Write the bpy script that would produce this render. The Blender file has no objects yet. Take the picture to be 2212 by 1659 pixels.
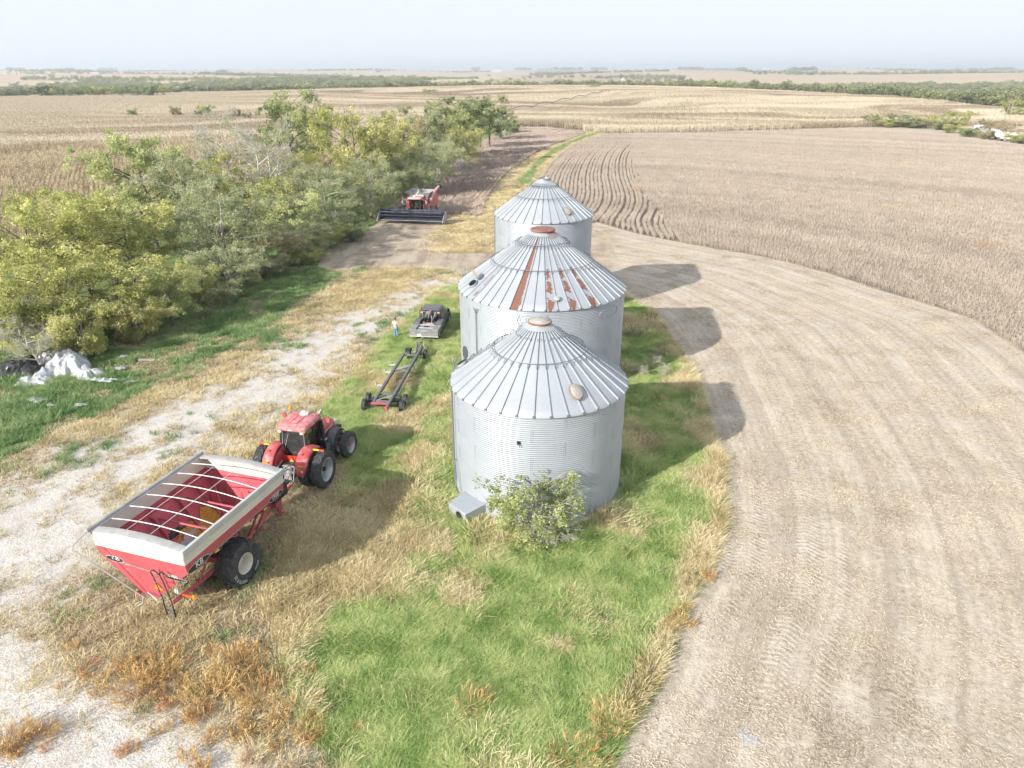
import bpy, bmesh, math, random
import numpy as np
from mathutils import Vector, Matrix, Euler

PI = math.pi
R = math.radians
random.seed(7)
rng = np.random.default_rng(7)
SC = bpy.context.scene
COL = SC.collection

# ------------------------------------------------------------------ camera
CAM_H = 20.0
PITCH = R(23.81)
cam_data = bpy.data.cameras.new('camera')
cam = bpy.data.objects.new('camera', cam_data)
COL.objects.link(cam)
cam.location = (0, 0, CAM_H)
cam.rotation_euler = (PI / 2 - PITCH, 0, 0)
cam_data.sensor_width = 36.0
cam_data.lens = 24.98
cam_data.clip_start = 0.5
cam_data.clip_end = 40000
SC.camera = cam

# ------------------------------------------------------------------ sky, sun, exposure
SUN_EL, SHADOW_AZ = R(26.0), R(47.0)      # shadows fall towards 47 degrees east of the view direction
world = bpy.data.worlds.new('World')
SC.world = world
world.use_nodes = True
wn = world.node_tree
wn.nodes.clear()
sky = wn.nodes.new('ShaderNodeTexSky')
sky.sky_type = 'NISHITA'
sky.sun_disc = False
sky.sun_elevation = SUN_EL
sky.sun_rotation = SHADOW_AZ + PI
sky.altitude = 1000
sky.air_density = 1.0
sky.dust_density = 3.0
sky.ozone_density = 1.0
veil = wn.nodes.new('ShaderNodeMix')      # thin even haze over the whole sky
veil.data_type = 'RGBA'
veil.inputs[0].default_value = 0.95
veil.inputs[7].default_value = (2.55, 2.76, 3.0, 1)
wn.links.new(sky.outputs[0], veil.inputs[6])
bgn = wn.nodes.new('ShaderNodeBackground')
bgn.inputs['Strength'].default_value = 0.10
won = wn.nodes.new('ShaderNodeOutputWorld')
wn.links.new(veil.outputs[2], bgn.inputs['Color'])
wn.links.new(bgn.outputs[0], won.inputs['Surface'])

sun_data = bpy.data.lights.new('sun', 'SUN')
sun_data.energy = 2.3
sun_data.angle = R(0.6)
sun_data.color = (1.0, 0.95, 0.87)
sun = bpy.data.objects.new('sun', sun_data)
COL.objects.link(sun)
to_sun = Vector((-math.sin(SHADOW_AZ) * math.cos(SUN_EL), -math.cos(SHADOW_AZ) * math.cos(SUN_EL), math.sin(SUN_EL)))
sun.rotation_euler = to_sun.to_track_quat('Z', 'Y').to_euler()
sun.location = (-60, -60, 80)

SC.view_settings.view_transform = 'Standard'
SC.view_settings.look = 'None'
SC.view_settings.exposure = 1.8
SC.view_settings.gamma = 1.0
SC.view_settings.use_curve_mapping = False
SC.render.engine = 'CYCLES'
cy = SC.cycles
cy.use_denoising = True
try:
    cy.denoiser = 'OPENIMAGEDENOISE'
except Exception:
    pass
cy.max_bounces = 4
cy.diffuse_bounces = 2
cy.glossy_bounces = 2
cy.transmission_bounces = 3
cy.transparent_max_bounces = 6
cy.volume_bounces = 0
cy.use_adaptive_sampling = True
cy.adaptive_threshold = 0.025
cy.caustics_reflective = False
cy.caustics_refractive = False

# ------------------------------------------------------------------ helpers
_F = 1735.0 * 2212 / 2500
def D(x, y, z=0.0):
    """Ground point (metres) surveyed from the aerial picture: picture offsets in a 2212 x 1659 raster to site coordinates."""
    s, c = math.sin(PITCH), math.cos(PITCH)
    dx, dy = x - 1106.0, y - 829.5
    t = (CAM_H - z) / (_F * s + dy * c)
    return (dx * t, (_F * c - dy * s) * t)

def DY(x, y, Y):
    """Site X and height of a top seen at raster offset x, y that stands at distance Y."""
    s, c = math.sin(PITCH), math.cos(PITCH)
    dx, dy = x - 1106.0, y - 829.5
    fw = _F * c - dy * s
    return dx / fw * Y, CAM_H - (_F * s + dy * c) / fw * Y

def sm(a, b, x):
    t = np.clip((x - a) / (b - a), 0, 1)
    return t * t * (3 - 2 * t)

def crest_line(x):
    return np.interp(x, [-700, -480, -420, -330, -150, 0, 60, 130, 165, 220, 270, 300, 420], [480, 510, 545, 610, 700, 760, 760, 715, 655, 590, 530, 430, 400])

def terrain(x, y):
    x = np.asarray(x, float); y = np.asarray(y, float)
    z = 5.6 * np.exp(-((x - 60) / 270) ** 2 - ((y - 660) / 200) ** 2)
    z = z - 1.2 * sm(150, 420, x) * sm(150, 330, y) * (1 - sm(500, 700, y))
    z = z - (9 - 2.5 * sm(60, 260, x)) * sm(0, 240, y - crest_line(x))
    z = z + 12 * sm(1050, 1900, y) + 14.5 * sm(1500, 6000, y) + 6 * sm(1200, 3000, y) * np.sin(x / 610 + 1.3) * np.sin(y / 830)
    z = z + sm(900, 1600, y) * (1 - sm(4200, 6500, y)) * (6.0 * np.sin(x / 360 + y / 410) + 3.6 * np.sin(x / 190 - y / 260 + 2))
    return z

def tz(x, y):
    return float(terrain(x, y))

class NT:
    """Small node-tree writer."""
    def __init__(s, name):
        s.m = bpy.data.materials.new(name)
        s.m.use_nodes = True
        s.t = s.m.node_tree
        s.t.nodes.clear()
        s.out = s.t.nodes.new('ShaderNodeOutputMaterial')
    def n(s, typ, ins=None, **props):
        nd = s.t.nodes.new(typ)
        for k, v in props.items():
            setattr(nd, k, v)
        for k, v in (ins or {}).items():
            s.put(nd.inputs[k], v)
        return nd
    def put(s, sock, v):
        if isinstance(v, bpy.types.NodeSocket):
            s.t.links.new(v, sock)
        elif v is not None:
            if hasattr(sock.default_value, '__len__') and not hasattr(v, '__len__'):
                v = (v,) * len(sock.default_value)
            if hasattr(v, '__len__') and len(v) == 3 and len(sock.default_value) == 4:
                v = (*v, 1)
            sock.default_value = v
    def math(s, op, a, b=None, c=None, clamp=False):
        nd = s.t.nodes.new('ShaderNodeMath')
        nd.operation = op
        nd.use_clamp = clamp
        for i, v in enumerate((a, b, c)):
            if v is not None:
                s.put(nd.inputs[i], v)
        return nd.outputs[0]
    def vmath(s, op, a, b=None, scale=None):
        nd = s.t.nodes.new('ShaderNodeVectorMath')
        nd.operation = op
        s.put(nd.inputs[0], a)
        if b is not None:
            s.put(nd.inputs[1], b)
        if scale is not None:
            s.put(nd.inputs['Scale'], scale)
        return nd.outputs['Value'] if op in ('LENGTH', 'DOT_PRODUCT', 'DISTANCE') else nd.outputs[0]
    def mix(s, f, a, b, bt='MIX'):
        nd = s.t.nodes.new('ShaderNodeMix')
        nd.data_type = 'RGBA'
        nd.blend_type = bt
        nd.clamp_factor = True
        s.put(nd.inputs[0], f); s.put(nd.inputs[6], a); s.put(nd.inputs[7], b)
        return nd.outputs[2]
    def noise(s, vec, scale, detail=3, rough=0.55, dist=0.0, col=False):
        nd = s.t.nodes.new('ShaderNodeTexNoise')
        if vec is not None:
            s.put(nd.inputs['Vector'], vec)
        s.put(nd.inputs['Scale'], scale); s.put(nd.inputs['Detail'], detail)
        s.put(nd.inputs['Roughness'], rough); s.put(nd.inputs['Distortion'], dist)
        return nd.outputs['Color' if col else 'Fac']
    def ramp(s, f, stops, interp='LINEAR'):
        nd = s.t.nodes.new('ShaderNodeValToRGB')
        cr = nd.color_ramp
        cr.interpolation = interp
        while len(cr.elements) < len(stops):
            cr.elements.new(0.5)
        for e, (p, c) in zip(cr.elements, stops):
            e.position = p
            e.color = (*c, 1) if len(c) == 3 else c
        s.put(nd.inputs[0], f)
        return nd.outputs[0]
    def ss(s, x, a, b):
        nd = s.t.nodes.new('ShaderNodeMapRange')
        nd.interpolation_type = 'SMOOTHSTEP'
        nd.clamp = True
        s.put(nd.inputs[0], x); s.put(nd.inputs[1], a); s.put(nd.inputs[2], b)
        return nd.outputs[0]
    def attr(s, name):
        nd = s.t.nodes.new('ShaderNodeAttribute')
        nd.attribute_name = name
        return nd.outputs['Fac']
    def pos(s):
        return s.t.nodes.new('ShaderNodeNewGeometry').outputs['Position']
    def obj(s):
        return s.t.nodes.new('ShaderNodeTexCoord').outputs['Object']
    def rnd(s):
        return s.t.nodes.new('ShaderNodeObjectInfo').outputs['Random']
    def bump(s, h, strength=0.5, dist=0.05):
        nd = s.t.nodes.new('ShaderNodeBump')
        s.put(nd.inputs['Height'], h); s.put(nd.inputs['Strength'], strength); s.put(nd.inputs['Distance'], dist)
        return nd.outputs[0]
    def bsdf(s, col, rough=0.7, metal=0.0, normal=None, spec=0.3, **kw):
        p = s.t.nodes.new('ShaderNodeBsdfPrincipled')
        s.put(p.inputs['Base Color'], col); s.put(p.inputs['Roughness'], rough); s.put(p.inputs['Metallic'], metal)
        s.put(p.inputs['Specular IOR Level'], spec)
        if normal is not None:
            s.put(p.inputs['Normal'], normal)
        for k, v in kw.items():
            s.put(p.inputs[k], v)
        s.t.links.new(p.outputs[0], s.out.inputs['Surface'])
        return p

def paint(name, col, rough=0.5, metal=0.0, var=0.12, scale=2.5, spec=0.3, dust=0.0, dustcol=(0.42, 0.36, 0.29), bump=0.0):
    """Painted / worn surface: slow tone change, fine speckle and an uneven dust film."""
    t = NT(name)
    o = t.obj()
    a = t.noise(o, scale, 4, 0.6)
    b = t.noise(o, scale * 9, 3, 0.6)
    f = t.math('ADD', t.math('MULTIPLY', a, 0.7), t.math('MULTIPLY', b, 0.3))
    dk = tuple(max(0, c * (1 - var * 1.6)) for c in col)
    lt = tuple(min(1, c * (1 + var) + var * 0.02) for c in col)
    c = t.ramp(f, [(0.3, dk), (0.7, lt)])
    rr = t.math('ADD', t.math('MULTIPLY', b, 0.2), rough - 0.1)
    if dust > 0:
        d = t.ss(t.noise(o, scale * 1.7, 5, 0.65), 0.62 - dust * 0.4, 0.9 - dust * 0.3)
        d = t.math('MULTIPLY', d, min(1, dust * 1.6))
        c = t.mix(d, c, dustcol)
        rr = t.math('ADD', rr, t.math('MULTIPLY', d, 0.3), clamp=True)
    nrm = t.bump(b, bump, 0.02) if bump else None
    t.bsdf(c, rr, metal, nrm, spec)
    return t.m

def tag(o, label=None, cat=None, group=None, kind=None):
    if label: o['label'] = label
    if cat: o['category'] = cat
    if group: o['group'] = group
    if kind: o['kind'] = kind
    return o

def empty(name, loc=(0, 0, 0), rz=0.0, label=None, cat=None, group=None, scale=1.0):
    o = bpy.data.objects.new(name, None)
    COL.objects.link(o)
    o.location = loc
    o.rotation_euler = (0, 0, rz)
    o.scale = (scale,) * 3
    o.empty_display_size = 0.3
    return tag(o, label, cat, group)

def link(name, me, parent=None, loc=None, rot=None, scl=None):
    o = bpy.data.objects.new(name, me)
    COL.objects.link(o)
    if parent is not None:
        o.parent = parent
    if loc is not None: o.location = loc
    if rot is not None: o.rotation_euler = rot
    if scl is not None: o.scale = scl if hasattr(scl, '__len__') else (scl,) * 3
    return o

def copy_tree(o, parent=None):
    c = o.copy()
    COL.objects.link(c)
    c.parent = parent
    for ch in list(o.children):
        copy_tree(ch, c)
    return c

class MB:
    """Collects shapes and links them as one mesh."""
    def __init__(s):
        s.v = []; s.f = []
    def add(s, vs, fs, M=None):
        b = len(s.v)
        if M is not None:
            vs = [M @ Vector(p) for p in vs]
        s.v.extend([tuple(p) for p in vs])
        s.f.extend([tuple(i + b for i in f) for f in fs])
        return s
    def box(s, cx, cy, cz, sx, sy, sz, rot=None):
        hx, hy, hz = sx / 2, sy / 2, sz / 2
        vs = [(x, y, z) for z in (-hz, hz) for y in (-hy, hy) for x in (-hx, hx)]
        fs = [(0, 2, 3, 1), (4, 5, 7, 6), (0, 1, 5, 4), (2, 6, 7, 3), (0, 4, 6, 2), (1, 3, 7, 5)]
        M = Matrix.Translation((cx, cy, cz))
        if rot is not None:
            M = M @ Euler(rot).to_matrix().to_4x4()
        return s.add(vs, fs, M)
    def loft(s, rings, cap=True, closed=False):
        n = len(rings[0]); b = len(s.v)
        for r in rings:
            s.v.extend([tuple(p) for p in r])
        m = len(rings)
        for k in range(m if closed else m - 1):
            k2 = (k + 1) % m
            for i in range(n):
                j = (i + 1) % n
                s.f.append((b + k * n + i, b + k * n + j, b + k2 * n + j, b + k2 * n + i))
        if cap and not closed:
            s.f.append(tuple(b + i for i in range(n))[::-1])
            s.f.append(tuple(b + (m - 1) * n + i for i in range(n)))
        return s
    def sheet(s, rows):
        n = len(rows[0]); b = len(s.v)
        for r in rows:
            s.v.extend([tuple(p) for p in r])
        for k in range(len(rows) - 1):
            for i in range(n - 1):
                s.f.append((b + k * n + i, b + k * n + i + 1, b + (k + 1) * n + i + 1, b + (k + 1) * n + i))
        return s
    def tube(s, pts, r, n=6, cap=True, closed=False):
        pts = [Vector(p) for p in pts]
        m = len(pts)
        rr = r if hasattr(r, '__len__') else [r] * m
        rings = []
        up = None
        for i, p in enumerate(pts):
            if closed:
                d = pts[(i + 1) % m] - pts[i - 1]
            else:
                d = pts[min(i + 1, m - 1)] - pts[max(i - 1, 0)]
            if d.length < 1e-9:
                d = Vector((0, 0, 1))
            d.normalize()
            if up is None:
                up = Vector((0, 0, 1)) if abs(d.z) < 0.9 else Vector((1, 0, 0))
            a = d.cross(up)
            if a.length < 1e-6:
                a = d.cross(Vector((0.3, 1, 0.2)))
            a.normalize()
            b = d.cross(a).normalized()
            up = -b if False else b.cross(d).cross(d) * -1 if False else up
            rings.append([p + (a * math.cos(2 * PI * k / n) + b * math.sin(2 * PI * k / n)) * rr[i] for k in range(n)])
        return s.loft(rings, cap, closed)
    def lathe(s, prof, n=24, axis='z', c=(0, 0, 0), cap=False):
        rings = []
        for r, h in prof:
            ring = []
            for k in range(n):
                a = 2 * PI * k / n
                u, w = r * math.cos(a), r * math.sin(a)
                p = (u, w, h) if axis == 'z' else ((h, u, w) if axis == 'x' else (w, h, u))
                ring.append((p[0] + c[0], p[1] + c[1], p[2] + c[2]))
            rings.append(ring)
        return s.loft(rings, cap)
    def prism(s, poly, plane, d0, d1):
        def m(p, d):
            return {'xy': (p[0], p[1], d), 'xz': (p[0], d, p[1]), 'yz': (d, p[0], p[1])}[plane]
        return s.loft([[m(p, d0) for p in poly], [m(p, d1) for p in poly]])
    def mesh(s, name, mat=None, ang=40):
        me = bpy.data.meshes.new(name)
        me.from_pydata(s.v, [], s.f)
        if ang is not None and len(s.f):
            bm = bmesh.new(); bm.from_mesh(me)
            bmesh.ops.recalc_face_normals(bm, faces=bm.faces)
            bm.to_mesh(me); bm.free()
            me.polygons.foreach_set('use_smooth', [True] * len(me.polygons))
            me.set_sharp_from_angle(angle=R(ang))
        if mat is not None:
            me.materials.append(mat)
        me.update()
        return me
    def build(s, name, mat=None, parent=None, bevel=0.0, ang=40, **kw):
        o = link(name, s.mesh(name, mat, ang), parent, **kw)
        if bevel:
            b = o.modifiers.new('bevel', 'BEVEL')
            b.width = bevel; b.segments = 2; b.limit_method = 'ANGLE'; b.angle_limit = R(40)
        return o

def np_mesh(name, V, F, mat=None, smooth=False):
    """Fast mesh from arrays; F is (n,3) or (n,4)."""
    me = bpy.data.meshes.new(name)
    V = np.asarray(V, np.float32); F = np.asarray(F, np.int32)
    k = F.shape[1]
    me.vertices.add(len(V)); me.vertices.foreach_set('co', V.ravel())
    me.loops.add(F.size); me.loops.foreach_set('vertex_index', F.ravel())
    me.polygons.add(len(F))
    me.polygons.foreach_set('loop_start', np.arange(0, F.size, k, dtype=np.int32))
    me.polygons.foreach_set('loop_total', np.full(len(F), k, np.int32))
    if smooth:
        me.polygons.foreach_set('use_smooth', np.ones(len(F), bool))
    me.update(calc_edges=True)
    if mat is not None:
        me.materials.append(mat)
    return me

def text_polys(txt, size):
    """Flat letter shapes (vertices, faces) of a text line, centred, from the built-in font."""
    cu = bpy.data.curves.new('lettering', 'FONT')
    cu.body = txt; cu.size = size; cu.align_x = 'CENTER'; cu.align_y = 'CENTER'; cu.offset = size * 0.012
    o = bpy.data.objects.new('lettering_tmp', cu)
    COL.objects.link(o)
    dg = bpy.context.evaluated_depsgraph_get()
    me = bpy.data.meshes.new_from_object(o.evaluated_get(dg))
    vs = [tuple(v.co) for v in me.vertices]
    fs = [tuple(p.vertices) for p in me.polygons]
    bpy.data.objects.remove(o)
    bpy.data.curves.remove(cu)
    bpy.data.meshes.remove(me)
    return vs, fs

def lettering(txt, size, fn, mat, parent, name='lettering'):
    vs, fs = text_polys(txt, size)
    mb = MB(); mb.add([fn(x, y) for x, y, _ in vs], fs)
    return mb.build(name, mat, parent, ang=None)

_sc_i = 0
def scatter(name, pts, rot, scl, protos, label, cat, tilt=None):
    """One 'stuff' object: proto meshes set out on surveyed points by geometry nodes."""
    global _sc_i
    _sc_i += 1
    pc = bpy.data.collections.new(name + '_kinds')
    for i, me in enumerate(protos):
        pc.objects.link(bpy.data.objects.new('%s_kind_%02d' % (name, i), me))
    n = len(pts)
    me = bpy.data.meshes.new(name)
    me.vertices.add(n)
    me.vertices.foreach_set('co', np.asarray(pts, np.float32).ravel())
    rv = np.zeros((n, 3), np.float32)
    rv[:, 2] = rot
    if tilt is not None:
        rv[:, :2] = tilt
    a = me.attributes.new('rot', 'FLOAT_VECTOR', 'POINT'); a.data.foreach_set('vector', rv.ravel())
    sv = np.asarray(scl, np.float32)
    if sv.ndim == 1:
        sv = np.repeat(sv[:, None], 3, 1)
    a = me.attributes.new('scl', 'FLOAT_VECTOR', 'POINT'); a.data.foreach_set('vector', sv.ravel())
    a = me.attributes.new('idx', 'INT', 'POINT'); a.data.foreach_set('value', rng.integers(0, len(protos), n).astype(np.int32))
    o = link(name, me)
    ng = bpy.data.node_groups.new(name + '_nodes', 'GeometryNodeTree')
    ng.interface.new_socket('Geometry', in_out='INPUT', socket_type='NodeSocketGeometry')
    ng.interface.new_socket('Geometry', in_out='OUTPUT', socket_type='NodeSocketGeometry')
    gi = ng.nodes.new('NodeGroupInput'); go = ng.nodes.new('NodeGroupOutput')
    ip = ng.nodes.new('GeometryNodeInstanceOnPoints')
    ci = ng.nodes.new('GeometryNodeCollectionInfo')
    ci.inputs['Collection'].default_value = pc
    ci.inputs['Separate Children'].default_value = True
    ci.inputs['Reset Children'].default_value = True
    def at(nm, ty):
        nd = ng.nodes.new('GeometryNodeInputNamedAttribute')
        nd.data_type = ty
        nd.inputs['Name'].default_value = nm
        return nd.outputs['Attribute']
    L = ng.links.new
    L(gi.outputs[0], ip.inputs['Points'])
    L(ci.outputs[0], ip.inputs['Instance'])
    ip.inputs['Pick Instance'].default_value = True
    L(at('idx', 'INT'), ip.inputs['Instance Index'])
    e2r = ng.nodes.new('FunctionNodeEulerToRotation')
    L(at('rot', 'FLOAT_VECTOR'), e2r.inputs[0])
    L(e2r.outputs[0], ip.inputs['Rotation'])
    L(at('scl', 'FLOAT_VECTOR'), ip.inputs['Scale'])
    L(ip.outputs[0], go.inputs[0])
    md = o.modifiers.new('scatter', 'NODES')
    md.node_group = ng
    return tag(o, label, cat, kind='stuff')

def in_poly(x, y, P):
    P = np.asarray(P, float)
    c = np.zeros(x.shape, bool)
    j = len(P) - 1
    for i in range(len(P)):
        xi, yi = P[i]; xj, yj = P[j]
        if yi != yj:
            c ^= ((yi > y) != (yj > y)) & (x < (xj - xi) * (y - yi) / (yj - yi) + xi)
        j = i
    return c

def line_dist(x, y, P, closed=False):
    P = np.asarray(P, float)
    d = np.full(x.shape, 1e9)
    for i in range(len(P) if closed else len(P) - 1):
        a, b = P[i], P[(i + 1) % len(P)]
        ab = b - a
        t = np.clip(((x - a[0]) * ab[0] + (y - a[1]) * ab[1]) / max(1e-9, ab @ ab), 0, 1)
        d = np.minimum(d, np.hypot(x - a[0] - t * ab[0], y - a[1] - t * ab[1]))
    return d

def sdist(x, y, P):
    d = line_dist(x, y, P, True)
    return np.where(in_poly(x, y, P), d, -d)

def smooth_line(P, n=6):
    """Catmull-Rom through the points."""
    P = [np.array(p, float) for p in P]
    out = []
    for i in range(len(P) - 1):
        p0, p1, p2, p3 = P[max(i - 1, 0)], P[i], P[i + 1], P[min(i + 2, len(P) - 1)]
        for k in range(n):
            t = k / n
            out.append(0.5 * (2 * p1 + (p2 - p0) * t + (2 * p0 - 5 * p1 + 4 * p2 - p3) * t * t + (3 * p1 - p0 - 3 * p2 + p3) * t ** 3))
    out.append(P[-1])
    return np.array(out)

def vnoise(x, y, s, seed=0):
    """Cheap smooth value noise, 0..1."""
    x = np.asarray(x) / s + seed * 17.31; y = np.asarray(y) / s - seed * 9.77
    xi = np.floor(x).astype(np.int64); yi = np.floor(y).astype(np.int64)
    fx = x - xi; fy = y - yi
    fx = fx * fx * (3 - 2 * fx); fy = fy * fy * (3 - 2 * fy)
    def h(a, b):
        n = (a * 374761393 + b * 668265263 + seed * 1442695) & 0x7fffffff
        n = ((n ^ (n >> 13)) * 1274126177) & 0x7fffffff
        return ((n ^ (n >> 16)) & 0xffff) / 65535.0
    return (h(xi, yi) * (1 - fx) + h(xi + 1, yi) * fx) * (1 - fy) + (h(xi, yi + 1) * (1 - fx) + h(xi + 1, yi + 1) * fx) * fy

# ------------------------------------------------------------------ site survey: outlines of ground cover, in metres
GRASS_EDGE = smooth_line([(-2.0, 6.0), (1.5, 12.5)] + [D(*p) for p in [(1310, 1659), (1350, 1580), (1400, 1490), (1440, 1420), (1470, 1330),
    (1500, 1280), (1545, 1210), (1562, 1120), (1560, 1000), (1545, 960), (1520, 880), (1490, 800), (1470, 760), (1440, 720), (1420, 690), (1385, 660)]]
    + [(10.0, 68.0), (5.0, 71.0), (-1.0, 69.0), (-4.5, 62.0)], 4)
ISLAND = [tuple(p) for p in GRASS_EDGE] + [D(*p) for p in [(985, 612), (930, 640), (880, 690), (830, 730), (790, 790), (730, 850), (690, 900),
    (720, 960), (760, 1030), (700, 1080), (600, 1200), (560, 1290), (600, 1400), (610, 1470), (690, 1600), (740, 1659)]] + [(-4.0, 9.0)]
SOY_EDGE = smooth_line([D(*p) for p in [(1290, 480), (1330, 492), (1400, 510), (1480, 525), (1560, 540), (1700, 565), (1850, 610), (1980, 650), (2100, 690), (2212, 760)]]
    + [(37, 40), (33, 28), (27, 15), (20, 3)], 4)
LANE_C = smooth_line([(-6, 84), (-5.0, 100), (-2.0, 112), (0.2, 125), (3.0, 153), (8.0, 186), (14.5, 215), (22.0, 240), (27.0, 254), (31, 268)], 5)
LANE_R = smooth_line([(9.5, 101), (4.3, 112), (3.6, 125), (6.2, 153), (11.0, 186), (17.5, 215), (24.5, 238), (30.3, 253.5)], 5)
LANE_L = smooth_line([(-4.5, 106), (-4.0, 123), (-1.5, 150), (3.6, 182), (11.0, 213), (18.5, 236), (25.0, 254)], 5)
SOY_FAR = [(30.3, 253.5), (62.5, 257.3), (98.5, 269.4), (130.7, 280), (140, 282)]
SOY_R = [tuple(p) for p in SOY_EDGE if p[1] > 45] + [(60, 48), (90, 70), (118, 120), (138, 165), (147, 205), (146, 230), (140, 256)] + SOY_FAR[-2::-1] + [tuple(p) for p in LANE_R[::-1]]
GREEN_EDGE = smooth_line([(-33, 22), (-30.5, 29), (-28.5, 34.4), (-27.5, 38), (-25.7, 41.6), (-23.8, 47.8), (-21, 55.8), (-20.1, 63.4), (-18.4, 71.3), (-18.6, 75),
    (-22.3, 79), (-21.8, 90.9), (-19.8, 99.8), (-19.3, 108.4), (-18.6, 123.2), (-15.3, 145.4), (-12.8, 186.5), (-7.5, 239.3), (0, 284)], 4)
SOY_L = [tuple(p) for p in GREEN_EDGE if p[1] > 113] + [(12.9, 282.7), (25.3, 267.3)] + [tuple(p) for p in LANE_L[::-1]] + [(-8, 108), (-14, 113)]
BELT_BACK = [(-95, 20), (-72, 40), (-62, 62), (-56, 86), (-50, 115), (-44, 150), (-36, 190), (-26, 240), (-12, 286), (0, 292)]
GREEN = [tuple(p) for p in GREEN_EDGE] + BELT_BACK[::-1] + [(-95, 10), (-40, 8)]
HARVEST = [tuple(p) for p in GREEN_EDGE if 76 < p[1] < 116] + [(-4, 116), (9, 103), (14, 98), (10, 66), (4, 72), (-3, 70), (-6, 75), (-12, 76.5)]
GRAVEL_C = smooth_line([D(*p) for p in [(960, 610), (900, 640), (800, 690), (700, 745), (600, 815), (480, 885), (350, 950), (220, 1020), (110, 1110), (0, 1210)]] + [(-30, 22), (-38, 16)], 5)
GRAVEL_S = [D(*p) for p in [(-60, 1330), (60, 1330), (150, 1420), (230, 1430), (330, 1480), (420, 1560), (560, 1600), (640, 1659)]] + [(-6, 11), (-12, 6), (-28, 6), (-34, 16)]
CORN_FRONT = [(-12, 288), (0.7, 290), (12.9, 283.5), (25.3, 268), (31, 256.5), (62.5, 260), (98.5, 272), (130.7, 283), (170, 292), (235, 300), (258, 322)]
CORN = CORN_FRONT + [(254, 366), (264, 440), (272, 520), (220, 585), (168, 650), (130, 730), (60, 765), (-100, 740), (-330, 615), (-420, 550), (-500, 505), (-420, 300), (-190, 150), (-120, 92), (-92, 72)] + BELT_BACK[2:-1]

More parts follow.
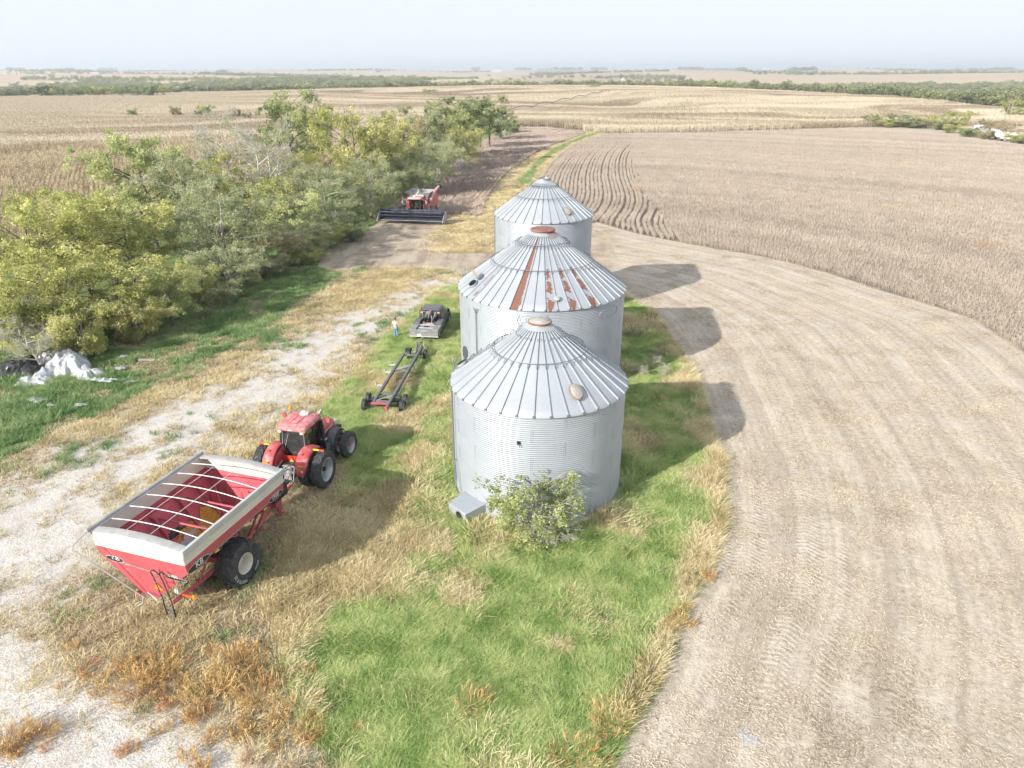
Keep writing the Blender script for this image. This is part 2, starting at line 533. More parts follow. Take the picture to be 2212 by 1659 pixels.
# ------------------------------------------------------------------ the ground: one sheet to the horizon
def ground_material():
    t = NT('ground_cover')
    P = t.pos()
    big = t.noise(P, 0.05, 4, 0.6)
    mid = t.noise(P, 0.45, 4, 0.62)
    fine = t.noise(P, 3.2, 4, 0.7)
    vfine = t.noise(P, 14.0, 2, 0.7)
    def edge(name, amp=1.2, w=0.35, nz=mid):
        s = t.math('ADD', t.attr(name), t.math('MULTIPLY', t.math('SUBTRACT', nz, 0.5), amp * 2))
        return t.ss(s, -w, w)
    # far rolling farmland: big patches of stubble, ripe crop and pasture
    vor = t.n('ShaderNodeTexVoronoi', {'Vector': t.vmath('MULTIPLY', P, (1.0, 0.55, 0.0)), 'Scale': 0.0021, 'Randomness': 0.9})
    sep = t.n('ShaderNodeSeparateColor', {0: vor.outputs['Color']})
    farc = t.ramp(sep.outputs[0], [(0.0, (0.46, 0.36, 0.25)), (0.28, (0.40, 0.30, 0.225)), (0.45, (0.52, 0.42, 0.29)), (0.62, (0.37, 0.27, 0.215)),
                                   (0.76, (0.20, 0.22, 0.10)), (0.83, (0.48, 0.39, 0.27)), (1.0, (0.40, 0.29, 0.22))], 'CONSTANT')
    farc = t.mix(t.math('MULTIPLY', t.noise(P, 0.012, 5, 0.65), 0.55), farc, (0.33, 0.27, 0.18))
    # bean stubble with wheel tracks that follow the field edge
    trk = t.attr('track')
    wob = t.math('ADD', trk, t.math('MULTIPLY', t.math('SUBTRACT', mid, 0.5), 0.30))
    sw = t.n('ShaderNodeCombineXYZ', {0: t.math('MULTIPLY', wob, 1.0), 1: t.math('MULTIPLY', t.attr('along'), 0.035)}).outputs[0]
    ph = t.math('MULTIPLY', t.math('SUBTRACT', big, 0.5), 5.0)
    def wave(per, off, amp):
        return t.math('MULTIPLY', t.math('SINE', t.math('ADD', t.math('MULTIPLY', wob, 2 * PI / per), t.math('ADD', off, ph))), amp)
    swath = t.math('ADD', t.math('ADD', wave(1.9, 0.0, 0.30), wave(3.4, 1.0, 0.34)), t.math('ADD', wave(1.15, 2.2, 0.20), wave(6.1, 4.0, 0.25)))
    swath = t.math('ADD', 0.5, t.math('MULTIPLY', swath, t.math('ADD', 0.25, t.math('MULTIPLY', mid, 0.5))))
    row = t.math('SINE', t.math('MULTIPLY', wob, 2 * PI / 0.76))
    lug = t.math('SINE', t.math('ADD', t.math('MULTIPLY', t.math('ADD', t.attr('along'), t.math('MULTIPLY', fine, 0.22)), 2 * PI / 0.30), t.math('MULTIPLY', t.math('PINGPONG', trk, 0.9), 7.0)))
    trackmask = t.math('MULTIPLY', t.ss(t.noise(sw, 0.55, 2, 0.5), 0.53, 0.6), t.ss(t.noise(P, 0.12, 2), 0.42, 0.6))
    trackmask = t.math('MULTIPLY', trackmask, t.ss(t.attr('z_stub'), -0.2, 0.6))
    stub = t.ramp(fine, [(0.25, (0.29, 0.24, 0.19)), (0.48, (0.44, 0.378, 0.312)), (0.72, (0.56, 0.49, 0.41))])
    stub = t.mix(t.math('MULTIPLY', t.ss(vfine, 0.45, 0.7), 0.45), stub, (0.52, 0.45, 0.35))
    stub = t.mix(t.math('MULTIPLY', t.ss(swath, 0.52, 0.82), 0.40), stub, (0.30, 0.245, 0.195))
    stub = t.mix(t.math('MULTIPLY', t.ss(swath, 0.45, 0.22), 0.35), stub, (0.60, 0.53, 0.44))
    stub = t.mix(t.math('MULTIPLY', t.ss(row, 0.2, 0.9), 0.16), stub, (0.27, 0.22, 0.17))
    stub = t.mix(t.math('MULTIPLY', t.math('MULTIPLY', t.ss(lug, 0.0, 0.9), trackmask), 0.14), stub, (0.18, 0.145, 0.11))
    stub = t.mix(t.math('MULTIPLY', t.ss(big, 0.5, 0.75), 0.25), stub, (0.47, 0.39, 0.29))
    # harvested strip: darker, with trampled soil
    har = t.mix(t.ss(t.noise(t.vmath('MULTIPLY', P, (1.0, 0.25, 1.0)), 0.5, 5, 0.65), 0.42, 0.62), (0.46, 0.39, 0.31), (0.30, 0.245, 0.20))
    har = t.mix(t.math('MULTIPLY', fine, 0.5), har, (0.33, 0.27, 0.21))
    soil = t.ramp(fine, [(0.3, (0.15, 0.12, 0.10)), (0.7, (0.26, 0.215, 0.175))])
    cornf = t.ramp(fine, [(0.3, (0.27, 0.20, 0.12)), (0.7, (0.40, 0.30, 0.18))])
    # dry turf beside the track, crushed white rock on it
    dry = t.ramp(t.math('ADD', t.math('MULTIPLY', fine, 0.6), t.math('MULTIPLY', mid, 0.4)), [(0.28, (0.20, 0.155, 0.105)), (0.5, (0.37, 0.30, 0.20)), (0.7, (0.52, 0.43, 0.29))])
    dry = t.mix(t.math('MULTIPLY', t.ss(t.noise(P, 0.18, 4), 0.5, 0.7), 0.5), dry, (0.17, 0.19, 0.075))
    rock = t.ramp(vfine, [(0.25, (0.32, 0.30, 0.275)), (0.5, (0.55, 0.525, 0.495)), (0.75, (0.71, 0.69, 0.665))])
    rock = t.mix(t.math('MULTIPLY', t.ss(mid, 0.48, 0.66), 0.38), rock, (0.33, 0.28, 0.24))
    rock = t.mix(t.math('MULTIPLY', t.ss(fine, 0.52, 0.62), 0.38), rock, (0.30, 0.25, 0.19))
    green = t.ramp(fine, [(0.25, (0.08, 0.105, 0.045)), (0.55, (0.155, 0.19, 0.08)), (0.8, (0.28, 0.27, 0.15))])
    c = t.mix(edge('z_corn', 6, 2.0, big), farc, cornf)
    c = t.mix(edge('z_near', 0.3, 4.0), c, stub)
    c = t.mix(edge('z_harvest', 1.5, 0.8), c, har)
    c = t.mix(edge('z_soil', 0.6, 0.4), c, soil)
    c = t.mix(edge('z_dry', 1.3, 0.4), c, dry)
    c = t.mix(edge('z_green', 1.6, 0.5), c, green)
    gs = t.math('ADD', t.attr('z_gravel'), t.math('MULTIPLY', t.math('SUBTRACT', mid, 0.5), 6.5))
    gs = t.math('ADD', gs, t.math('MULTIPLY', t.math('SUBTRACT', t.noise(P, 1.6, 4, 0.72), 0.5), 5.5))
    c = t.mix(t.math('MULTIPLY', t.ss(gs, -1.6, 1.6), 0.92), c, rock)
    h = t.math('ADD', t.math('MULTIPLY', fine, 0.6), t.math('MULTIPLY', vfine, 0.4))
    h = t.math('ADD', h, t.math('MULTIPLY', t.math('MULTIPLY', lug, trackmask), 0.10))
    h = t.math('ADD', h, t.math('MULTIPLY', t.math('MULTIPLY', row, t.ss(t.attr('z_stub'), -0.2, 0.6)), 0.05))
    t.bsdf(c, 0.95, 0, t.bump(h, 0.85, 0.11), 0.08)
    return t.m

def track_coords(x, y):
    dg = line_dist(x, y, GRASS_EDGE[: -6]); ds = line_dist(x, y, SOY_EDGE)
    tt = dg / (dg + ds + 1e-6) * 30.0
    al = np.hypot(x + 25, y - 50) * 0 + np.arctan2(y - 48, x + 30) * 52.0
    return tt, al

def build_ground():
    ang = np.concatenate([np.linspace(-180, -62, 30), np.linspace(-60, -44, 30), np.arange(-43.5, 43.6, 0.24), np.linspace(44, 60, 30), np.linspace(62, 176, 29)])
    rad = [4.0]
    while rad[-1] < 12000:
        r = rad[-1]
        rad.append(r * (1.0125 if 14 < r < 320 else 1.035))
    rad = np.array(rad)
    A, RR = np.meshgrid(R(1) * ang, rad)
    X = (np.sin(A) * RR).ravel(); Y = (np.cos(A) * RR).ravel()
    X = np.append(X, 0); Y = np.append(Y, 0)
    near = np.hypot(X, Y) < 130
    Z = terrain(X, Y)
    Z = Z + near * (0.10 * (vnoise(X, Y, 4.5, 3) - 0.5) + 0.05 * (vnoise(X, Y, 1.3, 5) - 0.5)) * sm(130, 90, np.hypot(X, Y))
    na, nr = len(ang), len(rad)
    i = np.arange(nr - 1)[:, None] * na; j = np.arange(na)[None, :]; j2 = (j + 1) % na
    F = np.stack([i + j, i + j2, i + na + j2, i + na + j], -1).reshape(-1, 4)
    V = np.stack([X, Y, Z], 1)
    quads = F[:, ::-1]
    me = bpy.data.meshes.new('ground')
    cen = len(V) - 1
    tris = np.stack([np.arange(na), (np.arange(na) + 1) % na, np.full(na, cen)], 1)
    tris = np.concatenate([tris, tris[:, 2:]], 1)  # kept as degenerate-free quads below
    me.vertices.add(len(V)); me.vertices.foreach_set('co', V.astype(np.float32).ravel())
    loops = np.concatenate([quads.ravel(), tris[:, :3].ravel()]).astype(np.int32)
    me.loops.add(len(loops)); me.loops.foreach_set('vertex_index', loops)
    tot = np.concatenate([np.full(len(quads), 4), np.full(na, 3)]).astype(np.int32)
    st = np.concatenate([[0], np.cumsum(tot)[:-1]]).astype(np.int32)
    me.polygons.add(len(tot)); me.polygons.foreach_set('loop_start', st); me.polygons.foreach_set('loop_total', tot)
    me.polygons.foreach_set('use_smooth', np.ones(len(tot), bool))
    me.update(calc_edges=True)
    def put(name, arr):
        a = me.attributes.new(name, 'FLOAT', 'POINT')
        a.data.foreach_set('value', np.asarray(arr, np.float32))
    cl = lambda d: np.clip(d, -8, 8)
    isl = sdist(X, Y, ISLAND); grn = sdist(X, Y, GREEN)
    har = sdist(X, Y, HARVEST); sr = sdist(X, Y, SOY_R); sl = sdist(X, Y, SOY_L)
    corn = sdist(X, Y, CORN)
    dgr = line_dist(X, Y, GRAVEL_C)
    put('z_corn', np.clip(corn, -60, 60))
    put('z_near', np.clip(np.minimum(292 - Y + 0.02 * X, 175 - X), -8, 8))
    put('z_harvest', cl(har))
    put('z_soil', cl(np.maximum(sr, sl)))
    lane = np.minimum(6.0 - line_dist(X, Y, LANE_C), Y - 92) 
    yard = sdist(X, Y, [tuple(p) for p in GREEN_EDGE if p[1] < 76] + [(-16, 77), (-8, 76), (-3, 72), (0, 62), (3, 30), (-1, 8), (-30, 5), (-40, 10)])
    put('z_dry', cl(np.maximum(lane, np.minimum(yard, 20 - 0 * X))))
    put('z_green', cl(np.maximum(np.maximum(isl, grn), -1.6 - line_dist(X, Y, LANE_C[14:]))))
    gv = np.maximum(2.65 - dgr * (0.60 + 0.3 * sm(40, 70, Y)) - 1.5 * np.exp(-(dgr / 0.55) ** 2), np.minimum(sdist(X, Y, GRAVEL_S) * 1.3, 3.4))
    put('z_gravel', np.clip(gv, -6, 6))
    tt, al = track_coords(X, Y)
    put('z_stub', cl(np.minimum(np.minimum(-isl, -sr), np.minimum(X - 0.5, 95 - Y))))
    put('track', tt); put('along', al)
    me.materials.append(ground_material())
    o = link('ground', me)
    tag(o, 'farm ground with stubble, dry turf, crushed rock track and far fields', 'ground', kind='structure')
    return o
build_ground()

# ------------------------------------------------------------------ shared materials
def galvanised(name, base=(0.375, 0.405, 0.445), metal=0.3, rough=0.45):
    t = NT(name)
    o = t.obj()
    a = t.noise(o, 0.9, 4, 0.6)
    b = t.noise(o, 22.0, 3, 0.7)
    st = t.noise(t.vmath('MULTIPLY', o, (3.0, 3.0, 0.22)), 2.2, 4, 0.65)
    f = t.math('ADD', t.math('MULTIPLY', a, 0.5), t.math('ADD', t.math('MULTIPLY', b, 0.2), t.math('MULTIPLY', st, 0.3)))
    r = t.rnd()
    c = t.ramp(f, [(0.3, tuple(v * 0.86 for v in base)), (0.52, base), (0.75, tuple(min(1, v * 1.13) for v in base))])
    c = t.mix(t.math('MULTIPLY', r, 0.14), c, tuple(v * 0.72 for v in base))
    t.bsdf(c, t.math('ADD', t.math('MULTIPLY', b, 0.22), rough - 0.1), metal, None, 0.4)
    return t.m

def rust_panel_material(name, lo, hi, centre, width, top):
    """Galvanised roof sheet with the zinc gone in a strip of its own shape."""
    t = NT(name)
    o = t.obj()
    u, v = t.attr('pu'), t.attr('pv')
    n1 = t.noise(o, 5.5, 5, 0.7); n2 = t.noise(o, 1.7, 3, 0.6); n3 = t.noise(o, 26, 3, 0.7)
    # ragged strip: width varies along the sheet, broken by gaps
    w = t.math('ADD', width, t.math('MULTIPLY', t.math('SUBTRACT', t.noise(t.vmath('MULTIPLY', o, (1, 1, 6)), 2.0, 4, 0.7), 0.5), lo))
    w = t.math('MULTIPLY', w, t.ss(v, top, top - 0.3))
    d = t.math('ABSOLUTE', t.math('SUBTRACT', u, centre))
    k = t.math('SUBTRACT', w, d)
    k = t.math('ADD', k, t.math('MULTIPLY', t.math('SUBTRACT', n1, 0.5), 0.55))
    k = t.math('SUBTRACT', k, t.math('MULTIPLY', t.ss(n2, 0.5, 0.62), hi))
    m = t.ss(k, -0.05, 0.07)
    zinc = t.ramp(n3, [(0.3, (0.31, 0.335, 0.365)), (0.7, (0.37, 0.395, 0.42))])
    rust = t.ramp(t.math('ADD', t.math('MULTIPLY', n1, 0.5), t.math('MULTIPLY', n3, 0.5)), [(0.3, (0.115, 0.056, 0.042)), (0.5, (0.185, 0.082, 0.058)), (0.8, (0.27, 0.135, 0.095))])
    t.bsdf(t.mix(m, zinc, rust), t.math('ADD', t.math('MULTIPLY', m, 0.4), 0.42), t.math('MULTIPLY', t.math('SUBTRACT', 1.0, m), 0.35), None, 0.35)
    return t.m

M = {}
M['zinc'] = galvanised('galvanised_steel')
M['zinc_roof'] = galvanised('galvanised_roof_sheet', (0.375, 0.40, 0.43), 0.25, 0.5)
M['zinc_dark'] = galvanised('weathered_zinc', (0.20, 0.215, 0.235), 0.4, 0.5)
M['rust_full'] = rust_panel_material('rusted_roof_sheet', 0.35, 0.05, 0.38, 0.46, 1.35)
M['rust_patch'] = rust_panel_material('patchy_roof_sheet', 0.7, 0.42, 0.50, 0.33, 0.66)
M['rust_edge'] = rust_panel_material('edge_rusted_roof_sheet', 0.6, 0.30, 0.86, 0.24, 0.66)
M['rust'] = paint('rusty_iron', (0.27, 0.105, 0.06), 0.85, 0, 0.35, 4, 0.15)
M['rust_cap'] = paint('rust_stained_cap', (0.27, 0.125, 0.10), 0.7, 0.1, 0.3, 1.6, 0.2)
M['concrete'] = paint('weathered_concrete', (0.40, 0.37, 0.33), 0.9, 0, 0.25, 1.5, 0.1, bump=0.4)
M['black'] = paint('black_paint', (0.022, 0.022, 0.024), 0.45, 0, 0.3, 3, 0.4, dust=0.25)
M['dark_void'] = paint('dark_opening', (0.012, 0.012, 0.014), 0.9, 0, 0.2, 3, 0.05)
M['rubber'] = paint('tyre_rubber', (0.050, 0.054, 0.062), 0.75, 0, 0.35, 3, 0.3, dust=0.40, dustcol=(0.19, 0.17, 0.15))
M['cap_grey'] = paint('dusty_grey_cap', (0.36, 0.335, 0.31), 0.7, 0.1, 0.2, 3, 0.2)
M['logo_grey'] = paint('faded_grey_print', (0.40, 0.44, 0.48), 0.7, 0.1, 0.2, 3, 0.2)

# ------------------------------------------------------------------ grain bins
CORR = 0.1016
def corrugated_sheet(rad, ang, rows, name, mat):
    """One curved wall sheet: rows corrugations high, standing on z = 0, centred on angle 0 (towards +X)."""
    ns = 10
    prof = []
    for k in range(rows * 6 + 1):
        ph = k / 6.0
        prof.append((rad + 0.009 * math.cos(2 * PI * ph), ph * CORR))
    V, F = [], []
    for k, (r, z) in enumerate(prof):
        for i in range(ns + 1):
            a = -ang / 2 + ang * i / ns
            V.append((r * math.cos(a), r * math.sin(a), z))
    for k in range(len(prof) - 1):
        for i in range(ns):
            b = k * (ns + 1) + i
            F.append((b, b + 1, b + ns + 2, b + ns + 1))
    # vertical bolt seam at one side
    me = np_mesh(name, V, F, mat, True)
    return me

def grain_bin(label, loc, rad, he, slope_top, cap_r, npan, rings, seed, rot0=0.0, ladder_ang=R(180), cap='flat', rusty=(), vents=(), hatches=(), ring_r=(), box=None, notch=0.0):
    rn = random.Random(seed)
    root = empty('grain_bin', (loc[0], loc[1], tz(*loc)), 0, label, 'grain bin', 'corrugated steel grain bins in a row')
    fz = 0.22
    mb = MB()
    mb.lathe([(rad - 0.3, -0.3), (rad + 0.28, -0.3), (rad + 0.30, fz - 0.05), (rad + 0.26, fz), (rad - 0.3, fz)], 72)
    mb.build('foundation', M['concrete'], root)
    rows = int(round((he - fz) / rings / CORR))
    zs = fz
    k = (he - fz) / (rows * rings * CORR)
    nsh = max(8, int(round(2 * PI * rad / 2.85)))
    me = corrugated_sheet(rad, 2 * PI / nsh + 0.012, rows, 'wall_sheet', M['zinc'])
    seam = MB()
    for s in range(rings):
        for i in range(nsh):
            a = 2 * PI * (i + 0.5 * (s % 2) + 0.1) / nsh
            link('wall_sheet', me, root, (0, 0, zs + s * rows * CORR * k), (0, 0, a), (1 + 0.0006 * ((i + s) % 2), 1 + 0.0006 * ((i + s) % 2), k * 1.004))
            a2 = a + PI / nsh
            for b in range(rows):
                zb = zs + (s * rows + b + 0.5) * CORR * k
                c, sn = math.cos(a2), math.sin(a2)
                for da in (-0.05, 0.05):
                    seam.box((rad + 0.012) * math.cos(a2 + da / rad), (rad + 0.012) * math.sin(a2 + da / rad), zb, 0.015, 0.016, 0.016, (0, 0, a2))
    seam.build('seam_bolts', M['zinc_dark'], root, ang=None)['kind'] = 'stuff'
    # roof: pie-shaped sheets with raised ribs
    er = rad + 0.10
    ez = he - 0.05
    sl = (slope_top - ez) / (er - cap_r)
    da = 2 * PI / npan
    def pan(mat, nm):
        V, pu, pv = [], [], []
        nu, nv = 4, 12
        for j in range(nv + 1):
            r = er + (cap_r - er) * j / nv
            z = ez + (er - r) * sl
            for i in range(nu + 1):
                a = (-0.5 + i / nu) * da
                V.append((r * math.cos(a), r * math.sin(a), z)); pu.append(i / nu); pv.append(j / nv)
        F = [(j * (nu + 1) + i, j * (nu + 1) + i + 1, (j + 1) * (nu + 1) + i + 1, (j + 1) * (nu + 1) + i) for j in range(nv) for i in range(nu)]
        V2 = []
        # turned-down lip at the eave
        b = len(V)
        for i in range(nu + 1):
            a = (-0.5 + i / nu) * da
            V.append(((er + 0.005) * math.cos(a), (er + 0.005) * math.sin(a), ez - 0.07)); pu.append(i / nu); pv.append(0)
        for i in range(nu):
            F.append((b + i, b + i + 1, i + 1, i))
        m = np_mesh(nm, V, F, mat, False)
        for n_, arr in (('pu', pu), ('pv', pv)):
            at = m.attributes.new(n_, 'FLOAT', 'POINT'); at.data.foreach_set('value', np.array(arr, np.float32))
        return m
    pans = {None: pan(M['zinc_roof'], 'roof_panel')}
    for kd in set(x[1] for x in rusty):
        pans[kd] = pan(M[kd], 'rusted_roof_panel')
    rb = MB()
    L = []
    for j in range(9):
        r = er + 0.02 + (cap_r - er) * j / 8
        z = ez + (er - r) * sl
        w = 0.034 if j else 0.045
        hgt = 0.085
        L.append([(r, -w, z - 0.01), (r, -w * 0.7, z + hgt), (r, w * 0.7, z + hgt), (r, w, z - 0.01)])
    rb.loft(L)
    ribme = rb.mesh('roof_rib', M['zinc_roof'], 30)
    rd = dict((i, kd) for i, kd in rusty)
    for i in range(npan):
        a = rot0 + da * i
        o = link('roof_panel', pans[rd.get(i)], root, None, (0, 0, a))
        if i in rd:
            o['label'] = {'rust_full': 'roof panel rusted along almost its whole length', 'rust_patch': 'roof panel with rust patches on its lower half', 'rust_edge': 'roof panel rusted along one edge'}[rd[i]]
        link('roof_rib', ribme, root, None, (0, 0, a + da / 2))
    def on_roof(r, a, dz=0.0):
        return Vector((r * math.cos(a), r * math.sin(a), ez + (er - r) * sl + dz))
    # peak collar and cap
    zt = slope_top
    col = MB(); col.lathe([(cap_r + 0.26, zt - 0.20 * sl * 1.3 + 0.07), (cap_r + 0.03, zt + 0.06), (cap_r - 0.02, zt + 0.16)], 36)
    col.build('peak_collar', M['zinc_roof'], root)
    cp = MB()
    if cap == 'flat':
        cp.lathe([(cap_r + 0.10, zt + 0.10), (cap_r + 0.13, zt + 0.16), (cap_r + 0.10, zt + 0.22), (cap_r * 0.75, zt + 0.27), (0.02, zt + 0.29)], 36)
        cp.build('peak_cap', M['rust_cap'], root)['label'] = 'flat rusty red cap over the peak opening'
        pt = MB(); pt.sheet([[on_roof(cap_r + 0.42, a, 0.075) for a in np.linspace(-PI / 2 + 0.35, -PI / 2 + 1.5, 8)], [on_roof(cap_r + 0.02, a, 0.09) for a in np.linspace(-PI / 2 + 0.35, -PI / 2 + 1.5, 8)]])
        pt.build('collar_patch', M['rust_cap'], root)
    elif cap == 'dome':
        cp.lathe([(cap_r + 0.02, zt + 0.12), (cap_r + 0.06, zt + 0.19), (cap_r * 0.9, zt + 0.26), (cap_r * 0.5, zt + 0.33), (0.02, zt + 0.36)], 36)
        d = cp.build('peak_cap', M['cap_grey'], root)
        rm = MB(); rm.lathe([(cap_r + 0.065, zt + 0.11), (cap_r + 0.09, zt + 0.15), (cap_r + 0.07, zt + 0.20)], 36)
        rm.build('rim', M['rust'], d)
    else:
        cp.lathe([(cap_r - 0.02, zt + 0.14), (cap_r + 0.05, zt + 0.17), (cap_r + 0.03, zt + 0.24), (cap_r - 0.08, zt + 0.25), (cap_r - 0.12, zt + 0.12)], 36)
        cp.lathe([(cap_r - 0.1, zt + 0.13), (0.02, zt + 0.16)], 24)
        cp.build('peak_cap', M['zinc_dark'], root)
    # pipe rings held above the ribs by brackets
    for r, full in ring_r:
        rg = MB()
        n = 96
        rg.tube([on_roof(r, 2 * PI * i / n, 0.19) for i in range(n)], 0.022, 5, closed=True)
        o = rg.build('safety_ring', M['zinc_dark'], root)
        bk = MB()
        for i in range(npan):
            a = rot0 + da * (i + 0.5)
            bk.tube([on_roof(r + 0.14, a, 0.08), on_roof(r + 0.10, a, 0.16), on_roof(r, a, 0.19), on_roof(r - 0.05, a, 0.08)], 0.014, 4)
        bk.build('ring_brackets', M['zinc_dark'], o, ang=None)['kind'] = 'stuff'
    # short walk cleats near the peak
    for i in range(npan):
        if i % 3 == 0:
            a = rot0 + da * i
            cl = MB(); r = cap_r + (er - cap_r) * 0.17
            p, q = on_roof(r, a - da * 0.7, 0.0), on_roof(r, a + da * 0.7, 0.0)
            cl.tube([p, p + Vector((0, 0, 0.13)), q + Vector((0, 0, 0.13)), q], 0.016, 4)
            cl.build('roof_cleat', M['zinc_dark'], root)
    # roof ladder and wall ladder
    lad = MB()
    a = ladder_ang
    for j in range(int((er - cap_r) / 0.42)):
        r = cap_r + 0.5 + j * 0.42
        if r < er - 0.1:
            lad.tube([on_roof(r, a - 0.25 / r, 0.03), on_roof(r, a - 0.25 / r, 0.20), on_roof(r, a + 0.25 / r, 0.20), on_roof(r, a + 0.25 / r, 0.03)], 0.018, 4)
    for s_ in (-1, 1):
        lad.tube([on_roof(cap_r + 0.35, a + s_ * 0.25 / (cap_r + 0.35), 0.07), on_roof(er, a + s_ * 0.25 / er, 0.07)], 0.02, 4)
    lad.build('roof_ladder', M['zinc_dark'], root)
    wl = MB()
    ca, sa = math.cos(a), math.sin(a)
    def wp(t_, z, o_=0.17):
        return ((rad + o_) * ca - t_ * sa, (rad + o_) * sa + t_ * ca, z)
    for t_ in (-0.21, 0.21):
        wl.box(*wp(t_, (he + 0.5) / 2 + 0.15), 0.05, 0.025, he + 0.2, (0, 0, a))
    z = 0.6
    while z < he + 0.3:
        wl.tube([wp(-0.21, z), wp(0.21, z)], 0.014, 4); z += 0.3
    z = 0.9
    while z < he:
        for t_ in (-0.21, 0.21):
            wl.tube([wp(t_, z, 0.0), wp(t_, z, 0.17)], 0.014, 4)
        z += 0.8
    wl.build('ladder', M['zinc_dark'], root)
    # oval roof vents and hatches
    for a, r, kind in vents:
        e = on_roof(r, a, 0.04)
        nrm = Vector((math.cos(a) * sl, math.sin(a) * sl, 1)).normalized()
        td = Vector((-math.sin(a), math.cos(a), 0)); dd = nrm.cross(td)
        vb = MB()
        lx, ly = (0.26, 0.42) if kind == 'oval' else (0.2, 0.2)
        rings_ = []
        for s_, hh in ((1.0, 0.0), (1.02, 0.10), (0.92, 0.17), (0.6, 0.20), (0.08, 0.21)):
            rings_.append([e + td * (lx * s_ * math.cos(t_)) + dd * (ly * s_ * math.sin(t_)) + nrm * hh for t_ in np.linspace(0, 2 * PI, 20, endpoint=False)])
        vb.loft(rings_)
        v = vb.build('roof_vent', M['cap_grey'] if kind == 'oval' else M['zinc_roof'], root)
        if kind == 'oval':
            rm = MB(); rm.tube([e + td * (lx * 1.05 * math.cos(t_)) + dd * (ly * 1.05 * math.sin(t_)) + nrm * 0.07 for t_ in np.linspace(0, 2 * PI, 20, endpoint=False)], 0.02, 4, closed=True)
            rm.build('vent_rim', M['rust'], v)
    for a, r, opened in hatches:
        e = on_roof(r, a, 0.03)
        nrm = Vector((math.cos(a) * sl, math.sin(a) * sl, 1)).normalized()
        td = Vector((-math.sin(a), math.cos(a), 0)); dd = nrm.cross(td)
        hb = MB()
        circ = [(0.36 * math.cos(t_), 0.30 * math.sin(t_)) for t_ in np.linspace(0, 2 * PI, 22, endpoint=False)]
        hb.loft([[e + td * x + dd * y + nrm * h for x, y in circ] for h in (0.0, 0.13)])
        h = hb.build('hatch_neck', M['zinc_roof'], root)
        vd = MB(); vd.add([e + td * x * 0.93 + dd * y * 0.93 + nrm * 0.136 for x, y in circ], [tuple(range(len(circ)))])
        vd.build('opening', M['dark_void'], h, ang=None)
        hg = e + nrm * 0.14 + dd * (0.36 if opened else 0)
        ld = (dd * 0.35 + nrm * 0.95).normalized()
        lid = MB()
        nn = td.cross(ld)
        ctr = hg + ld * 0.34
        lid.loft([[ctr + td * x * 1.08 + ld * y * 1.08 + nn * hh for x, y in circ] for hh in (-0.02, 0.02)])
        lid.build('hatch_lid', M['cap_grey'], root)
    # eave bolts: small dark clips under each rib end
    cl = MB()
    for i in range(npan):
        a = rot0 + da * (i + 0.5)
        cl.box((er + 0.035) * math.cos(a), (er + 0.035) * math.sin(a), ez + 0.01, 0.05, 0.10, 0.09, (0, 0, a))
    cl.build('rib_end_clips', M['zinc_dark'], root, ang=None)['kind'] = 'stuff'
    return root, on_roof

b1, roof1 = grain_bin('nearest grain bin, with a leafy shrub growing at its base', (1.34, 32.54), 4.30, 6.02, 8.78, 0.50, 36, 8, 1, rot0=R(-90), ladder_ang=R(163), cap='dome',
    vents=((R(-64), 3.55, 'oval'),), hatches=((R(166), 3.95, True),), ring_r=((2.32, 1),))
b2, roof2 = grain_bin('widest grain bin, with rust-streaked roof and red cap', (2.06, 47.70), 5.68, 6.50, 10.10, 0.72, 48, 8, 2, rot0=R(-90 - 3.75), ladder_ang=R(160), cap='flat',
    rusty=((46, 'rust_full'), (49 - 48, 'rust_patch'), (3, 'rust_patch'), (5, 'rust_patch'), (41, 'rust_edge')),
    vents=((R(-82), 5.15, 'round'),), hatches=((R(203), 5.0, True),), ring_r=((3.45, 1), (1.75, 1)))
b3, roof3 = grain_bin('farthest grain bin, plain grey with an open flat peak ring', (2.74, 62.09), 4.18, 8.75, 11.42, 0.55, 36, 11, 3, rot0=R(-90), ladder_ang=R(168), cap='open',
    vents=((R(-58), 3.4, 'oval'),), hatches=(), ring_r=((2.35, 1), (1.15, 1)))

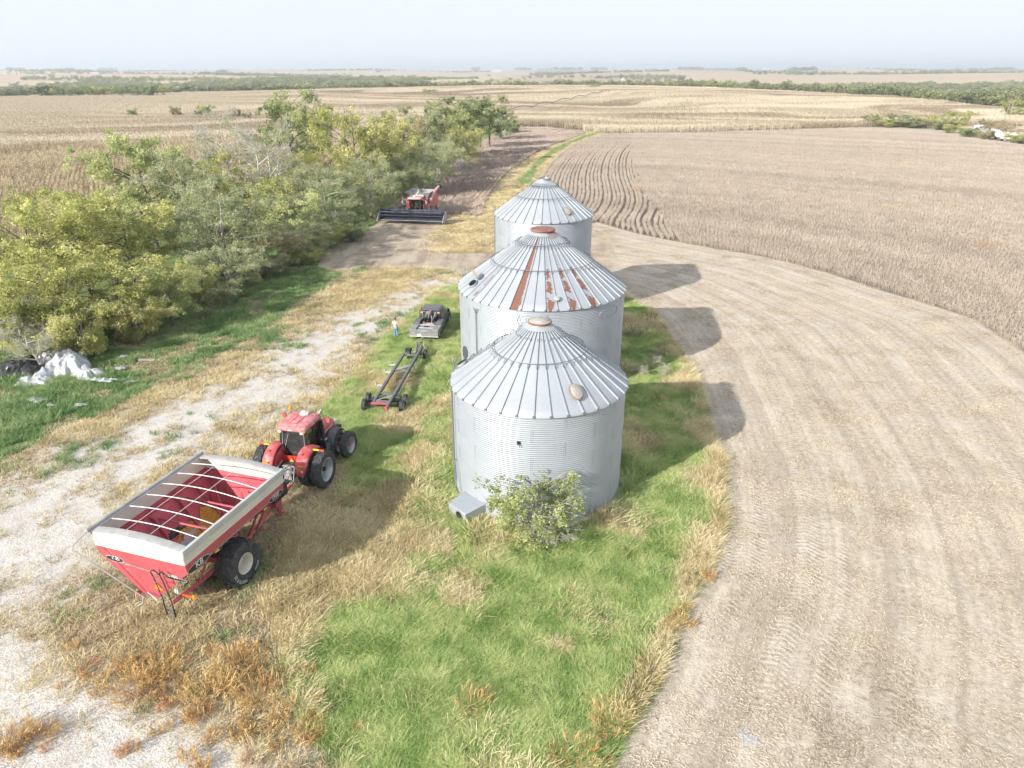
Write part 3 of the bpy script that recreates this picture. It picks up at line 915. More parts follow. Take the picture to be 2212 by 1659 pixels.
# unloading box, downpipe and small fittings of the nearest bin
def bin_fittings():
    a = R(222)
    ca, sa = math.cos(a), math.sin(a)
    er_ = 4.3
    M4 = Matrix.Translation((er_ * ca, er_ * sa, 0)) @ Matrix.Rotation(a, 4, 'Z')
    mb = MB()
    mb.add([(-0.1, -0.8, 0.1), (1.1, -0.65, 0.1), (1.1, 0.65, 0.1), (-0.1, 0.8, 0.1), (-0.1, -0.8, 0.82), (1.1, -0.65, 0.66), (1.1, 0.65, 0.66), (-0.1, 0.8, 0.82)],
           [(0, 1, 5, 4), (1, 2, 6, 5), (2, 3, 7, 6), (4, 5, 6, 7), (0, 3, 2, 1)], M4)
    bx = mb.build('fan_box', M['zinc'], b1, bevel=0.03)
    op = MB(); op.lathe([(0.22, 1.104), (0.0, 1.104)], 20, 'x', (0, 0.2, 0.36)); op.v = [tuple(M4 @ Vector(p)) for p in op.v]
    op.build('fan_opening', M['dark_void'], bx, ang=None)
    lp = MB(); lp.tube([M4 @ Vector((1.11, 0.2 + 0.24 * math.cos(t), 0.36 + 0.24 * math.sin(t))) for t in np.linspace(0, 2 * PI, 20, endpoint=False)], 0.03, 5, closed=True)
    lp.build('rim', M['zinc_dark'], bx)
    dp = MB()
    def w(ang, off, z):
        return ((4.3 + off) * math.cos(ang), (4.3 + off) * math.sin(ang), z)
    A = R(196)
    dp.tube([w(A, 0.13, 0.8), w(A, 0.13, 5.8)], 0.05, 6)
    dp.build('conduit', M['zinc_dark'], b1)
    dp = MB(); dp.tube([w(R(200), 0.1, 2.2), w(R(200), 0.18, 2.1), w(R(201), 0.16, 1.2), w(R(205), 0.3, 0.9), w(R(206), 0.2, 0.5)], 0.035, 6)
    dp.build('cable', M['zinc_dark'], b1)
    cl = MB(); cl.box(*w(R(-104), 0.05, 4.6), 0.10, 0.12, 0.14, (0, 0, R(-104)))
    cl.tube([w(R(-104), 0.1, 4.6), w(R(-103), 0.12, 4.44)], 0.02, 4)
    cl.build('wall_bracket', M['black'], b1)
    # printed mark and pole of the widest bin
    def cyl(z0, a0, rr):
        return lambda x, y: (rr * math.cos(a0 + x / rr), rr * math.sin(a0 + x / rr), z0 + y)
    lettering('OOOP', 0.62, cyl(5.72, R(-97.5), 5.705), M['logo_grey'], b2, 'printed_mark')
    hx = MB()
    pts = [(-1.05, 0), (-0.85, 0.38), (0.85, 0.38), (1.05, 0), (0.85, -0.38), (-0.85, -0.38)]
    f = cyl(5.72, R(-97.5), 5.71)
    pl = []
    for i in range(6):
        p, q = pts[i], pts[(i + 1) % 6]
        pl += [f(p[0] + (q[0] - p[0]) * k / 5, p[1] + (q[1] - p[1]) * k / 5) for k in range(5)]
    hx.tube(pl, 0.018, 4, closed=True); hx.build('printed_outline', M['logo_grey'], b2)
    for aa in (R(-42),):
        f2 = cyl(5.72, aa, 5.71)
        hx = MB(); hx.tube([f2(1.0 * math.cos(t), 0.36 * math.sin(t)) for t in np.linspace(0, 2 * PI, 24, endpoint=False)], 0.018, 4, closed=True); hx.build('printed_outline', M['logo_grey'], b2)
    pm_ = MB()
    def w2(ang, off, z):
        return ((5.68 + off) * math.cos(ang), (5.68 + off) * math.sin(ang), z)
    a = R(-140)
    pm_.tube([w2(a, 0.08, 1.5), w2(a, 0.08, 5.9)], 0.028, 5)
    for da in (-0.035, 0.035):
        pm_.tube([w2(a, 0.08, 5.6), w2(a + da, 0.1, 5.9), w2(a + da, 0.1, 5.95)], 0.025, 5)
    pm_.build('indicator_pole', M['zinc_dark'], b2)
bin_fittings()

# ------------------------------------------------------------------ plant materials
def leaf_material(name, a, b, c, trans=0.45, spread=0.5, scale=0.35):
    """Foliage: tone per leaf clump, per plant and by slow patches; part of the light passes through the leaf."""
    t = NT(name)
    P = t.pos()
    f = t.math('ADD', t.math('MULTIPLY', t.attr('tone'), spread), t.math('ADD', t.math('MULTIPLY', t.rnd(), 0.25), t.math('MULTIPLY', t.ss(t.noise(P, scale, 3), 0.3, 0.7), 0.5 - 0.25 * spread)))
    col = t.ramp(f, [(0.2, a), (0.5, b), (0.85, c)])
    d = t.n('ShaderNodeBsdfDiffuse', {'Color': col})
    tr = t.n('ShaderNodeBsdfTranslucent', {'Color': col})
    mx = t.n('ShaderNodeMixShader', {0: trans, 1: d.outputs[0], 2: tr.outputs[0]})
    t.t.links.new(mx.outputs[0], t.out.inputs['Surface'])
    return t.m

def bark_material(name, a, b):
    t = NT(name)
    o = t.obj()
    n = t.noise(t.vmath('MULTIPLY', o, (6, 6, 1.2)), 1.5, 4, 0.65)
    t.bsdf(t.ramp(n, [(0.3, a), (0.7, b)]), 0.9, 0, None, 0.1)
    return t.m

M['bark'] = bark_material('grey_brown_bark', (0.10, 0.085, 0.07), (0.24, 0.21, 0.18))
M['bark_pale'] = bark_material('pale_grey_bark', (0.34, 0.32, 0.29), (0.62, 0.59, 0.55))
LEAF = {
    'yellow': leaf_material('yellow_green_leaves', (0.293, 0.318, 0.108), (0.496, 0.509, 0.184), (0.738, 0.712, 0.318)),
    'lime': leaf_material('light_green_leaves', (0.269, 0.325, 0.123), (0.448, 0.493, 0.213), (0.672, 0.683, 0.358)),
    'olive': leaf_material('olive_leaves', (0.263, 0.296, 0.099), (0.477, 0.486, 0.180), (0.724, 0.674, 0.312)),
    'grey': leaf_material('grey_green_leaves', (0.245, 0.28, 0.145), (0.39, 0.42, 0.225), (0.58, 0.59, 0.37)),
    'dark': leaf_material('dark_green_leaves', (0.171, 0.225, 0.093), (0.310, 0.365, 0.171), (0.528, 0.559, 0.279)),
    'brown': leaf_material('browning_leaves', (0.264, 0.234, 0.120), (0.408, 0.360, 0.204), (0.564, 0.504, 0.312)),
    'cedar': leaf_material('cedar_foliage', (0.03, 0.055, 0.028), (0.06, 0.09, 0.045), (0.11, 0.13, 0.07), 0.15),
    'far': leaf_material('distant_wood_leaves', (0.14, 0.17, 0.085), (0.24, 0.265, 0.13), (0.40, 0.40, 0.20), 0.3, 0.45, 0.012),
}

def leaf_cloud(cent, rad, nper, size, rn, tone, up=0.35, flat=1.0):
    """Rhombic leaf faces around cluster centres. Returns V, F, tone."""
    k = len(cent)
    n = k * nper
    c = np.repeat(cent, nper, 0); rr = np.repeat(rad, nper)
    d = rn.normal(size=(n, 3)); d /= np.linalg.norm(d, axis=1)[:, None]
    p = c + d * (rr * rn.random(n) ** 0.45)[:, None] * np.array([1, 1, 0.75 * flat])
    nr = rn.normal(size=(n, 3)); nr[:, 2] = np.abs(nr[:, 2]) + up
    nr /= np.linalg.norm(nr, axis=1)[:, None]
    a = np.cross(nr, rn.normal(size=(n, 3))); a /= np.linalg.norm(a, axis=1)[:, None] + 1e-9
    b = np.cross(nr, a)
    s = (size * (0.6 + 0.8 * rn.random(n)))[:, None]
    V = np.empty((n, 4, 3))
    V[:, 0] = p - a * s; V[:, 1] = p + b * s * 0.45 - nr * s * 0.12; V[:, 2] = p + a * s; V[:, 3] = p - b * s * 0.45 - nr * s * 0.12
    F = np.arange(n * 4).reshape(n, 4)
    T = np.repeat(np.repeat(tone, nper) + rn.normal(0, 0.10, n), 4)
    return V.reshape(-1, 3), F, T

def set_tone(me, T):
    at = me.attributes.new('tone', 'FLOAT', 'POINT')
    at.data.foreach_set('value', np.clip(T, 0, 1).astype(np.float32))

def grow(rn, height, width, base, stems=1, limbs=9, subs=5, lean=0.0, twigs=0, drop=0.0):
    """Skeleton: returns list of (points, radii) and tip positions."""
    br = []; tips = []
    for s in range(stems):
        a0 = rn.random() * 2 * PI
        ln = lean + (0.10 if stems > 1 else 0.03)
        top = np.array([math.cos(a0) * ln * height, math.sin(a0) * ln * height, height * (0.74 + 0.12 * rn.random())])
        n = 7
        pts = [np.array([0.12 * s * math.cos(a0), 0.12 * s * math.sin(a0), -0.1])]
        for i in range(1, n):
            t = i / (n - 1)
            pts.append(top * t + np.array([rn.normal(0, 0.018), rn.normal(0, 0.018), 0]) * height)
        r0 = 0.021 * height / math.sqrt(stems)
        rad = [r0 * (1.25 - 1.1 * i / (n - 1)) + 0.012 for i in range(n)]
        br.append((pts, rad))
        for l in range(limbs):
            t = base + (0.97 - base) * (l + rn.random() * 0.8) / limbs
            k = t * (n - 1); i = min(int(k), n - 2); fr = k - i
            p0 = pts[i] * (1 - fr) + pts[i + 1] * fr
            az = a0 + l * 2.4 + rn.normal(0, 0.3)
            # reach the crown envelope
            zt = p0[2] / height
            env = width * 0.5 * math.sqrt(max(0.06, 1 - ((zt - 0.50) / 0.56) ** 2)) * (0.72 + 0.5 * rn.random())
            rise = height * (0.06 + 0.22 * rn.random()) - drop * height * rn.random()
            p1 = p0 + np.array([math.cos(az) * env * 0.5, math.sin(az) * env * 0.5, rise * 0.62])
            p2 = p0 + np.array([math.cos(az + 0.2) * env, math.sin(az + 0.2) * env, rise])
            rl = rad[i] * 0.55
            br.append(([p0, (p0 + p1) / 2 + rn.normal(0, 0.02, 3) * height * 0.4, p1, p2], [rl, rl * 0.8, rl * 0.55, 0.012]))
            tips.append(p2)
            for q in range(subs):
                u = 0.35 + 0.6 * rn.random()
                b0 = p0 + (p1 - p0) * min(1, u * 2) if u < 0.5 else p1 + (p2 - p1) * (u * 2 - 1)
                a2 = az + rn.normal(0, 0.9)
                ll = env * (0.30 + 0.35 * rn.random())
                b1 = b0 + np.array([math.cos(a2) * ll, math.sin(a2) * ll, height * (rn.random() * 0.10 - 0.02) - drop * height * 0.3 * rn.random()])
                br.append(([b0, (b0 + b1) / 2 + rn.normal(0, 0.05, 3), b1], [rl * 0.35, rl * 0.25, 0.008]))
                tips.append(b1)
                for w in range(twigs):
                    c0 = b0 + (b1 - b0) * (0.3 + 0.7 * rn.random())
                    c1 = c0 + rn.normal(0, 1, 3) * np.array([0.42, 0.42, 0.3]) * ll * 0.7 + np.array([0, 0, 0.06 * height])
                    br.append(([c0, (c0 + c1) / 2 + rn.normal(0, 0.05, 3), c1], [0.016, 0.011, 0.006]))
                    tips.append(c1)
        tips.append(pts[-1])
    return br, np.array(tips)

def wood_mesh(br, mat, name='trunk', thick=1.0):
    mb = MB()
    for pts, rad in br:
        r = max(rad)
        mb.tube([Vector(p) for p in pts], [x * thick for x in rad], 7 if r > 0.06 else (4 if r > 0.02 else 3), cap=False)
    me = bpy.data.meshes.new(name)
    me.from_pydata(mb.v, [], mb.f)
    me.polygons.foreach_set('use_smooth', [True] * len(me.polygons))
    me.materials.append(mat)
    return me

def tree_kind(seed, height, width, base, stems, limbs, subs, nper, size, crad, mat, bark, drop=0.0, twigs=0, up=0.35, extra=1, thick=1.0):
    rn = np.random.default_rng(seed)
    br, tips = grow(rn, height, width, base, stems, limbs, subs, drop=drop, twigs=twigs)
    cent = [tips]
    for e in range(extra):
        cent.append(tips * np.array([0.86, 0.86, 1.0]) + rn.normal(0, 0.055, tips.shape) * height * np.array([1, 1, 0.7]))
    cent = np.concatenate(cent)
    keep = rn.random(len(cent)) < 0.86
    cent = cent[keep]
    cent[:, 2] = np.clip(cent[:, 2], height * 0.10, height * 1.02)
    rad = crad * (0.55 + 0.9 * rn.random(len(cent)))
    tone = rn.random(len(cent))
    V, F, T = leaf_cloud(cent, rad, nper, size, rn, tone, up)
    V[:, 2] *= height / max(V[:, 2].max(), 0.1)
    w = max(np.percentile(np.abs(V[:, 0]), 99), np.percentile(np.abs(V[:, 1]), 99)) * 2
    cm = np_mesh('crown', V, F, mat)
    set_tone(cm, T)
    return dict(h=height, w=w, crown=cm, trunk=wood_mesh(br, bark, thick=thick))

KIND = {
    'elm_a': tree_kind(11, 10, 9.5, 0.16, 2, 11, 6, 60, 0.14, 0.68, LEAF['yellow'], M['bark']),
    'elm_b': tree_kind(12, 10, 9.0, 0.20, 1, 14, 6, 66, 0.14, 0.68, LEAF['lime'], M['bark']),
    'ash': tree_kind(13, 13, 9.0, 0.28, 1, 14, 6, 76, 0.16, 0.74, LEAF['olive'], M['bark']),
    'olive': tree_kind(14, 9, 8.5, 0.10, 3, 8, 6, 66, 0.115, 0.66, LEAF['grey'], M['bark_pale'], drop=0.05),
    'willow': tree_kind(15, 10, 9.0, 0.14, 3, 8, 6, 66, 0.115, 0.66, LEAF['grey'], M['bark_pale'], drop=0.10),
    'bare': tree_kind(16, 10, 8.0, 0.25, 2, 9, 6, 6, 0.10, 0.6, LEAF['grey'], M['bark_pale'], twigs=7, extra=0, thick=1.6),
    'shrub': tree_kind(17, 4, 4.6, 0.04, 4, 6, 5, 52, 0.11, 0.52, LEAF['grey'], M['bark_pale'], extra=1),
}

TREES = [  # raster x, y of the top, distance, crown width, kind, foliage, label
 (45, 432, 60, 10, 'elm_a', 'yellow', 'yellow-green tree cut by the left picture edge, above the plastic heap'),
 (150, 418, 66, 10.5, 'elm_a', 'yellow', 'broad yellow-green tree behind the foremost trees at left'),
 (95, 545, 54, 9, 'elm_a', 'yellow', 'dense yellow-green tree directly behind the black plastic sheet'),
 (225, 560, 56, 9, 'elm_a', 'olive', 'dark olive tree with low spreading branches right of the plastic heap'),
 (255, 430, 69, 10, 'elm_b', 'yellow', 'yellow-green tree in front of the tall lime tree'),
 (290, 285, 87, 11, 'elm_b', 'lime', 'tall rounded lime-green tree standing against the left cornfield'),
 (215, 400, 80, 9, 'elm_b', 'lime', 'lime-green tree at the cornfield edge left of the tall rounded one'),
 (345, 578, 57, 5.6, 'elm_a', 'lime', 'small pale yellow-green tree at the grass edge, foremost of the belt'),
 (392, 335, 84, 9.5, 'willow', 'grey', 'tall grey-green feathery tree right of the lime-green one'),
 (455, 400, 73, 9, 'willow', 'grey', 'grey-green tree with forked pale trunk in the belt middle'),
 (480, 250, 108, 9.5, 'bare', 'grey', 'leafless pale grey tree left of the tall dark tree'),
 (560, 285, 102, 8.5, 'bare', 'grey', 'leaning leafless tree in front of the tall dark tree'),
 (612, 200, 132, 11, 'ash', 'dark', 'tallest dark green tree, rising above the belt against corn'),
 (672, 232, 140, 6.5, 'ash', 'dark', 'narrow dark tree just right of the tallest one'),
 (520, 385, 86, 8.5, 'elm_a', 'olive', 'olive tree below the leafless grey trees'),
 (610, 405, 84, 8, 'elm_b', 'lime', 'pale green tree between olive and grey-green trees'),
 (545, 492, 75, 8, 'elm_a', 'brown', 'brownish-green low tree at the belt front'),
 (480, 520, 67, 6.5, 'olive', 'grey', 'low grey-green tree with pale stems at the green strip'),
 (640, 470, 82, 7.5, 'olive', 'grey', 'silvery tree in front of the pale green one'),
 (690, 350, 101, 9, 'willow', 'grey', 'grey-green tree left of the big golden-olive tree'),
 (755, 232, 118, 12, 'elm_a', 'olive', 'big domed golden-olive tree in the belt middle'),
 (825, 262, 126, 10, 'elm_b', 'yellow', 'yellowish tree adjoining the golden-olive dome on its right'),
 (800, 335, 106, 7.5, 'willow', 'grey', 'grey-green tree below the yellowish one'),
 (712, 430, 92, 6, 'olive', 'grey', 'rounded silvery tree left of the combine'),
 (690, 475, 87, 6, 'olive', 'olive', 'low olive tree at the strip edge, left of the combine'),
 (795, 392, 112, 6, 'olive', 'grey', 'silvery low tree nearest the combine'),
 (868, 245, 143, 8, 'elm_b', 'brown', 'thin brownish tree right of the yellowish tree'),
 (868, 340, 124, 7, 'olive', 'grey', 'grey-green tree behind the combine grain tank'),
 (912, 232, 152, 10, 'ash', 'grey', 'grey-green tree right of the thin brownish one'),
 (905, 320, 126, 8, 'willow', 'grey', 'feathery grey tree at the belt foot above the combine'),
 (958, 218, 168, 10.5, 'ash', 'dark', 'dark green tree in the far belt, first of three'),
 (945, 296, 142, 8, 'olive', 'grey', 'low grey tree below the far dark trees'),
 (1008, 212, 187, 11, 'ash', 'dark', 'dark green tree in the far belt, middle of three'),
 (1000, 268, 165, 7.5, 'olive', 'olive', 'low olive tree at the foot of the far dark trees'),
 (1056, 208, 208, 9.5, 'ash', 'dark', 'dark green tree ending the far belt, tallest there'),
 (1082, 236, 232, 8, 'olive', 'dark', 'small dark tree at the far end of the belt'),
 (430, 330, 98, 9, 'elm_b', 'olive', 'olive crown filling the gap behind the grey-green trees'),
 (640, 330, 118, 9, 'elm_a', 'olive', 'olive crown below the tallest dark tree'),
 (880, 285, 150, 9, 'elm_b', 'grey', 'grey-green crown between thin brownish and far dark trees'),
 (985, 235, 182, 9, 'elm_a', 'olive', 'olive crown between the far dark trees'),
 (1035, 228, 205, 9, 'elm_b', 'dark', 'dark crown left of the tree ending the belt'),
 (1108, 262, 258, 5, 'shrub', 'dark', 'last bush of the belt at the corn corner'),
]
GRP = 'trees of the belt along the left field'
def plant(name, kind, foliage, x, y, h, w, rz, label, cat='tree', group=None, flat=None):
    k = KIND[kind]
    root = empty(name, (x, y, tz(x, y) - 0.05), rz, label, cat, group)
    sx, sz = w / k['w'], h / k['h']
    root.scale = (sx, sx, sz)
    t_ = link('trunk', k['trunk'], root)
    c_ = link('crown', k['crown'], root)
    c_.material_slots[0].link = 'OBJECT'
    c_.material_slots[0].material = LEAF[foliage]
    return root
for i, (px, py, Y, w, kd, fo, lab) in enumerate(TREES):
    X, h = DY(px, py, Y)
    plant('deciduous_tree', kd, fo, X, Y, h * 1.06, w * 1.25, 1.7 * i + 0.3, lab, 'tree', GRP)
# lower front trees and brush in the belt
SHRUBS = [(60, 700, 48, 5.0, 'bare', 'grey', 'leafless grey brush overhanging the black plastic'),
 (15, 640, 50, 5.5, 'bare', 'grey', 'leafless grey brush at the left picture edge'),
 (570, 545, 73.5, 5.0, 'shrub', 'grey', 'silvery shrub in front of the brownish low tree'),
 (470, 605, 63, 3.6, 'shrub', 'grey', 'small grey shrub at the brown weeds by the strip'),
 (420, 560, 64, 4.4, 'shrub', 'olive', 'olive shrub beside the forked pale trunk'),
 (655, 535, 79, 4.2, 'shrub', 'olive', 'olive shrub where the green strip narrows'),
 (760, 480, 91, 4.2, 'shrub', 'grey', 'grey shrub left of the combine header'),
 (150, 640, 50.5, 5.5, 'shrub', 'olive', 'olive bush right behind the white plastic'),
 (280, 640, 54, 4.6, 'shrub', 'olive', 'olive bush left of the small pale tree'),
 (30, 600, 51, 5.5, 'shrub', 'yellow', 'yellow-green bush above the leafless brush')]
for i, (px, py, Y, w, kd, fo, lab) in enumerate(SHRUBS):
    X, h = DY(px, py, Y)
    plant('shrub', kd, fo, X, Y, max(1.5, h), w, 2.1 * i, lab, 'bush', 'shrubs along the belt')

# ------------------------------------------------------------------ grass, weeds, stubble and crops
M['grass'] = leaf_material('long_green_grass', (0.13, 0.26, 0.07), (0.30, 0.44, 0.135), (0.62, 0.67, 0.31), 0.36, 0.6, 0.8)
M['grass_strip'] = leaf_material('lush_strip_grass', (0.119, 0.231, 0.091), (0.224, 0.336, 0.133), (0.434, 0.497, 0.252), 0.3, 0.45, 0.3)
M['straw'] = leaf_material('dry_straw_grass', (0.358, 0.280, 0.140), (0.627, 0.521, 0.302), (0.829, 0.728, 0.482), 0.3, 0.5, 0.4)
M['brown_grass'] = leaf_material('brown_dry_turf', (0.295, 0.224, 0.142), (0.496, 0.395, 0.260), (0.684, 0.578, 0.389), 0.2, 0.5, 0.35)
M['weed'] = leaf_material('rusty_orange_weed', (0.36, 0.20, 0.08), (0.55, 0.35, 0.145), (0.68, 0.51, 0.25), 0.25, 0.6, 0.8)
M['weed_red'] = leaf_material('reddish_weed', (0.34, 0.14, 0.09), (0.50, 0.25, 0.14), (0.60, 0.38, 0.22), 0.25, 0.6, 0.8)
M['weed_brown'] = leaf_material('brown_weed', (0.13, 0.095, 0.06), (0.22, 0.165, 0.11), (0.33, 0.26, 0.18), 0.2, 0.6, 0.8)
M['residue'] = leaf_material('bean_straw', (0.24, 0.185, 0.13), (0.43, 0.355, 0.265), (0.62, 0.54, 0.42), 0.1, 0.7, 0.2)
M['soy'] = leaf_material('ripe_bean_plants', (0.224, 0.179, 0.146), (0.370, 0.308, 0.252), (0.526, 0.454, 0.375), 0.15, 0.6, 0.06)
M['soy_dark'] = leaf_material('dark_bean_plants', (0.234, 0.179, 0.156), (0.390, 0.312, 0.265), (0.593, 0.491, 0.421), 0.15, 0.6, 0.06)
M['corn'] = leaf_material('ripe_corn', (0.28, 0.205, 0.125), (0.46, 0.365, 0.24), (0.62, 0.53, 0.37), 0.2, 0.6, 0.03)

def contour_corn():
    """Corn on the rise: strips of paler and darker crop along the contour."""
    t = NT('ripe_corn_in_contour_strips')
    P = t.pos()
    wp = t.vmath('ADD', P, t.n('ShaderNodeCombineXYZ', {1: t.math('MULTIPLY', t.math('SUBTRACT', t.noise(P, 0.0035, 2), 0.5), 420.0)}).outputs[0])
    v = t.vmath('MULTIPLY', wp, (0.004, 0.035, 0.0))
    s = t.noise(v, 1.0, 3, 0.6, 0.6)
    f = t.math('ADD', t.math('MULTIPLY', t.attr('tone'), 0.35), t.math('ADD', 0.42, t.math('MULTIPLY', t.math('SUBTRACT', t.ss(s, 0.34, 0.66), 0.5), t.ss(t.n('ShaderNodeSeparateXYZ', {0: P}).outputs[0], -260.0, -60.0))))
    c = t.ramp(f, [(0.1, (0.34, 0.27, 0.19)), (0.45, (0.48, 0.40, 0.29)), (0.9, (0.64, 0.56, 0.43))])
    d = t.n('ShaderNodeBsdfDiffuse', {'Color': c}); tr = t.n('ShaderNodeBsdfTranslucent', {'Color': c})
    mx = t.n('ShaderNodeMixShader', {0: 0.2, 1: d.outputs[0], 2: tr.outputs[0]})
    t.t.links.new(mx.outputs[0], t.out.inputs['Surface'])
    return t.m
M['corn_rise'] = contour_corn()
def banded_beans():
    """Ripe beans whose tone changes in soft arcs along the rows."""
    t = NT('ripe_beans_in_soft_bands')
    P = t.pos()
    r = t.vmath('LENGTH', t.vmath('MULTIPLY', t.vmath('SUBTRACT', P, (-4.5, 53.3, 0.0)), (1.0, 1.0, 0.0)))
    rw = t.math('ADD', r, t.math('MULTIPLY', t.noise(P, 0.02, 2), 22.0))
    b = t.noise(t.n('ShaderNodeCombineXYZ', {0: rw}).outputs[0], 0.085, 2, 0.6)
    f = t.math('ADD', t.math('MULTIPLY', t.attr('tone'), 0.42), t.math('ADD', t.math('MULTIPLY', t.rnd(), 0.16), t.math('ADD', 0.14, t.math('MULTIPLY', t.ss(b, 0.3, 0.62), 0.22))))
    c = t.ramp(f, [(0.15, (0.26, 0.21, 0.172)), (0.5, (0.43, 0.365, 0.302)), (0.85, (0.59, 0.51, 0.43))])
    c = t.mix(t.math('MULTIPLY', t.ss(t.noise(P, 0.11, 3), 0.63, 0.72), 0.5), c, (0.46, 0.30, 0.15))
    d = t.n('ShaderNodeBsdfDiffuse', {'Color': c}); tr = t.n('ShaderNodeBsdfTranslucent', {'Color': c})
    mx = t.n('ShaderNodeMixShader', {0: 0.15, 1: d.outputs[0], 2: tr.outputs[0]})
    t.t.links.new(mx.outputs[0], t.out.inputs['Surface'])
    return t.m
M['soy'] = banded_beans()

def blades(seed, n, spread, h0, h1, wd, bend, wind=(0.0, 0.0), nseg=4, heads=0.0):
    rn = np.random.default_rng(seed)
    V = np.zeros((n, nseg + 1, 2, 3)); T = np.zeros((n, nseg + 1, 2))
    r = spread * np.sqrt(rn.random(n)); a = rn.random(n) * 2 * PI
    bx, by = r * np.cos(a), r * np.sin(a)
    h = h0 + (h1 - h0) * rn.random(n)
    da = a + rn.normal(0, 0.9, n)
    lx = np.cos(da) * bend * (0.4 + rn.random(n)) + wind[0]; ly = np.sin(da) * bend * (0.4 + rn.random(n)) + wind[1]
    wa = rn.random(n) * PI
    tn = rn.random(n)
    for k in range(nseg + 1):
        t = k / nseg
        cx = bx + lx * h * t ** 1.8; cy = by + ly * h * t ** 1.8
        cz = h * (t - 0.28 * np.hypot(lx, ly) * t ** 2.2)
        w = wd * (1 - 0.85 * t ** 1.5) if heads == 0 else wd * (0.5 + heads * math.exp(-((t - 0.85) / 0.14) ** 2))
        for s in (0, 1):
            sg = -1 if s == 0 else 1
            V[:, k, s, 0] = cx + sg * w * np.cos(wa); V[:, k, s, 1] = cy + sg * w * np.sin(wa); V[:, k, s, 2] = cz - 0.02
            T[:, k, s] = tn * 0.7 + 0.3 * t
    idx = np.arange(n * (nseg + 1) * 2).reshape(n, nseg + 1, 2)
    F = np.stack([idx[:, :-1, 0], idx[:, :-1, 1], idx[:, 1:, 1], idx[:, 1:, 0]], -1).reshape(-1, 4)
    return V.reshape(-1, 3), F, T.ravel()

def tuft(name, mat, *a, **k):
    V, F, T = blades(*a, **k)
    me = np_mesh(name, V, F, mat); set_tone(me, T)
    return me

WIND = (0.28, 0.10)
green_t = [tuft('long_grass_tuft', M['grass'], 100 + i, 36, 0.24, 0.14, 0.40, 0.008, 0.9, WIND) for i in range(7)]
strip_t = [tuft('strip_grass_tuft', M['grass_strip'], 120 + i, 26, 0.30, 0.16, 0.42, 0.018, 0.6, (0.1, 0)) for i in range(4)]
straw_t = [tuft('straw_tuft', M['straw'], 140 + i, 28, 0.22, 0.18, 0.48, 0.006, 0.7, WIND, 4, 1.0) for i in range(6)]
turf_t = [tuft('dry_turf_tuft', M['brown_grass'], 160 + i, 22, 0.28, 0.08, 0.26, 0.014, 0.9, (0.2, 0.1), 3) for i in range(4)]
straw_s = [tuft('short_straw_tuft', M['straw'], 170 + i, 22, 0.30, 0.10, 0.34, 0.013, 0.9, (0.2, 0.1), 3) for i in range(4)]

def rand_in(poly, dens, extra=None):
    P = np.array(poly); lo = P.min(0); hi = P.max(0)
    n = int((hi - lo).prod() * dens)
    x = lo[0] + (hi[0] - lo[0]) * rng.random(n); y = lo[1] + (hi[1] - lo[1]) * rng.random(n)
    k = in_poly(x, y, P) & (np.abs(x) < y * 0.86 + 9) & (y > 8)
    return x[k], y[k]

def ground_z(x, y):
    d = np.hypot(x, y)
    return terrain(x, y) + (0.10 * (vnoise(x, y, 4.5, 3) - 0.5) + 0.05 * (vnoise(x, y, 1.3, 5) - 0.5)) * sm(130, 90, d) * (d < 130)

BINS = [(1.34, 32.54, 4.65), (2.06, 47.70, 6.0), (2.74, 62.09, 4.5)]
def off_bins(x, y):
    k = np.ones(len(x), bool)
    for bx, by, br in BINS:
        k &= np.hypot(x - bx, y - by) > br
    return k

STRAW_SPOTS = [(D(750, 1180), 2.1), (D(840, 1090), 2.0), (D(1000, 1280), 1.1), (D(790, 1250), 1.5), (D(680, 1250), 1.6), (D(930, 1180), 1.0), (D(1080, 1150), 0.9), (D(870, 920), 1.4), (D(900, 1000), 1.2),
               (D(1535, 1040), 1.4), (D(1545, 1180), 1.2), (D(1515, 1240), 1.0), (D(1510, 930), 1.2), (D(1380, 960), 1.2), (D(960, 870), 1.1), (D(830, 830), 1.5), (D(640, 1130), 2.0), (D(1400, 700), 2.0), (D(1480, 830), 1.3),
               (D(560, 1350), 1.8), (D(640, 1330), 1.4), (D(480, 1330), 2.0), (D(1290, 1120), 0.8), (D(1210, 1400), 0.5)]
def straw_map(x, y):
    m = 0.46 * vnoise(x, y, 2.1, 11) + 0.24 * vnoise(x, y, 0.8, 12) - 0.05 + 0.05 * sm(-3, -9, x)
    for (sx, sy), r in STRAW_SPOTS:
        m = m + 0.62 * np.exp(-((x - sx) ** 2 + (y - sy) ** 2) / (r * r))
    isl = sdist(x, y, ISLAND)
    m = m + (0.12 + 0.22 * sm(2, 5, x)) * sm(1.3, 0.0, isl)
    return m

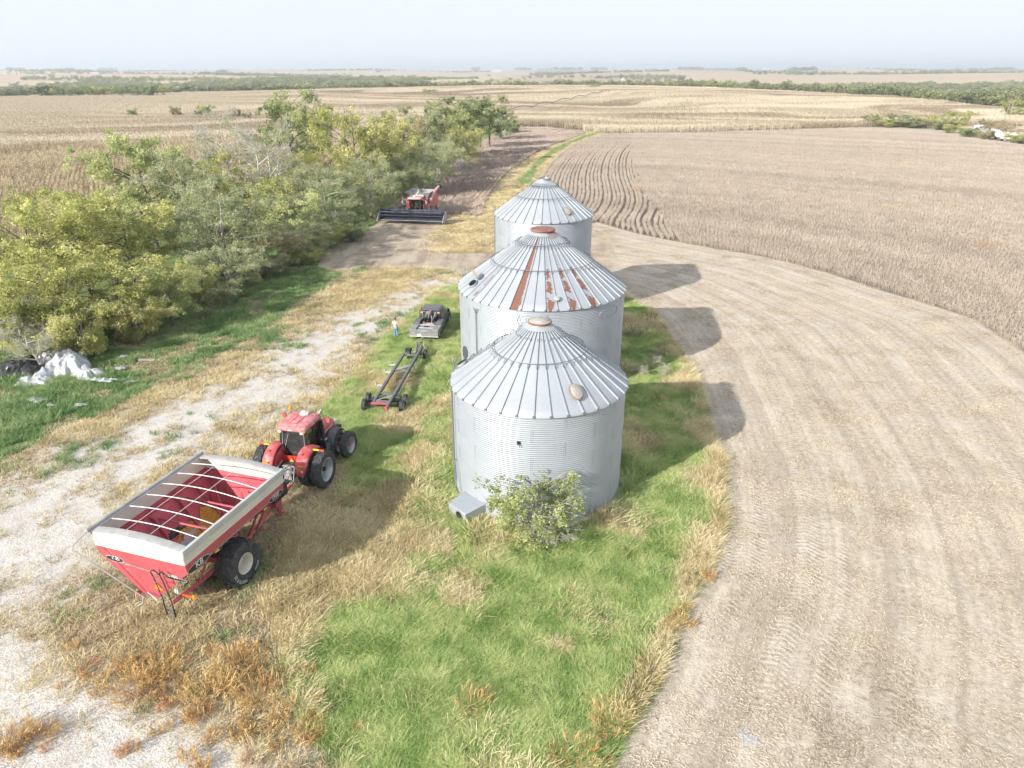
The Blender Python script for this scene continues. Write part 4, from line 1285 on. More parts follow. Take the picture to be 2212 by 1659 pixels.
def lay_grass():
    x, y = rand_in(ISLAND, 62.0)
    k = off_bins(x, y); x, y = x[k], y[k]
    m = straw_map(x, y)
    st = rng.random(len(x)) < 1 / (1 + np.exp(-(m - 0.56) * 15))
    # thinner cover where the turf is dry
    sc = 0.45 + 0.6 * vnoise(x, y, 1.1, 21) + 0.5 * vnoise(x, y, 3.1, 22) + rng.normal(0, 0.16, len(x))
    nb = np.min([np.hypot(x - bx, y - by) - br for bx, by, br in BINS], axis=0)
    sc = np.clip(sc * (1 + 0.7 * sm(2.6, 0.3, nb)), 0.4, 2.2)
    z = ground_z(x, y)
    P = np.stack([x, y, z], 1)
    g = ~st
    scatter('grass', P[g], rng.random(g.sum()) * 0.9 - 0.45 + 0.5 * (vnoise(x[g], y[g], 3.0, 8) - 0.5) * 4, sc[g], green_t, 'long green grass around the grain bins', 'grass')
    s2 = st & (rng.random(len(x)) < 0.75)
    scatter('straw_grass', P[s2], rng.random(s2.sum()) * 1.2 - 0.6, sc[s2], straw_t, 'pale dry seeding grass among the green grass', 'grass')
    # lush strip before the tree belt
    x, y = rand_in([tuple(p) for p in GREEN_EDGE] + [(p[0] - 17, p[1] + 2) for p in GREEN_EDGE[::-1]], 11.0)
    k = (rng.random(len(x)) < np.clip(70 / np.hypot(x, y), 0.12, 1)); x, y = x[k], y[k]
    z = ground_z(x, y)
    brn = vnoise(x, y, 2.2, 31) * 0.7 + vnoise(x, y, 0.8, 32) * 0.3 > 0.66
    P = np.stack([x, y, z], 1)
    scatter('strip_grass', P[~brn], rng.random((~brn).sum()) * 6.28, 0.8 + 0.6 * vnoise(x[~brn], y[~brn], 2, 5), strip_t, 'lush low green grass between tree belt and track', 'grass')
    scatter('strip_straw', P[brn], rng.random(brn.sum()) * 6.28, 0.7 + 0.5 * rng.random(brn.sum()), turf_t, 'brown dry patches in the green strip', 'grass')
    # dry turf beside and between the ruts
    yard = [tuple(p) for p in GREEN_EDGE if p[1] < 76] + [(-16, 77.5), (-8, 77), (-3, 72), (0, 62), (3, 30), (-1, 8), (-30, 5), (-40, 10)]
    x, y = rand_in(yard, 17.0)
    isl = sdist(x, y, ISLAND)
    dl_ = line_dist(x, y, GRAVEL_C)
    gv = np.maximum(2.65 - dl_ * (0.60 + 0.3 * sm(40, 70, y)) - 1.5 * np.exp(-(dl_ / 0.55) ** 2), np.minimum(sdist(x, y, GRAVEL_S) * 1.3, 3.4))
    gv = gv + (vnoise(x, y, 1.4, 41) - 0.5) * 3.0 + (vnoise(x, y, 0.5, 42) - 0.5) * 1.6
    p = np.where(isl > 0, 0.0, 1.0) * np.clip(0.80 - gv * 0.42, 0.05, 1)
    k = rng.random(len(x)) < p
    x, y = x[k], y[k]
    z = ground_z(x, y); P = np.stack([x, y, z], 1)
    m = vnoise(x, y, 3.5, 51) * 0.55 + vnoise(x, y, 1.1, 52) * 0.45 + rng.normal(0, 0.08, len(x))
    gr = m < 0.30
    st = m > 0.52
    br = ~gr & ~st
    S = lambda k: 0.65 + 0.7 * rng.random(k.sum())
    scatter('turf', P[br], rng.random(br.sum()) * 6.28, S(br), turf_t, 'short brown turf beside the rock track', 'grass')
    scatter('short_straw', P[st], rng.random(st.sum()) * 6.28, S(st), straw_s, 'short straw-coloured grass beside the rock track', 'grass')
    scatter('turf_green', P[gr], rng.random(gr.sum()) * 6.28, S(gr) * 0.8, strip_t, 'green sprigs in the dry turf by the track', 'grass')
    # grass lane between the bean blocks
    n = 9000
    i = rng.random(n) * (len(LANE_C) - 1.001); i0 = i.astype(int); fr = i - i0
    c = LANE_C[i0] * (1 - fr)[:, None] + LANE_C[i0 + 1] * fr[:, None]
    off = rng.normal(0, 2.6, n)
    x = c[:, 0] + off; y = c[:, 1] + rng.normal(0, 0.6, n)
    k = (np.abs(off) < 5.5) & (y > 84) & (sdist(x, y, SOY_R) < 0.4) & (sdist(x, y, SOY_L) < 0.4); x, y, off = x[k], y[k], off[k]
    gmid = (np.abs(off - 0.4) < 0.5 + 0.8 * vnoise(x, y, 12, 6)) & (y > 140) & (rng.random(len(x)) < 0.7)
    P = np.stack([x, y, ground_z(x, y)], 1)
    scatter('lane_straw', P[~gmid], rng.random((~gmid).sum()) * 6.28, 1.0 + 0.7 * rng.random((~gmid).sum()), straw_s, 'straw-coloured grass of the lane between bean fields', 'grass')
    scatter('lane_green', P[gmid], rng.random(gmid.sum()) * 6.28, 1.0 + 0.6 * rng.random(gmid.sum()), strip_t, 'green middle of the grass lane', 'grass')
lay_grass()

# bean straw left on the harvested ground
def straw_mat(seed, n, size, lift):
    rn = np.random.default_rng(seed)
    p = (rn.random((n, 2)) - 0.5) * size
    a = rn.random(n) * PI
    ln = 0.012 + 0.05 * rn.random(n) ** 1.5; w = 0.003 + 0.004 * rn.random(n)
    z0 = lift * rn.random(n); z1 = lift * rn.random(n)
    d = np.stack([np.cos(a), np.sin(a)], 1)
    q = np.stack([-np.sin(a), np.cos(a)], 1)
    V = np.zeros((n, 4, 3))
    V[:, 0, :2] = p - d * ln[:, None] - q * w[:, None]; V[:, 1, :2] = p - d * ln[:, None] + q * w[:, None]
    V[:, 2, :2] = p + d * ln[:, None] + q * w[:, None]; V[:, 3, :2] = p + d * ln[:, None] - q * w[:, None]
    V[:, 0, 2] = z0; V[:, 1, 2] = z0 + 0.008; V[:, 2, 2] = z1 + 0.008; V[:, 3, 2] = z1
    me = np_mesh('straw_litter', V.reshape(-1, 3), np.arange(n * 4).reshape(n, 4), M['residue'])
    set_tone(me, np.repeat(rn.random(n), 4))
    return me
litter = [straw_mat(200 + i, 230, 1.4, 0.05) for i in range(5)]
def lay_litter():
    field = [tuple(p) for p in GRASS_EDGE[:-4]] + [(8, 96), (14, 99)] + [tuple(p) for p in SOY_EDGE[8:]] + [(30, 6), (0, 6)]
    x, y = rand_in(field, 1.9)
    k = (sdist(x, y, ISLAND) < -0.1) & (sdist(x, y, SOY_R) < -0.2) & (rng.random(len(x)) < np.clip(34 / np.hypot(x, y), 0.22, 1)); x, y = x[k], y[k]
    tt, al = track_coords(x, y)
    k = rng.random(len(x)) < 0.62 - 0.38 * (np.sin(tt * 2 * PI / 3.4 + 1) + np.sin(tt * 2 * PI / 1.9)) * 0.5
    x, y = x[k], y[k]
    scatter('bean_straw', np.stack([x, y, ground_z(x, y) + 0.012], 1), rng.random(len(x)) * 6.28, 0.8 + 0.5 * rng.random(len(x)), litter, 'chopped bean straw lying on the harvested field', 'straw')
    x, y = rand_in(HARVEST, 0.5)
    scatter('strip_bean_straw', np.stack([x, y, ground_z(x, y) + 0.012], 1), rng.random(len(x)) * 6.28, 1 + 0.5 * rng.random(len(x)), litter, 'chopped straw on the harvested strip before the combine', 'straw')
lay_litter()

# ripe beans in rows
def bean_row(seed, ln, n, mat):
    rn = np.random.default_rng(seed)
    Vs, Fs, Ts = [], [], []
    b = 0
    for i in range(n):
        V, F, T = blades(seed * 97 + i, 6, 0.07, 0.42, 0.72, 0.021, 0.32, nseg=2, heads=0.7)
        V[:, 0] += rn.normal(0, 0.05); V[:, 1] += -ln / 2 + ln * (i + rn.random()) / n
        Vs.append(V); Fs.append(F + b); Ts.append(T * 0.6 + 0.4 * rn.random()); b += len(V)
    me = np_mesh('bean_row', np.concatenate(Vs), np.concatenate(Fs), mat); set_tone(me, np.concatenate(Ts))
    return me
beans = [bean_row(i + 1, 1.6, 13, M['soy']) for i in range(5)]
beans_d = [bean_row(i + 21, 1.6, 13, M['soy_dark']) for i in range(4)]
SPLIT = np.array([(21.9, 80.0), (21.9, 89.6), (23.2, 133.4), (29.2, 176.6), (37.6, 239.3), (44, 280)])
def lay_beans():
    ys = np.arange(86, 288, 1.5)
    lx = np.interp(ys, LANE_C[:, 1], LANE_C[:, 0])
    dl = np.gradient(lx, ys)
    xs, yy, rr = [], [], []
    for k in np.arange(-46, 60):
        xs.append(lx + 0.76 * k + rng.normal(0, 0.04, len(ys))); yy.append(ys + rng.random() * 1.5); rr.append(-np.arctan(dl))
    x = np.concatenate(xs); y = np.concatenate(yy); r = np.concatenate(rr)
    left = sdist(x, y, SOY_L) > 0.1
    mid = (sdist(x, y, SOY_R) > 0.1) & (x < np.interp(y, SPLIT[:, 1], SPLIT[:, 0]))
    for nm, k, pr, lab in (('beans_beside_trees', left, beans_d, 'dark ripe bean rows between the tree belt and the lane'), ('beans_beside_lane', mid, beans, 'ripe bean rows running away right of the lane')):
        P = np.stack([x[k], y[k], terrain(x[k], y[k])], 1)
        scatter(nm, P, r[k] + PI * (rng.random(k.sum()) > 0.5), 0.9 + 0.25 * rng.random(k.sum()), pr, lab, 'beans')
    xs, yy, rr = [], [], []
    for q in np.arange(44.6, 260, 0.76):
        th = np.arange(-0.12, 1.62, 1.55 / q) + rng.random() * 0.02
        xs.append(-4.5 + q * np.cos(th)); yy.append(53.3 + q * np.sin(th)); rr.append(th)
    x = np.concatenate(xs); y = np.concatenate(yy); r = np.concatenate(rr)
    k = (sdist(x, y, SOY_R) > -0.3) & (x >= np.interp(y, SPLIT[:, 1], SPLIT[:, 0])) & (np.abs(x) < y * 0.9 + 6)
    x, y, r = x[k], y[k], r[k]
    band = vnoise(np.hypot(x + 4.5, y - 53.3), r * 8, 7.0, 4)
    P = np.stack([x, y, terrain(x, y)], 1)
    scatter('beans_right_field', P, r + PI * (rng.random(len(x)) > 0.5), 0.82 + 0.34 * band + 0.1 * rng.random(len(x)), beans, 'wide field of ripe beans right of the bins', 'beans')
lay_beans()

# ripe corn
def corn_row(seed, ln, per_m, rows=1, gap=0.76, simple=False):
    rn = np.random.default_rng(seed)
    Vs, Fs, Ts = [], [], []
    b = 0
    for rw in range(rows):
        n = int(ln * per_m)
        for i in range(n):
            cx = (rw - (rows - 1) / 2) * gap + rn.normal(0, 0.05); cy = -ln / 2 + ln * (i + rn.random()) / n
            h = 1.9 + 0.5 * rn.random(); tn = rn.random()
            qs = []
            w = 0.03 if not simple else 0.06
            a = rn.random() * PI
            d = np.array([math.cos(a), math.sin(a), 0]) * w
            p0 = np.array([cx, cy, 0]); p1 = np.array([cx + rn.normal(0, 0.1), cy + rn.normal(0, 0.1), h])
            qs.append([p0 - d, p0 + d, p1 + d * 0.6, p1 - d * 0.6])
            for l in range(6 if not simple else 4):
                z = h * (0.25 + 0.65 * (l + rn.random()) / 6 if not simple else 0.35 + 0.6 * rn.random())
                a = rn.random() * 2 * PI; u = np.array([math.cos(a), math.sin(a), 0]); s = np.array([-u[1], u[0], 0]) * (0.045 if not simple else 0.09)
                q0 = np.array([cx, cy, z]); q1 = q0 + u * 0.28 + np.array([0, 0, 0.14]); q2 = q0 + u * 0.5 + np.array([0, 0, -0.22 - 0.2 * rn.random()])
                qs.append([q0 - s * 0.5, q0 + s * 0.5, q1 + s, q1 - s]); qs.append([q1 - s, q1 + s, q2 + s * 0.2, q2 - s * 0.2])
            for q in qs:
                Vs.extend(q); Fs.append([b, b + 1, b + 2, b + 3]); b += 4; Ts.extend([tn * 0.6 + 0.4 * rn.random()] * 4)
    me = np_mesh('corn_row', np.array(Vs), np.array(Fs), M['corn']); set_tone(me, np.array(Ts))
    return me
corn_n = [corn_row(300 + i, 4.0, 5) for i in range(4)]
corn_f = [corn_row(320 + i, 8.0, 2.2, 4, 0.76, True) for i in range(4)]
for me_ in corn_f:
    me_.materials[0] = M['corn_rise']
def lay_corn():
    cornp = np.array(CORN)
    # near rows: run away to the left
    u = np.array([-0.454, 0.891]); v = np.array([0.891, 0.454])
    A, B = np.meshgrid(np.arange(-160, 420, 0.76), np.arange(-60, 700, 4.0))
    A = A.ravel(); B = B.ravel() + rng.random(A.size) * 1.0
    A2 = A + 1.6 * np.sin(B / 38.0)
    x = A2 * v[0] + B * u[0]; y = A2 * v[1] + B * u[1]
    near = (np.hypot(x, y) < 240) & (x < -10 - 0 * y) & (y > 40) & (np.abs(x) < y * 0.9 + 12)
    x, y, B = x[near], y[near], B[near]
    k = sdist(x, y, CORN) > 0.5
    x, y, B = x[k], y[k], B[k]
    rr = math.atan2(u[1], u[0]) - PI / 2 - np.arctan(1.6 / 38 * np.cos(B / 38.0))
    scatter('corn_left', np.stack([x, y, terrain(x, y)], 1), rr, 0.9 + 0.25 * rng.random(len(x)), corn_n, 'ripe standing corn behind the tree belt', 'corn')
    # far rows: follow the contours of the rise
    A, B = np.meshgrid(np.arange(-700, 460, 3.1), np.arange(60, 960, 8.2))
    A = A.ravel(); B = B.ravel()
    x = A + 14 * np.sin(B / 60.0 + A / 160.0); y = B + 10 * np.sin(A / 90.0)
    k = (np.hypot(x, y) >= 236) & (np.abs(x) < y * 0.85 + 12)
    x, y, A, B = x[k], y[k], A[k], B[k]
    k = sdist(x, y, CORN) > 1.0
    # waterways and terrace lines left uncropped
    wl = np.abs(y - (430 + 60 * np.sin(x / 120.0) + 0.12 * x)) < 2.2
    k &= ~wl
    x, y, A, B = x[k], y[k], A[k], B[k]
    scatter('corn_rise', np.stack([x, y, terrain(x, y)], 1), -np.arctan(14 / 60 * np.cos(B / 60.0 + A / 160.0)), np.stack([1.02 + 0 * x, 1.02 + 0 * x, 0.85 + 0.35 * vnoise(x + 0.7 * y, y * 3 - x, 40, 9) + 0.1 * rng.random(len(x))], 1), corn_f, 'wide ripe cornfield on the rise behind the bean fields', 'corn')
lay_corn()

# ------------------------------------------------------------------ machine materials
M['red'] = paint('dusty_red_paint', (0.43, 0.085, 0.10), 0.6, 0, 0.12, 0.9, 0.35, dust=0.26, dustcol=(0.50, 0.24, 0.24))
M['red_in'] = paint('red_hopper_inside', (0.46, 0.085, 0.11), 0.6, 0, 0.2, 1.4, 0.3, dust=0.30, dustcol=(0.40, 0.22, 0.22))
M['red_roof'] = paint('sun_faded_red_roof', (0.50, 0.14, 0.15), 0.6, 0, 0.16, 2.2, 0.3, dust=0.55, dustcol=(0.55, 0.36, 0.35))
M['red_hood'] = paint('faded_red_hood', (0.44, 0.06, 0.065), 0.42, 0, 0.14, 1.8, 0.45, dust=0.45, dustcol=(0.50, 0.30, 0.29))
M['cream'] = paint('cream_white_paint', (0.62, 0.585, 0.51), 0.5, 0, 0.07, 1.5, 0.35, dust=0.2, dustcol=(0.55, 0.50, 0.43))
M['white'] = paint('white_paint', (0.66, 0.66, 0.65), 0.5, 0, 0.06, 2, 0.35)
M['silver'] = paint('silver_rim', (0.40, 0.42, 0.44), 0.42, 0.35, 0.12, 3, 0.4, dust=0.2)
M['rail_grey'] = paint('galvanised_rail', (0.50, 0.51, 0.50), 0.5, 0.2, 0.12, 2, 0.35)
M['tarp'] = paint('grey_rolled_tarp', (0.36, 0.355, 0.35), 0.8, 0, 0.2, 3, 0.2, dust=0.3)
M['wornsteel'] = paint('worn_grey_steel', (0.33, 0.32, 0.34), 0.55, 0.25, 0.3, 2, 0.35, dust=0.35, dustcol=(0.40, 0.36, 0.37))
M['bare_floor'] = paint('scoured_hopper_floor', (0.46, 0.44, 0.47), 0.6, 0.1, 0.25, 1.6, 0.3, dust=0.3, dustcol=(0.36, 0.30, 0.31))
M['grain'] = paint('yellow_grain', (0.52, 0.29, 0.06), 0.9, 0, 0.3, 9, 0.1, bump=0.5)
M['grey_plastic'] = paint('dark_grey_plastic', (0.085, 0.092, 0.105), 0.6, 0, 0.2, 3, 0.3, dust=0.3)
M['orange'] = paint('orange_reflector', (0.85, 0.27, 0.02), 0.4, 0, 0.06, 4, 0.4)
M['orange_red'] = paint('red_orange_reflector', (0.75, 0.09, 0.03), 0.4, 0, 0.06, 4, 0.4)
M['yellow'] = paint('yellow_reflector', (0.80, 0.52, 0.04), 0.4, 0, 0.06, 4, 0.4)
M['gunmetal'] = paint('gunmetal_paint', (0.115, 0.122, 0.135), 0.35, 0.3, 0.12, 2, 0.5, dust=0.2)
M['rail_steel'] = paint('dark_grey_steel', (0.15, 0.152, 0.16), 0.55, 0.15, 0.2, 2.5, 0.35, dust=0.25)
M['check_plate'] = paint('scuffed_grey_plate', (0.27, 0.275, 0.28), 0.5, 0.3, 0.25, 5, 0.4, dust=0.3)
def glass_mat():
    t = NT('tinted_cab_glass')
    o = t.obj()
    c = t.ramp(t.noise(o, 2.0, 4, 0.6), [(0.35, (0.018, 0.021, 0.024)), (0.7, (0.055, 0.055, 0.058))])
    t.bsdf(c, 0.12, 0, None, 0.6)
    return t.m
M['glass'] = glass_mat()
def clear_glass():
    t = NT('green_tinted_glass')
    o = t.obj()
    g = t.n('ShaderNodeBsdfGlossy', {'Color': (0.8, 0.85, 0.85, 1), 'Roughness': 0.05})
    tr = t.n('ShaderNodeBsdfTransparent', {'Color': (0.40, 0.48, 0.42, 1)})
    mx = t.n('ShaderNodeMixShader', {0: 0.14, 1: tr.outputs[0], 2: g.outputs[0]})
    t.t.links.new(mx.outputs[0], t.out.inputs['Surface'])
    return t.m
M['clear'] = clear_glass()

def tyre_mesh(Rt, w, rim, lugs, lug_h=0.05, lug_w=0.055, sweep=0.42, n=44):
    mb = MB()
    h = w / 2
    mb.lathe([(rim * 0.97, -h * 0.78), (rim * 1.03, -h * 0.86), ((rim + Rt) / 2, -h), (Rt - lug_h * 1.6, -h * 0.97), (Rt - lug_h, -h * 0.84), (Rt - lug_h * 0.7, 0),
              (Rt - lug_h, h * 0.84), (Rt - lug_h * 1.6, h * 0.97), ((rim + Rt) / 2, h), (rim * 1.03, h * 0.86), (rim * 0.97, h * 0.78)], n, 'x')
    for s in (-1, 1):
        for k in range(lugs):
            a0 = 2 * PI * (k + (0.5 if s > 0 else 0)) / lugs
            rings = []
            for u, r1 in ((0.02, Rt), (0.5, Rt), (0.86, Rt * 0.995), (0.985, Rt - lug_h * 1.3)):
                a = a0 + sweep * u
                x = s * h * u * 0.99
                r0 = Rt - lug_h * (1.4 if u < 0.8 else 2.2)
                d = lug_w / 2 / Rt
                rings.append([(x, r0 * math.cos(a - d), r0 * math.sin(a - d)), (x, r1 * math.cos(a - d * 0.8), r1 * math.sin(a - d * 0.8)),
                              (x, r1 * math.cos(a + d * 0.8), r1 * math.sin(a + d * 0.8)), (x, r0 * math.cos(a + d), r0 * math.sin(a + d))])
            mb.loft(rings)
    return mb.mesh('tyre', M['rubber'], 35)

def rim_mesh(rim, w, mat, dish=0.3, hub=0.16, holes=8, out=1):
    """Rim, dished towards +X when out = 1."""
    mb = MB()
    h = w / 2
    o = out
    mb.lathe([(rim * 1.0, -o * h * 0.8), (rim * 1.02, -o * h * 0.86), (rim * 0.93, -o * h * 0.7), (rim * 0.90, 0), (rim * 0.93, o * h * 0.6), (rim * 1.06, o * h * 0.88), (rim * 1.03, o * h * 0.92), (rim * 0.97, o * h * 0.80),
              (rim * 0.88, o * h * 0.55), (rim * 0.80, o * h * (0.5 - dish)), (rim * 0.5, o * h * (0.45 - dish)), (hub * 1.3, o * h * (0.5 - dish)), (hub, o * h * (0.62 - dish)), (hub * 0.7, o * h * (0.70 - dish)), (0.005, o * h * (0.70 - dish))], 32, 'x')
    for k in range(holes):
        a = 2 * PI * k / holes
        mb.lathe([(0.022, o * h * (0.50 - dish)), (0.022, o * h * (0.62 - dish)), (0.003, o * h * (0.63 - dish))], 6, 'x', (0, hub * 1.9 * math.cos(a), hub * 1.9 * math.sin(a)))
    return mb.mesh('rim', mat, 35)

def add_wheel(parent, x, y, z, ty, rm, name='wheel', spin=0.0, rz=0.0):
    w = bpy.data.objects.new(name, None)
    COL.objects.link(w)
    w.parent = parent; w.location = (x, y, z); w.rotation_euler = (spin, 0, rz); w.empty_display_size = 0.2
    link('tyre', ty, w); link('rim', rm, w)
    return w

def heading(deg):
    return R(deg - 90)

def soil_z(x, y):
    return float(ground_z(np.array([x]), np.array([y]))[0])

# ------------------------------------------------------------------ grain cart
def grain_cart():
    cx, cy = -13.17, 24.97
    root = empty('grain_cart', (cx, cy, 0.0), heading(72), 'red grain cart with cream top panels hitched behind the tractor', 'grain cart')
    ZT, ZW, W, Lh = 3.80, 3.20, 2.10, 3.10
    # hopper shell: outer V with flat sump, open top, thickness inside
    def sect(y, zb, bw, inset=0.0, zt=ZW):
        w = W - inset; b = bw - inset * 0.5
        return [(-w, y, zt), (-w, y, 2.80 + inset * 0.3), (-b - 0.35, y, zb + inset), (b - 0.35, y, zb + inset), (w, y, 2.80 + inset * 0.3), (w, y, zt)]
    def hopper(inset, mat, name, parent):
        mb = MB()
        mb.sheet([sect(-2.72 + inset, 0.80, 0.30, inset), sect(0.2, 0.80, 0.30, inset), sect(1.5, 0.88, 0.36, inset), sect(2.75 - inset, 1.55, 0.9, inset)])
        # end walls
        def end(y_top, y_bot, s0):
            pts = sect(0, s0[0], s0[1], inset)
            v = []
            for p in pts:
                f = (p[2] - s0[0]) / (ZW - s0[0])
                v.append((p[0], y_bot + (y_top - y_bot) * f, p[2]))
            return v
        mb.add(end(-Lh + inset, -2.72 + inset, (0.80, 0.30)), [(0, 1, 2, 3, 4, 5)])
        mb.add(end(Lh - inset, 2.75 - inset, (1.55, 0.9)), [(0, 1, 2, 3, 4, 5)])
        # side triangles joining body sections to the raked end walls
        for s in (-1, 1):
            w = s * (W - inset)
            mb.add([(w, -Lh + inset, ZW), (w, -2.72 + inset, ZW), (w, -2.72 + inset, 2.80 + inset * 0.3), (w, -Lh + inset + 0.06, 2.80 + inset * .3)], [(0, 1, 2, 3)])
            mb.add([(w, Lh - inset, ZW), (w, 2.75 - inset, ZW), (w, 2.75 - inset, 2.80 + inset * .3), (w, Lh - inset - 0.08, 2.80 + inset * .3)], [(0, 1, 2, 3)])
            bx = (s * (0.32 - inset * 0.5)) - 0.35
            mb.add([(w, -Lh + inset + 0.06, 2.80 + inset * .3), (w, -2.72 + inset, 2.80 + inset * .3), (bx, -2.72 + inset, 0.80 + inset)], [(0, 1, 2)])
            bx = (s * (0.9 - inset * 0.5)) - 0.35
            mb.add([(w, Lh - inset - 0.08, 2.80 + inset * .3), (w, 2.75 - inset, 2.80 + inset * .3), (bx, 2.75 - inset, 1.55 + inset)], [(0, 1, 2)])
        return mb.build(name, mat, parent, ang=25)
    hopper(0.0, M['red'], 'hopper', root)
    inner = hopper(0.04, M['red_in'], 'hopper_lining', root)
    # worn steel floor of the sump and old grain stuck on the slopes
    fl = MB()
    def slope(u, y, s, dz=0.0):
        """Point on the inner slope: u = 0 sump edge .. 1 upper edge."""
        xb, zb = s * 0.28 - 0.35, 0.88; xt, zt = s * (W - 0.05), 2.81
        f = max(0.0, (y - 1.5) / 1.25); zb += 0.70 * f * (1 - u)
        return (xb + (xt - xb) * u - s * 0.012, y, zb + (zt - zb) * u + 0.015 + dz)
    fl.sheet([[slope(0.34 + 0.05 * math.sin(y * 3.1) + 0.03 * math.sin(y * 7), y, -1) for y in np.linspace(-2.6, 1.9, 24)],
              [slope(0.0, y, -1) for y in np.linspace(-2.6, 1.9, 24)], [slope(0.0, y, 1) for y in np.linspace(-2.6, 1.9, 24)], [slope(0.45 + 0.06 * math.sin(y * 2.7), y, 1) for y in np.linspace(-2.6, 1.9, 24)]])
    fl.build('worn_floor', M['bare_floor'], inner)
    gr = MB()
    ys = np.linspace(-2.6, 1.9, 26)
    gr.sheet([[slope(0.42 + 0.06 * math.sin(y * 3.1) + 0.04 * math.sin(y * 9), y, -1, 0.02) for y in ys], [slope(0.33 + 0.05 * math.sin(y * 3.1 + 0.3) + 0.03 * math.sin(y * 7), y, -1, 0.03) for y in ys]])
    for s, u0, y0, ru, ry in ((1, 0.35, 1.55, 0.20, 0.45), (-1, 0.30, 1.7, 0.22, 0.5), (1, 0.62, 1.7, 0.10, 0.25), (-1, 0.2, 0.9, 0.10, 0.4), (1, 0.12, -1.2, 0.06, 0.5), (1, 0.3, 0.2, 0.05, 0.3), (1, 0.4, -2.0, 0.06, 0.25)):
        n = 18
        rim = [slope(u0 + ru * math.cos(t) * (1 + 0.25 * math.sin(3 * t + y0)), y0 + ry * math.sin(t) * (1 + 0.2 * math.sin(4 * t)), s, 0.02) for t in np.linspace(0, 2 * PI, n, endpoint=False)]
        b = len(gr.v); gr.v.extend(rim); gr.v.append(slope(u0, y0, s, 0.06))
        for i in range(n):
            gr.f.append((b + i, b + (i + 1) % n, b + n))
    gr.build('stuck_grain', M['grain'], inner)
    # gusset ribs on the inner left slope and cross braces
    for y in (-2.0, -0.55, 0.95, 2.1):
        gb = MB()
        for s in (-1, 1):
            p0, p1 = slope(0.0, y, s), slope(1.0, y, s)
            q = (p1[0] - s * 0.30, y, p1[2] - 0.02)
            gb.add([(p0[0], y - 0.02, p0[2]), (p1[0], y - 0.02, p1[2]), (q[0], y - 0.02, q[2]), (p0[0], y + 0.02, p0[2]), (p1[0], y + 0.02, p1[2]), (q[0], y + 0.02, q[2])],
                   [(0, 1, 2), (3, 5, 4), (0, 2, 5, 3), (1, 4, 5, 2)])
        gb.build('gusset', M['red_in'], root)
    for y in (-2.05, -0.2, 1.5):
        br = MB(); br.tube([(-W + 0.05, y, 2.55), (W - 0.05, y, 2.55)], 0.045, 6)
        br.build('cross_brace', M['wornsteel'] if y < -1 else M['red_in'], root)
    for a, b in (((-0.9, 0.4, 1.2), (1.9, -0.3, 2.55)), ((1.9, 0.9, 2.5), (0.1, 2.6, 2.6)), ((-1.2, 2.5, 2.7), (0.4, 1.3, 1.2)), ((0.2, 2.6, 1.7), (1.8, 1.6, 2.4))):
        br = MB(); br.tube([a, b], 0.035, 5); br.build('diagonal_brace', M['red_in'], root)
    au = MB(); au.tube([(-0.35, -2.6, 1.05), (-0.35, 1.9, 1.10)], 0.12, 8); au.build('floor_auger', M['wornsteel'], root)
    # cream extension panels
    for s in (-1, 1):
        pn = MB()
        for k in range(4):
            z0 = ZW + (ZT - ZW) * k / 4
            pn.box(s * (W + 0.005 - 0.012 * (k % 2)), 0, z0 + (ZT - ZW) / 8, 0.05, 2 * Lh, (ZT - ZW) / 4 - 0.004)
        pn.build('side_panel', M['cream'], root)
        rl = MB(); rl.box(s * (W + 0.035), 0, ZT - 0.20, 0.05, 2 * Lh + 0.06, 0.13); rl.box(s * (W + 0.02), 0, ZT + 0.03, 0.13, 2 * Lh + 0.1, 0.07); rl.box(s * (W + 0.06), 0, ZT - 0.06, 0.05, 2 * Lh + 0.1, 0.10)
        rl.build('top_rail', M['rail_grey'], root, bevel=0.015)
    for s in (-1, 1):
        n = 16
        xs = np.linspace(-W, W, n)
        top = [ZT + 0.17 * (1 - (x / W) ** 2) for x in xs]
        ep = MB()
        poly = [(-W, ZW), (W, ZW)] + [(x, z) for x, z in zip(xs[::-1], top[::-1])]
        ep.prism(poly, 'xz', s * Lh - 0.02, s * Lh + 0.02)
        ep.build('end_panel', M['cream'], root, ang=20)
        cap = MB()
        cap.sheet([[(x, s * (Lh + 0.05), z + 0.03) for x, z in zip(xs, top)], [(x, s * (Lh - 0.14), z + 0.07) for x, z in zip(xs, top)], [(x, s * (Lh - 0.30), z + 0.055) for x, z in zip(xs, top)], [(x, s * (Lh - 0.30), z - 0.01) for x, z in zip(xs, top)]])
        cap.build('end_cap', M['tarp'], root)
    # tarp bows, ridge cords and the rolled tarp
    for y in (-2.2, -1.28, -0.38, 0.52, 1.42, 2.3):
        bw = MB(); bw.tube([(x, y, ZT + 0.02 + 0.17 * (1 - (x / W) ** 2)) for x in np.linspace(-W, W, 17)], 0.019, 6)
        bw.build('tarp_bow', M['white'], root)
    for x in (-0.75, 0.35):
        cd = MB(); cd.tube([(x, -Lh + 0.1, ZT + 0.16 * (1 - (x / W) ** 2)), (x, Lh - 0.1, ZT + 0.19 * (1 - (x / W) ** 2))], 0.013, 5)
        cd.build('ridge_strap', M['white'], root)
    tp = MB(); tp.tube([(-W - 0.10, y, ZT + 0.09 + 0.012 * math.sin(y * 5)) for y in np.linspace(-Lh - 0.15, Lh + 0.1, 14)], 0.085, 8)
    tp.build('rolled_tarp', M['tarp'], root)
    cr = MB(); cr.tube([(-W - 0.10, -Lh - 0.1, ZT + 0.09), (-W - 0.14, -Lh - 0.75, ZT - 0.12), (-W - 0.1, -Lh - 0.9, ZT - 0.2), (-0.55, -2.95, 0.95), (-0.45, -3.1, 0.8), (-0.6, -3.25, 0.7)], 0.028, 6)
    cr.build('tarp_crank', M['rail_grey'], root)
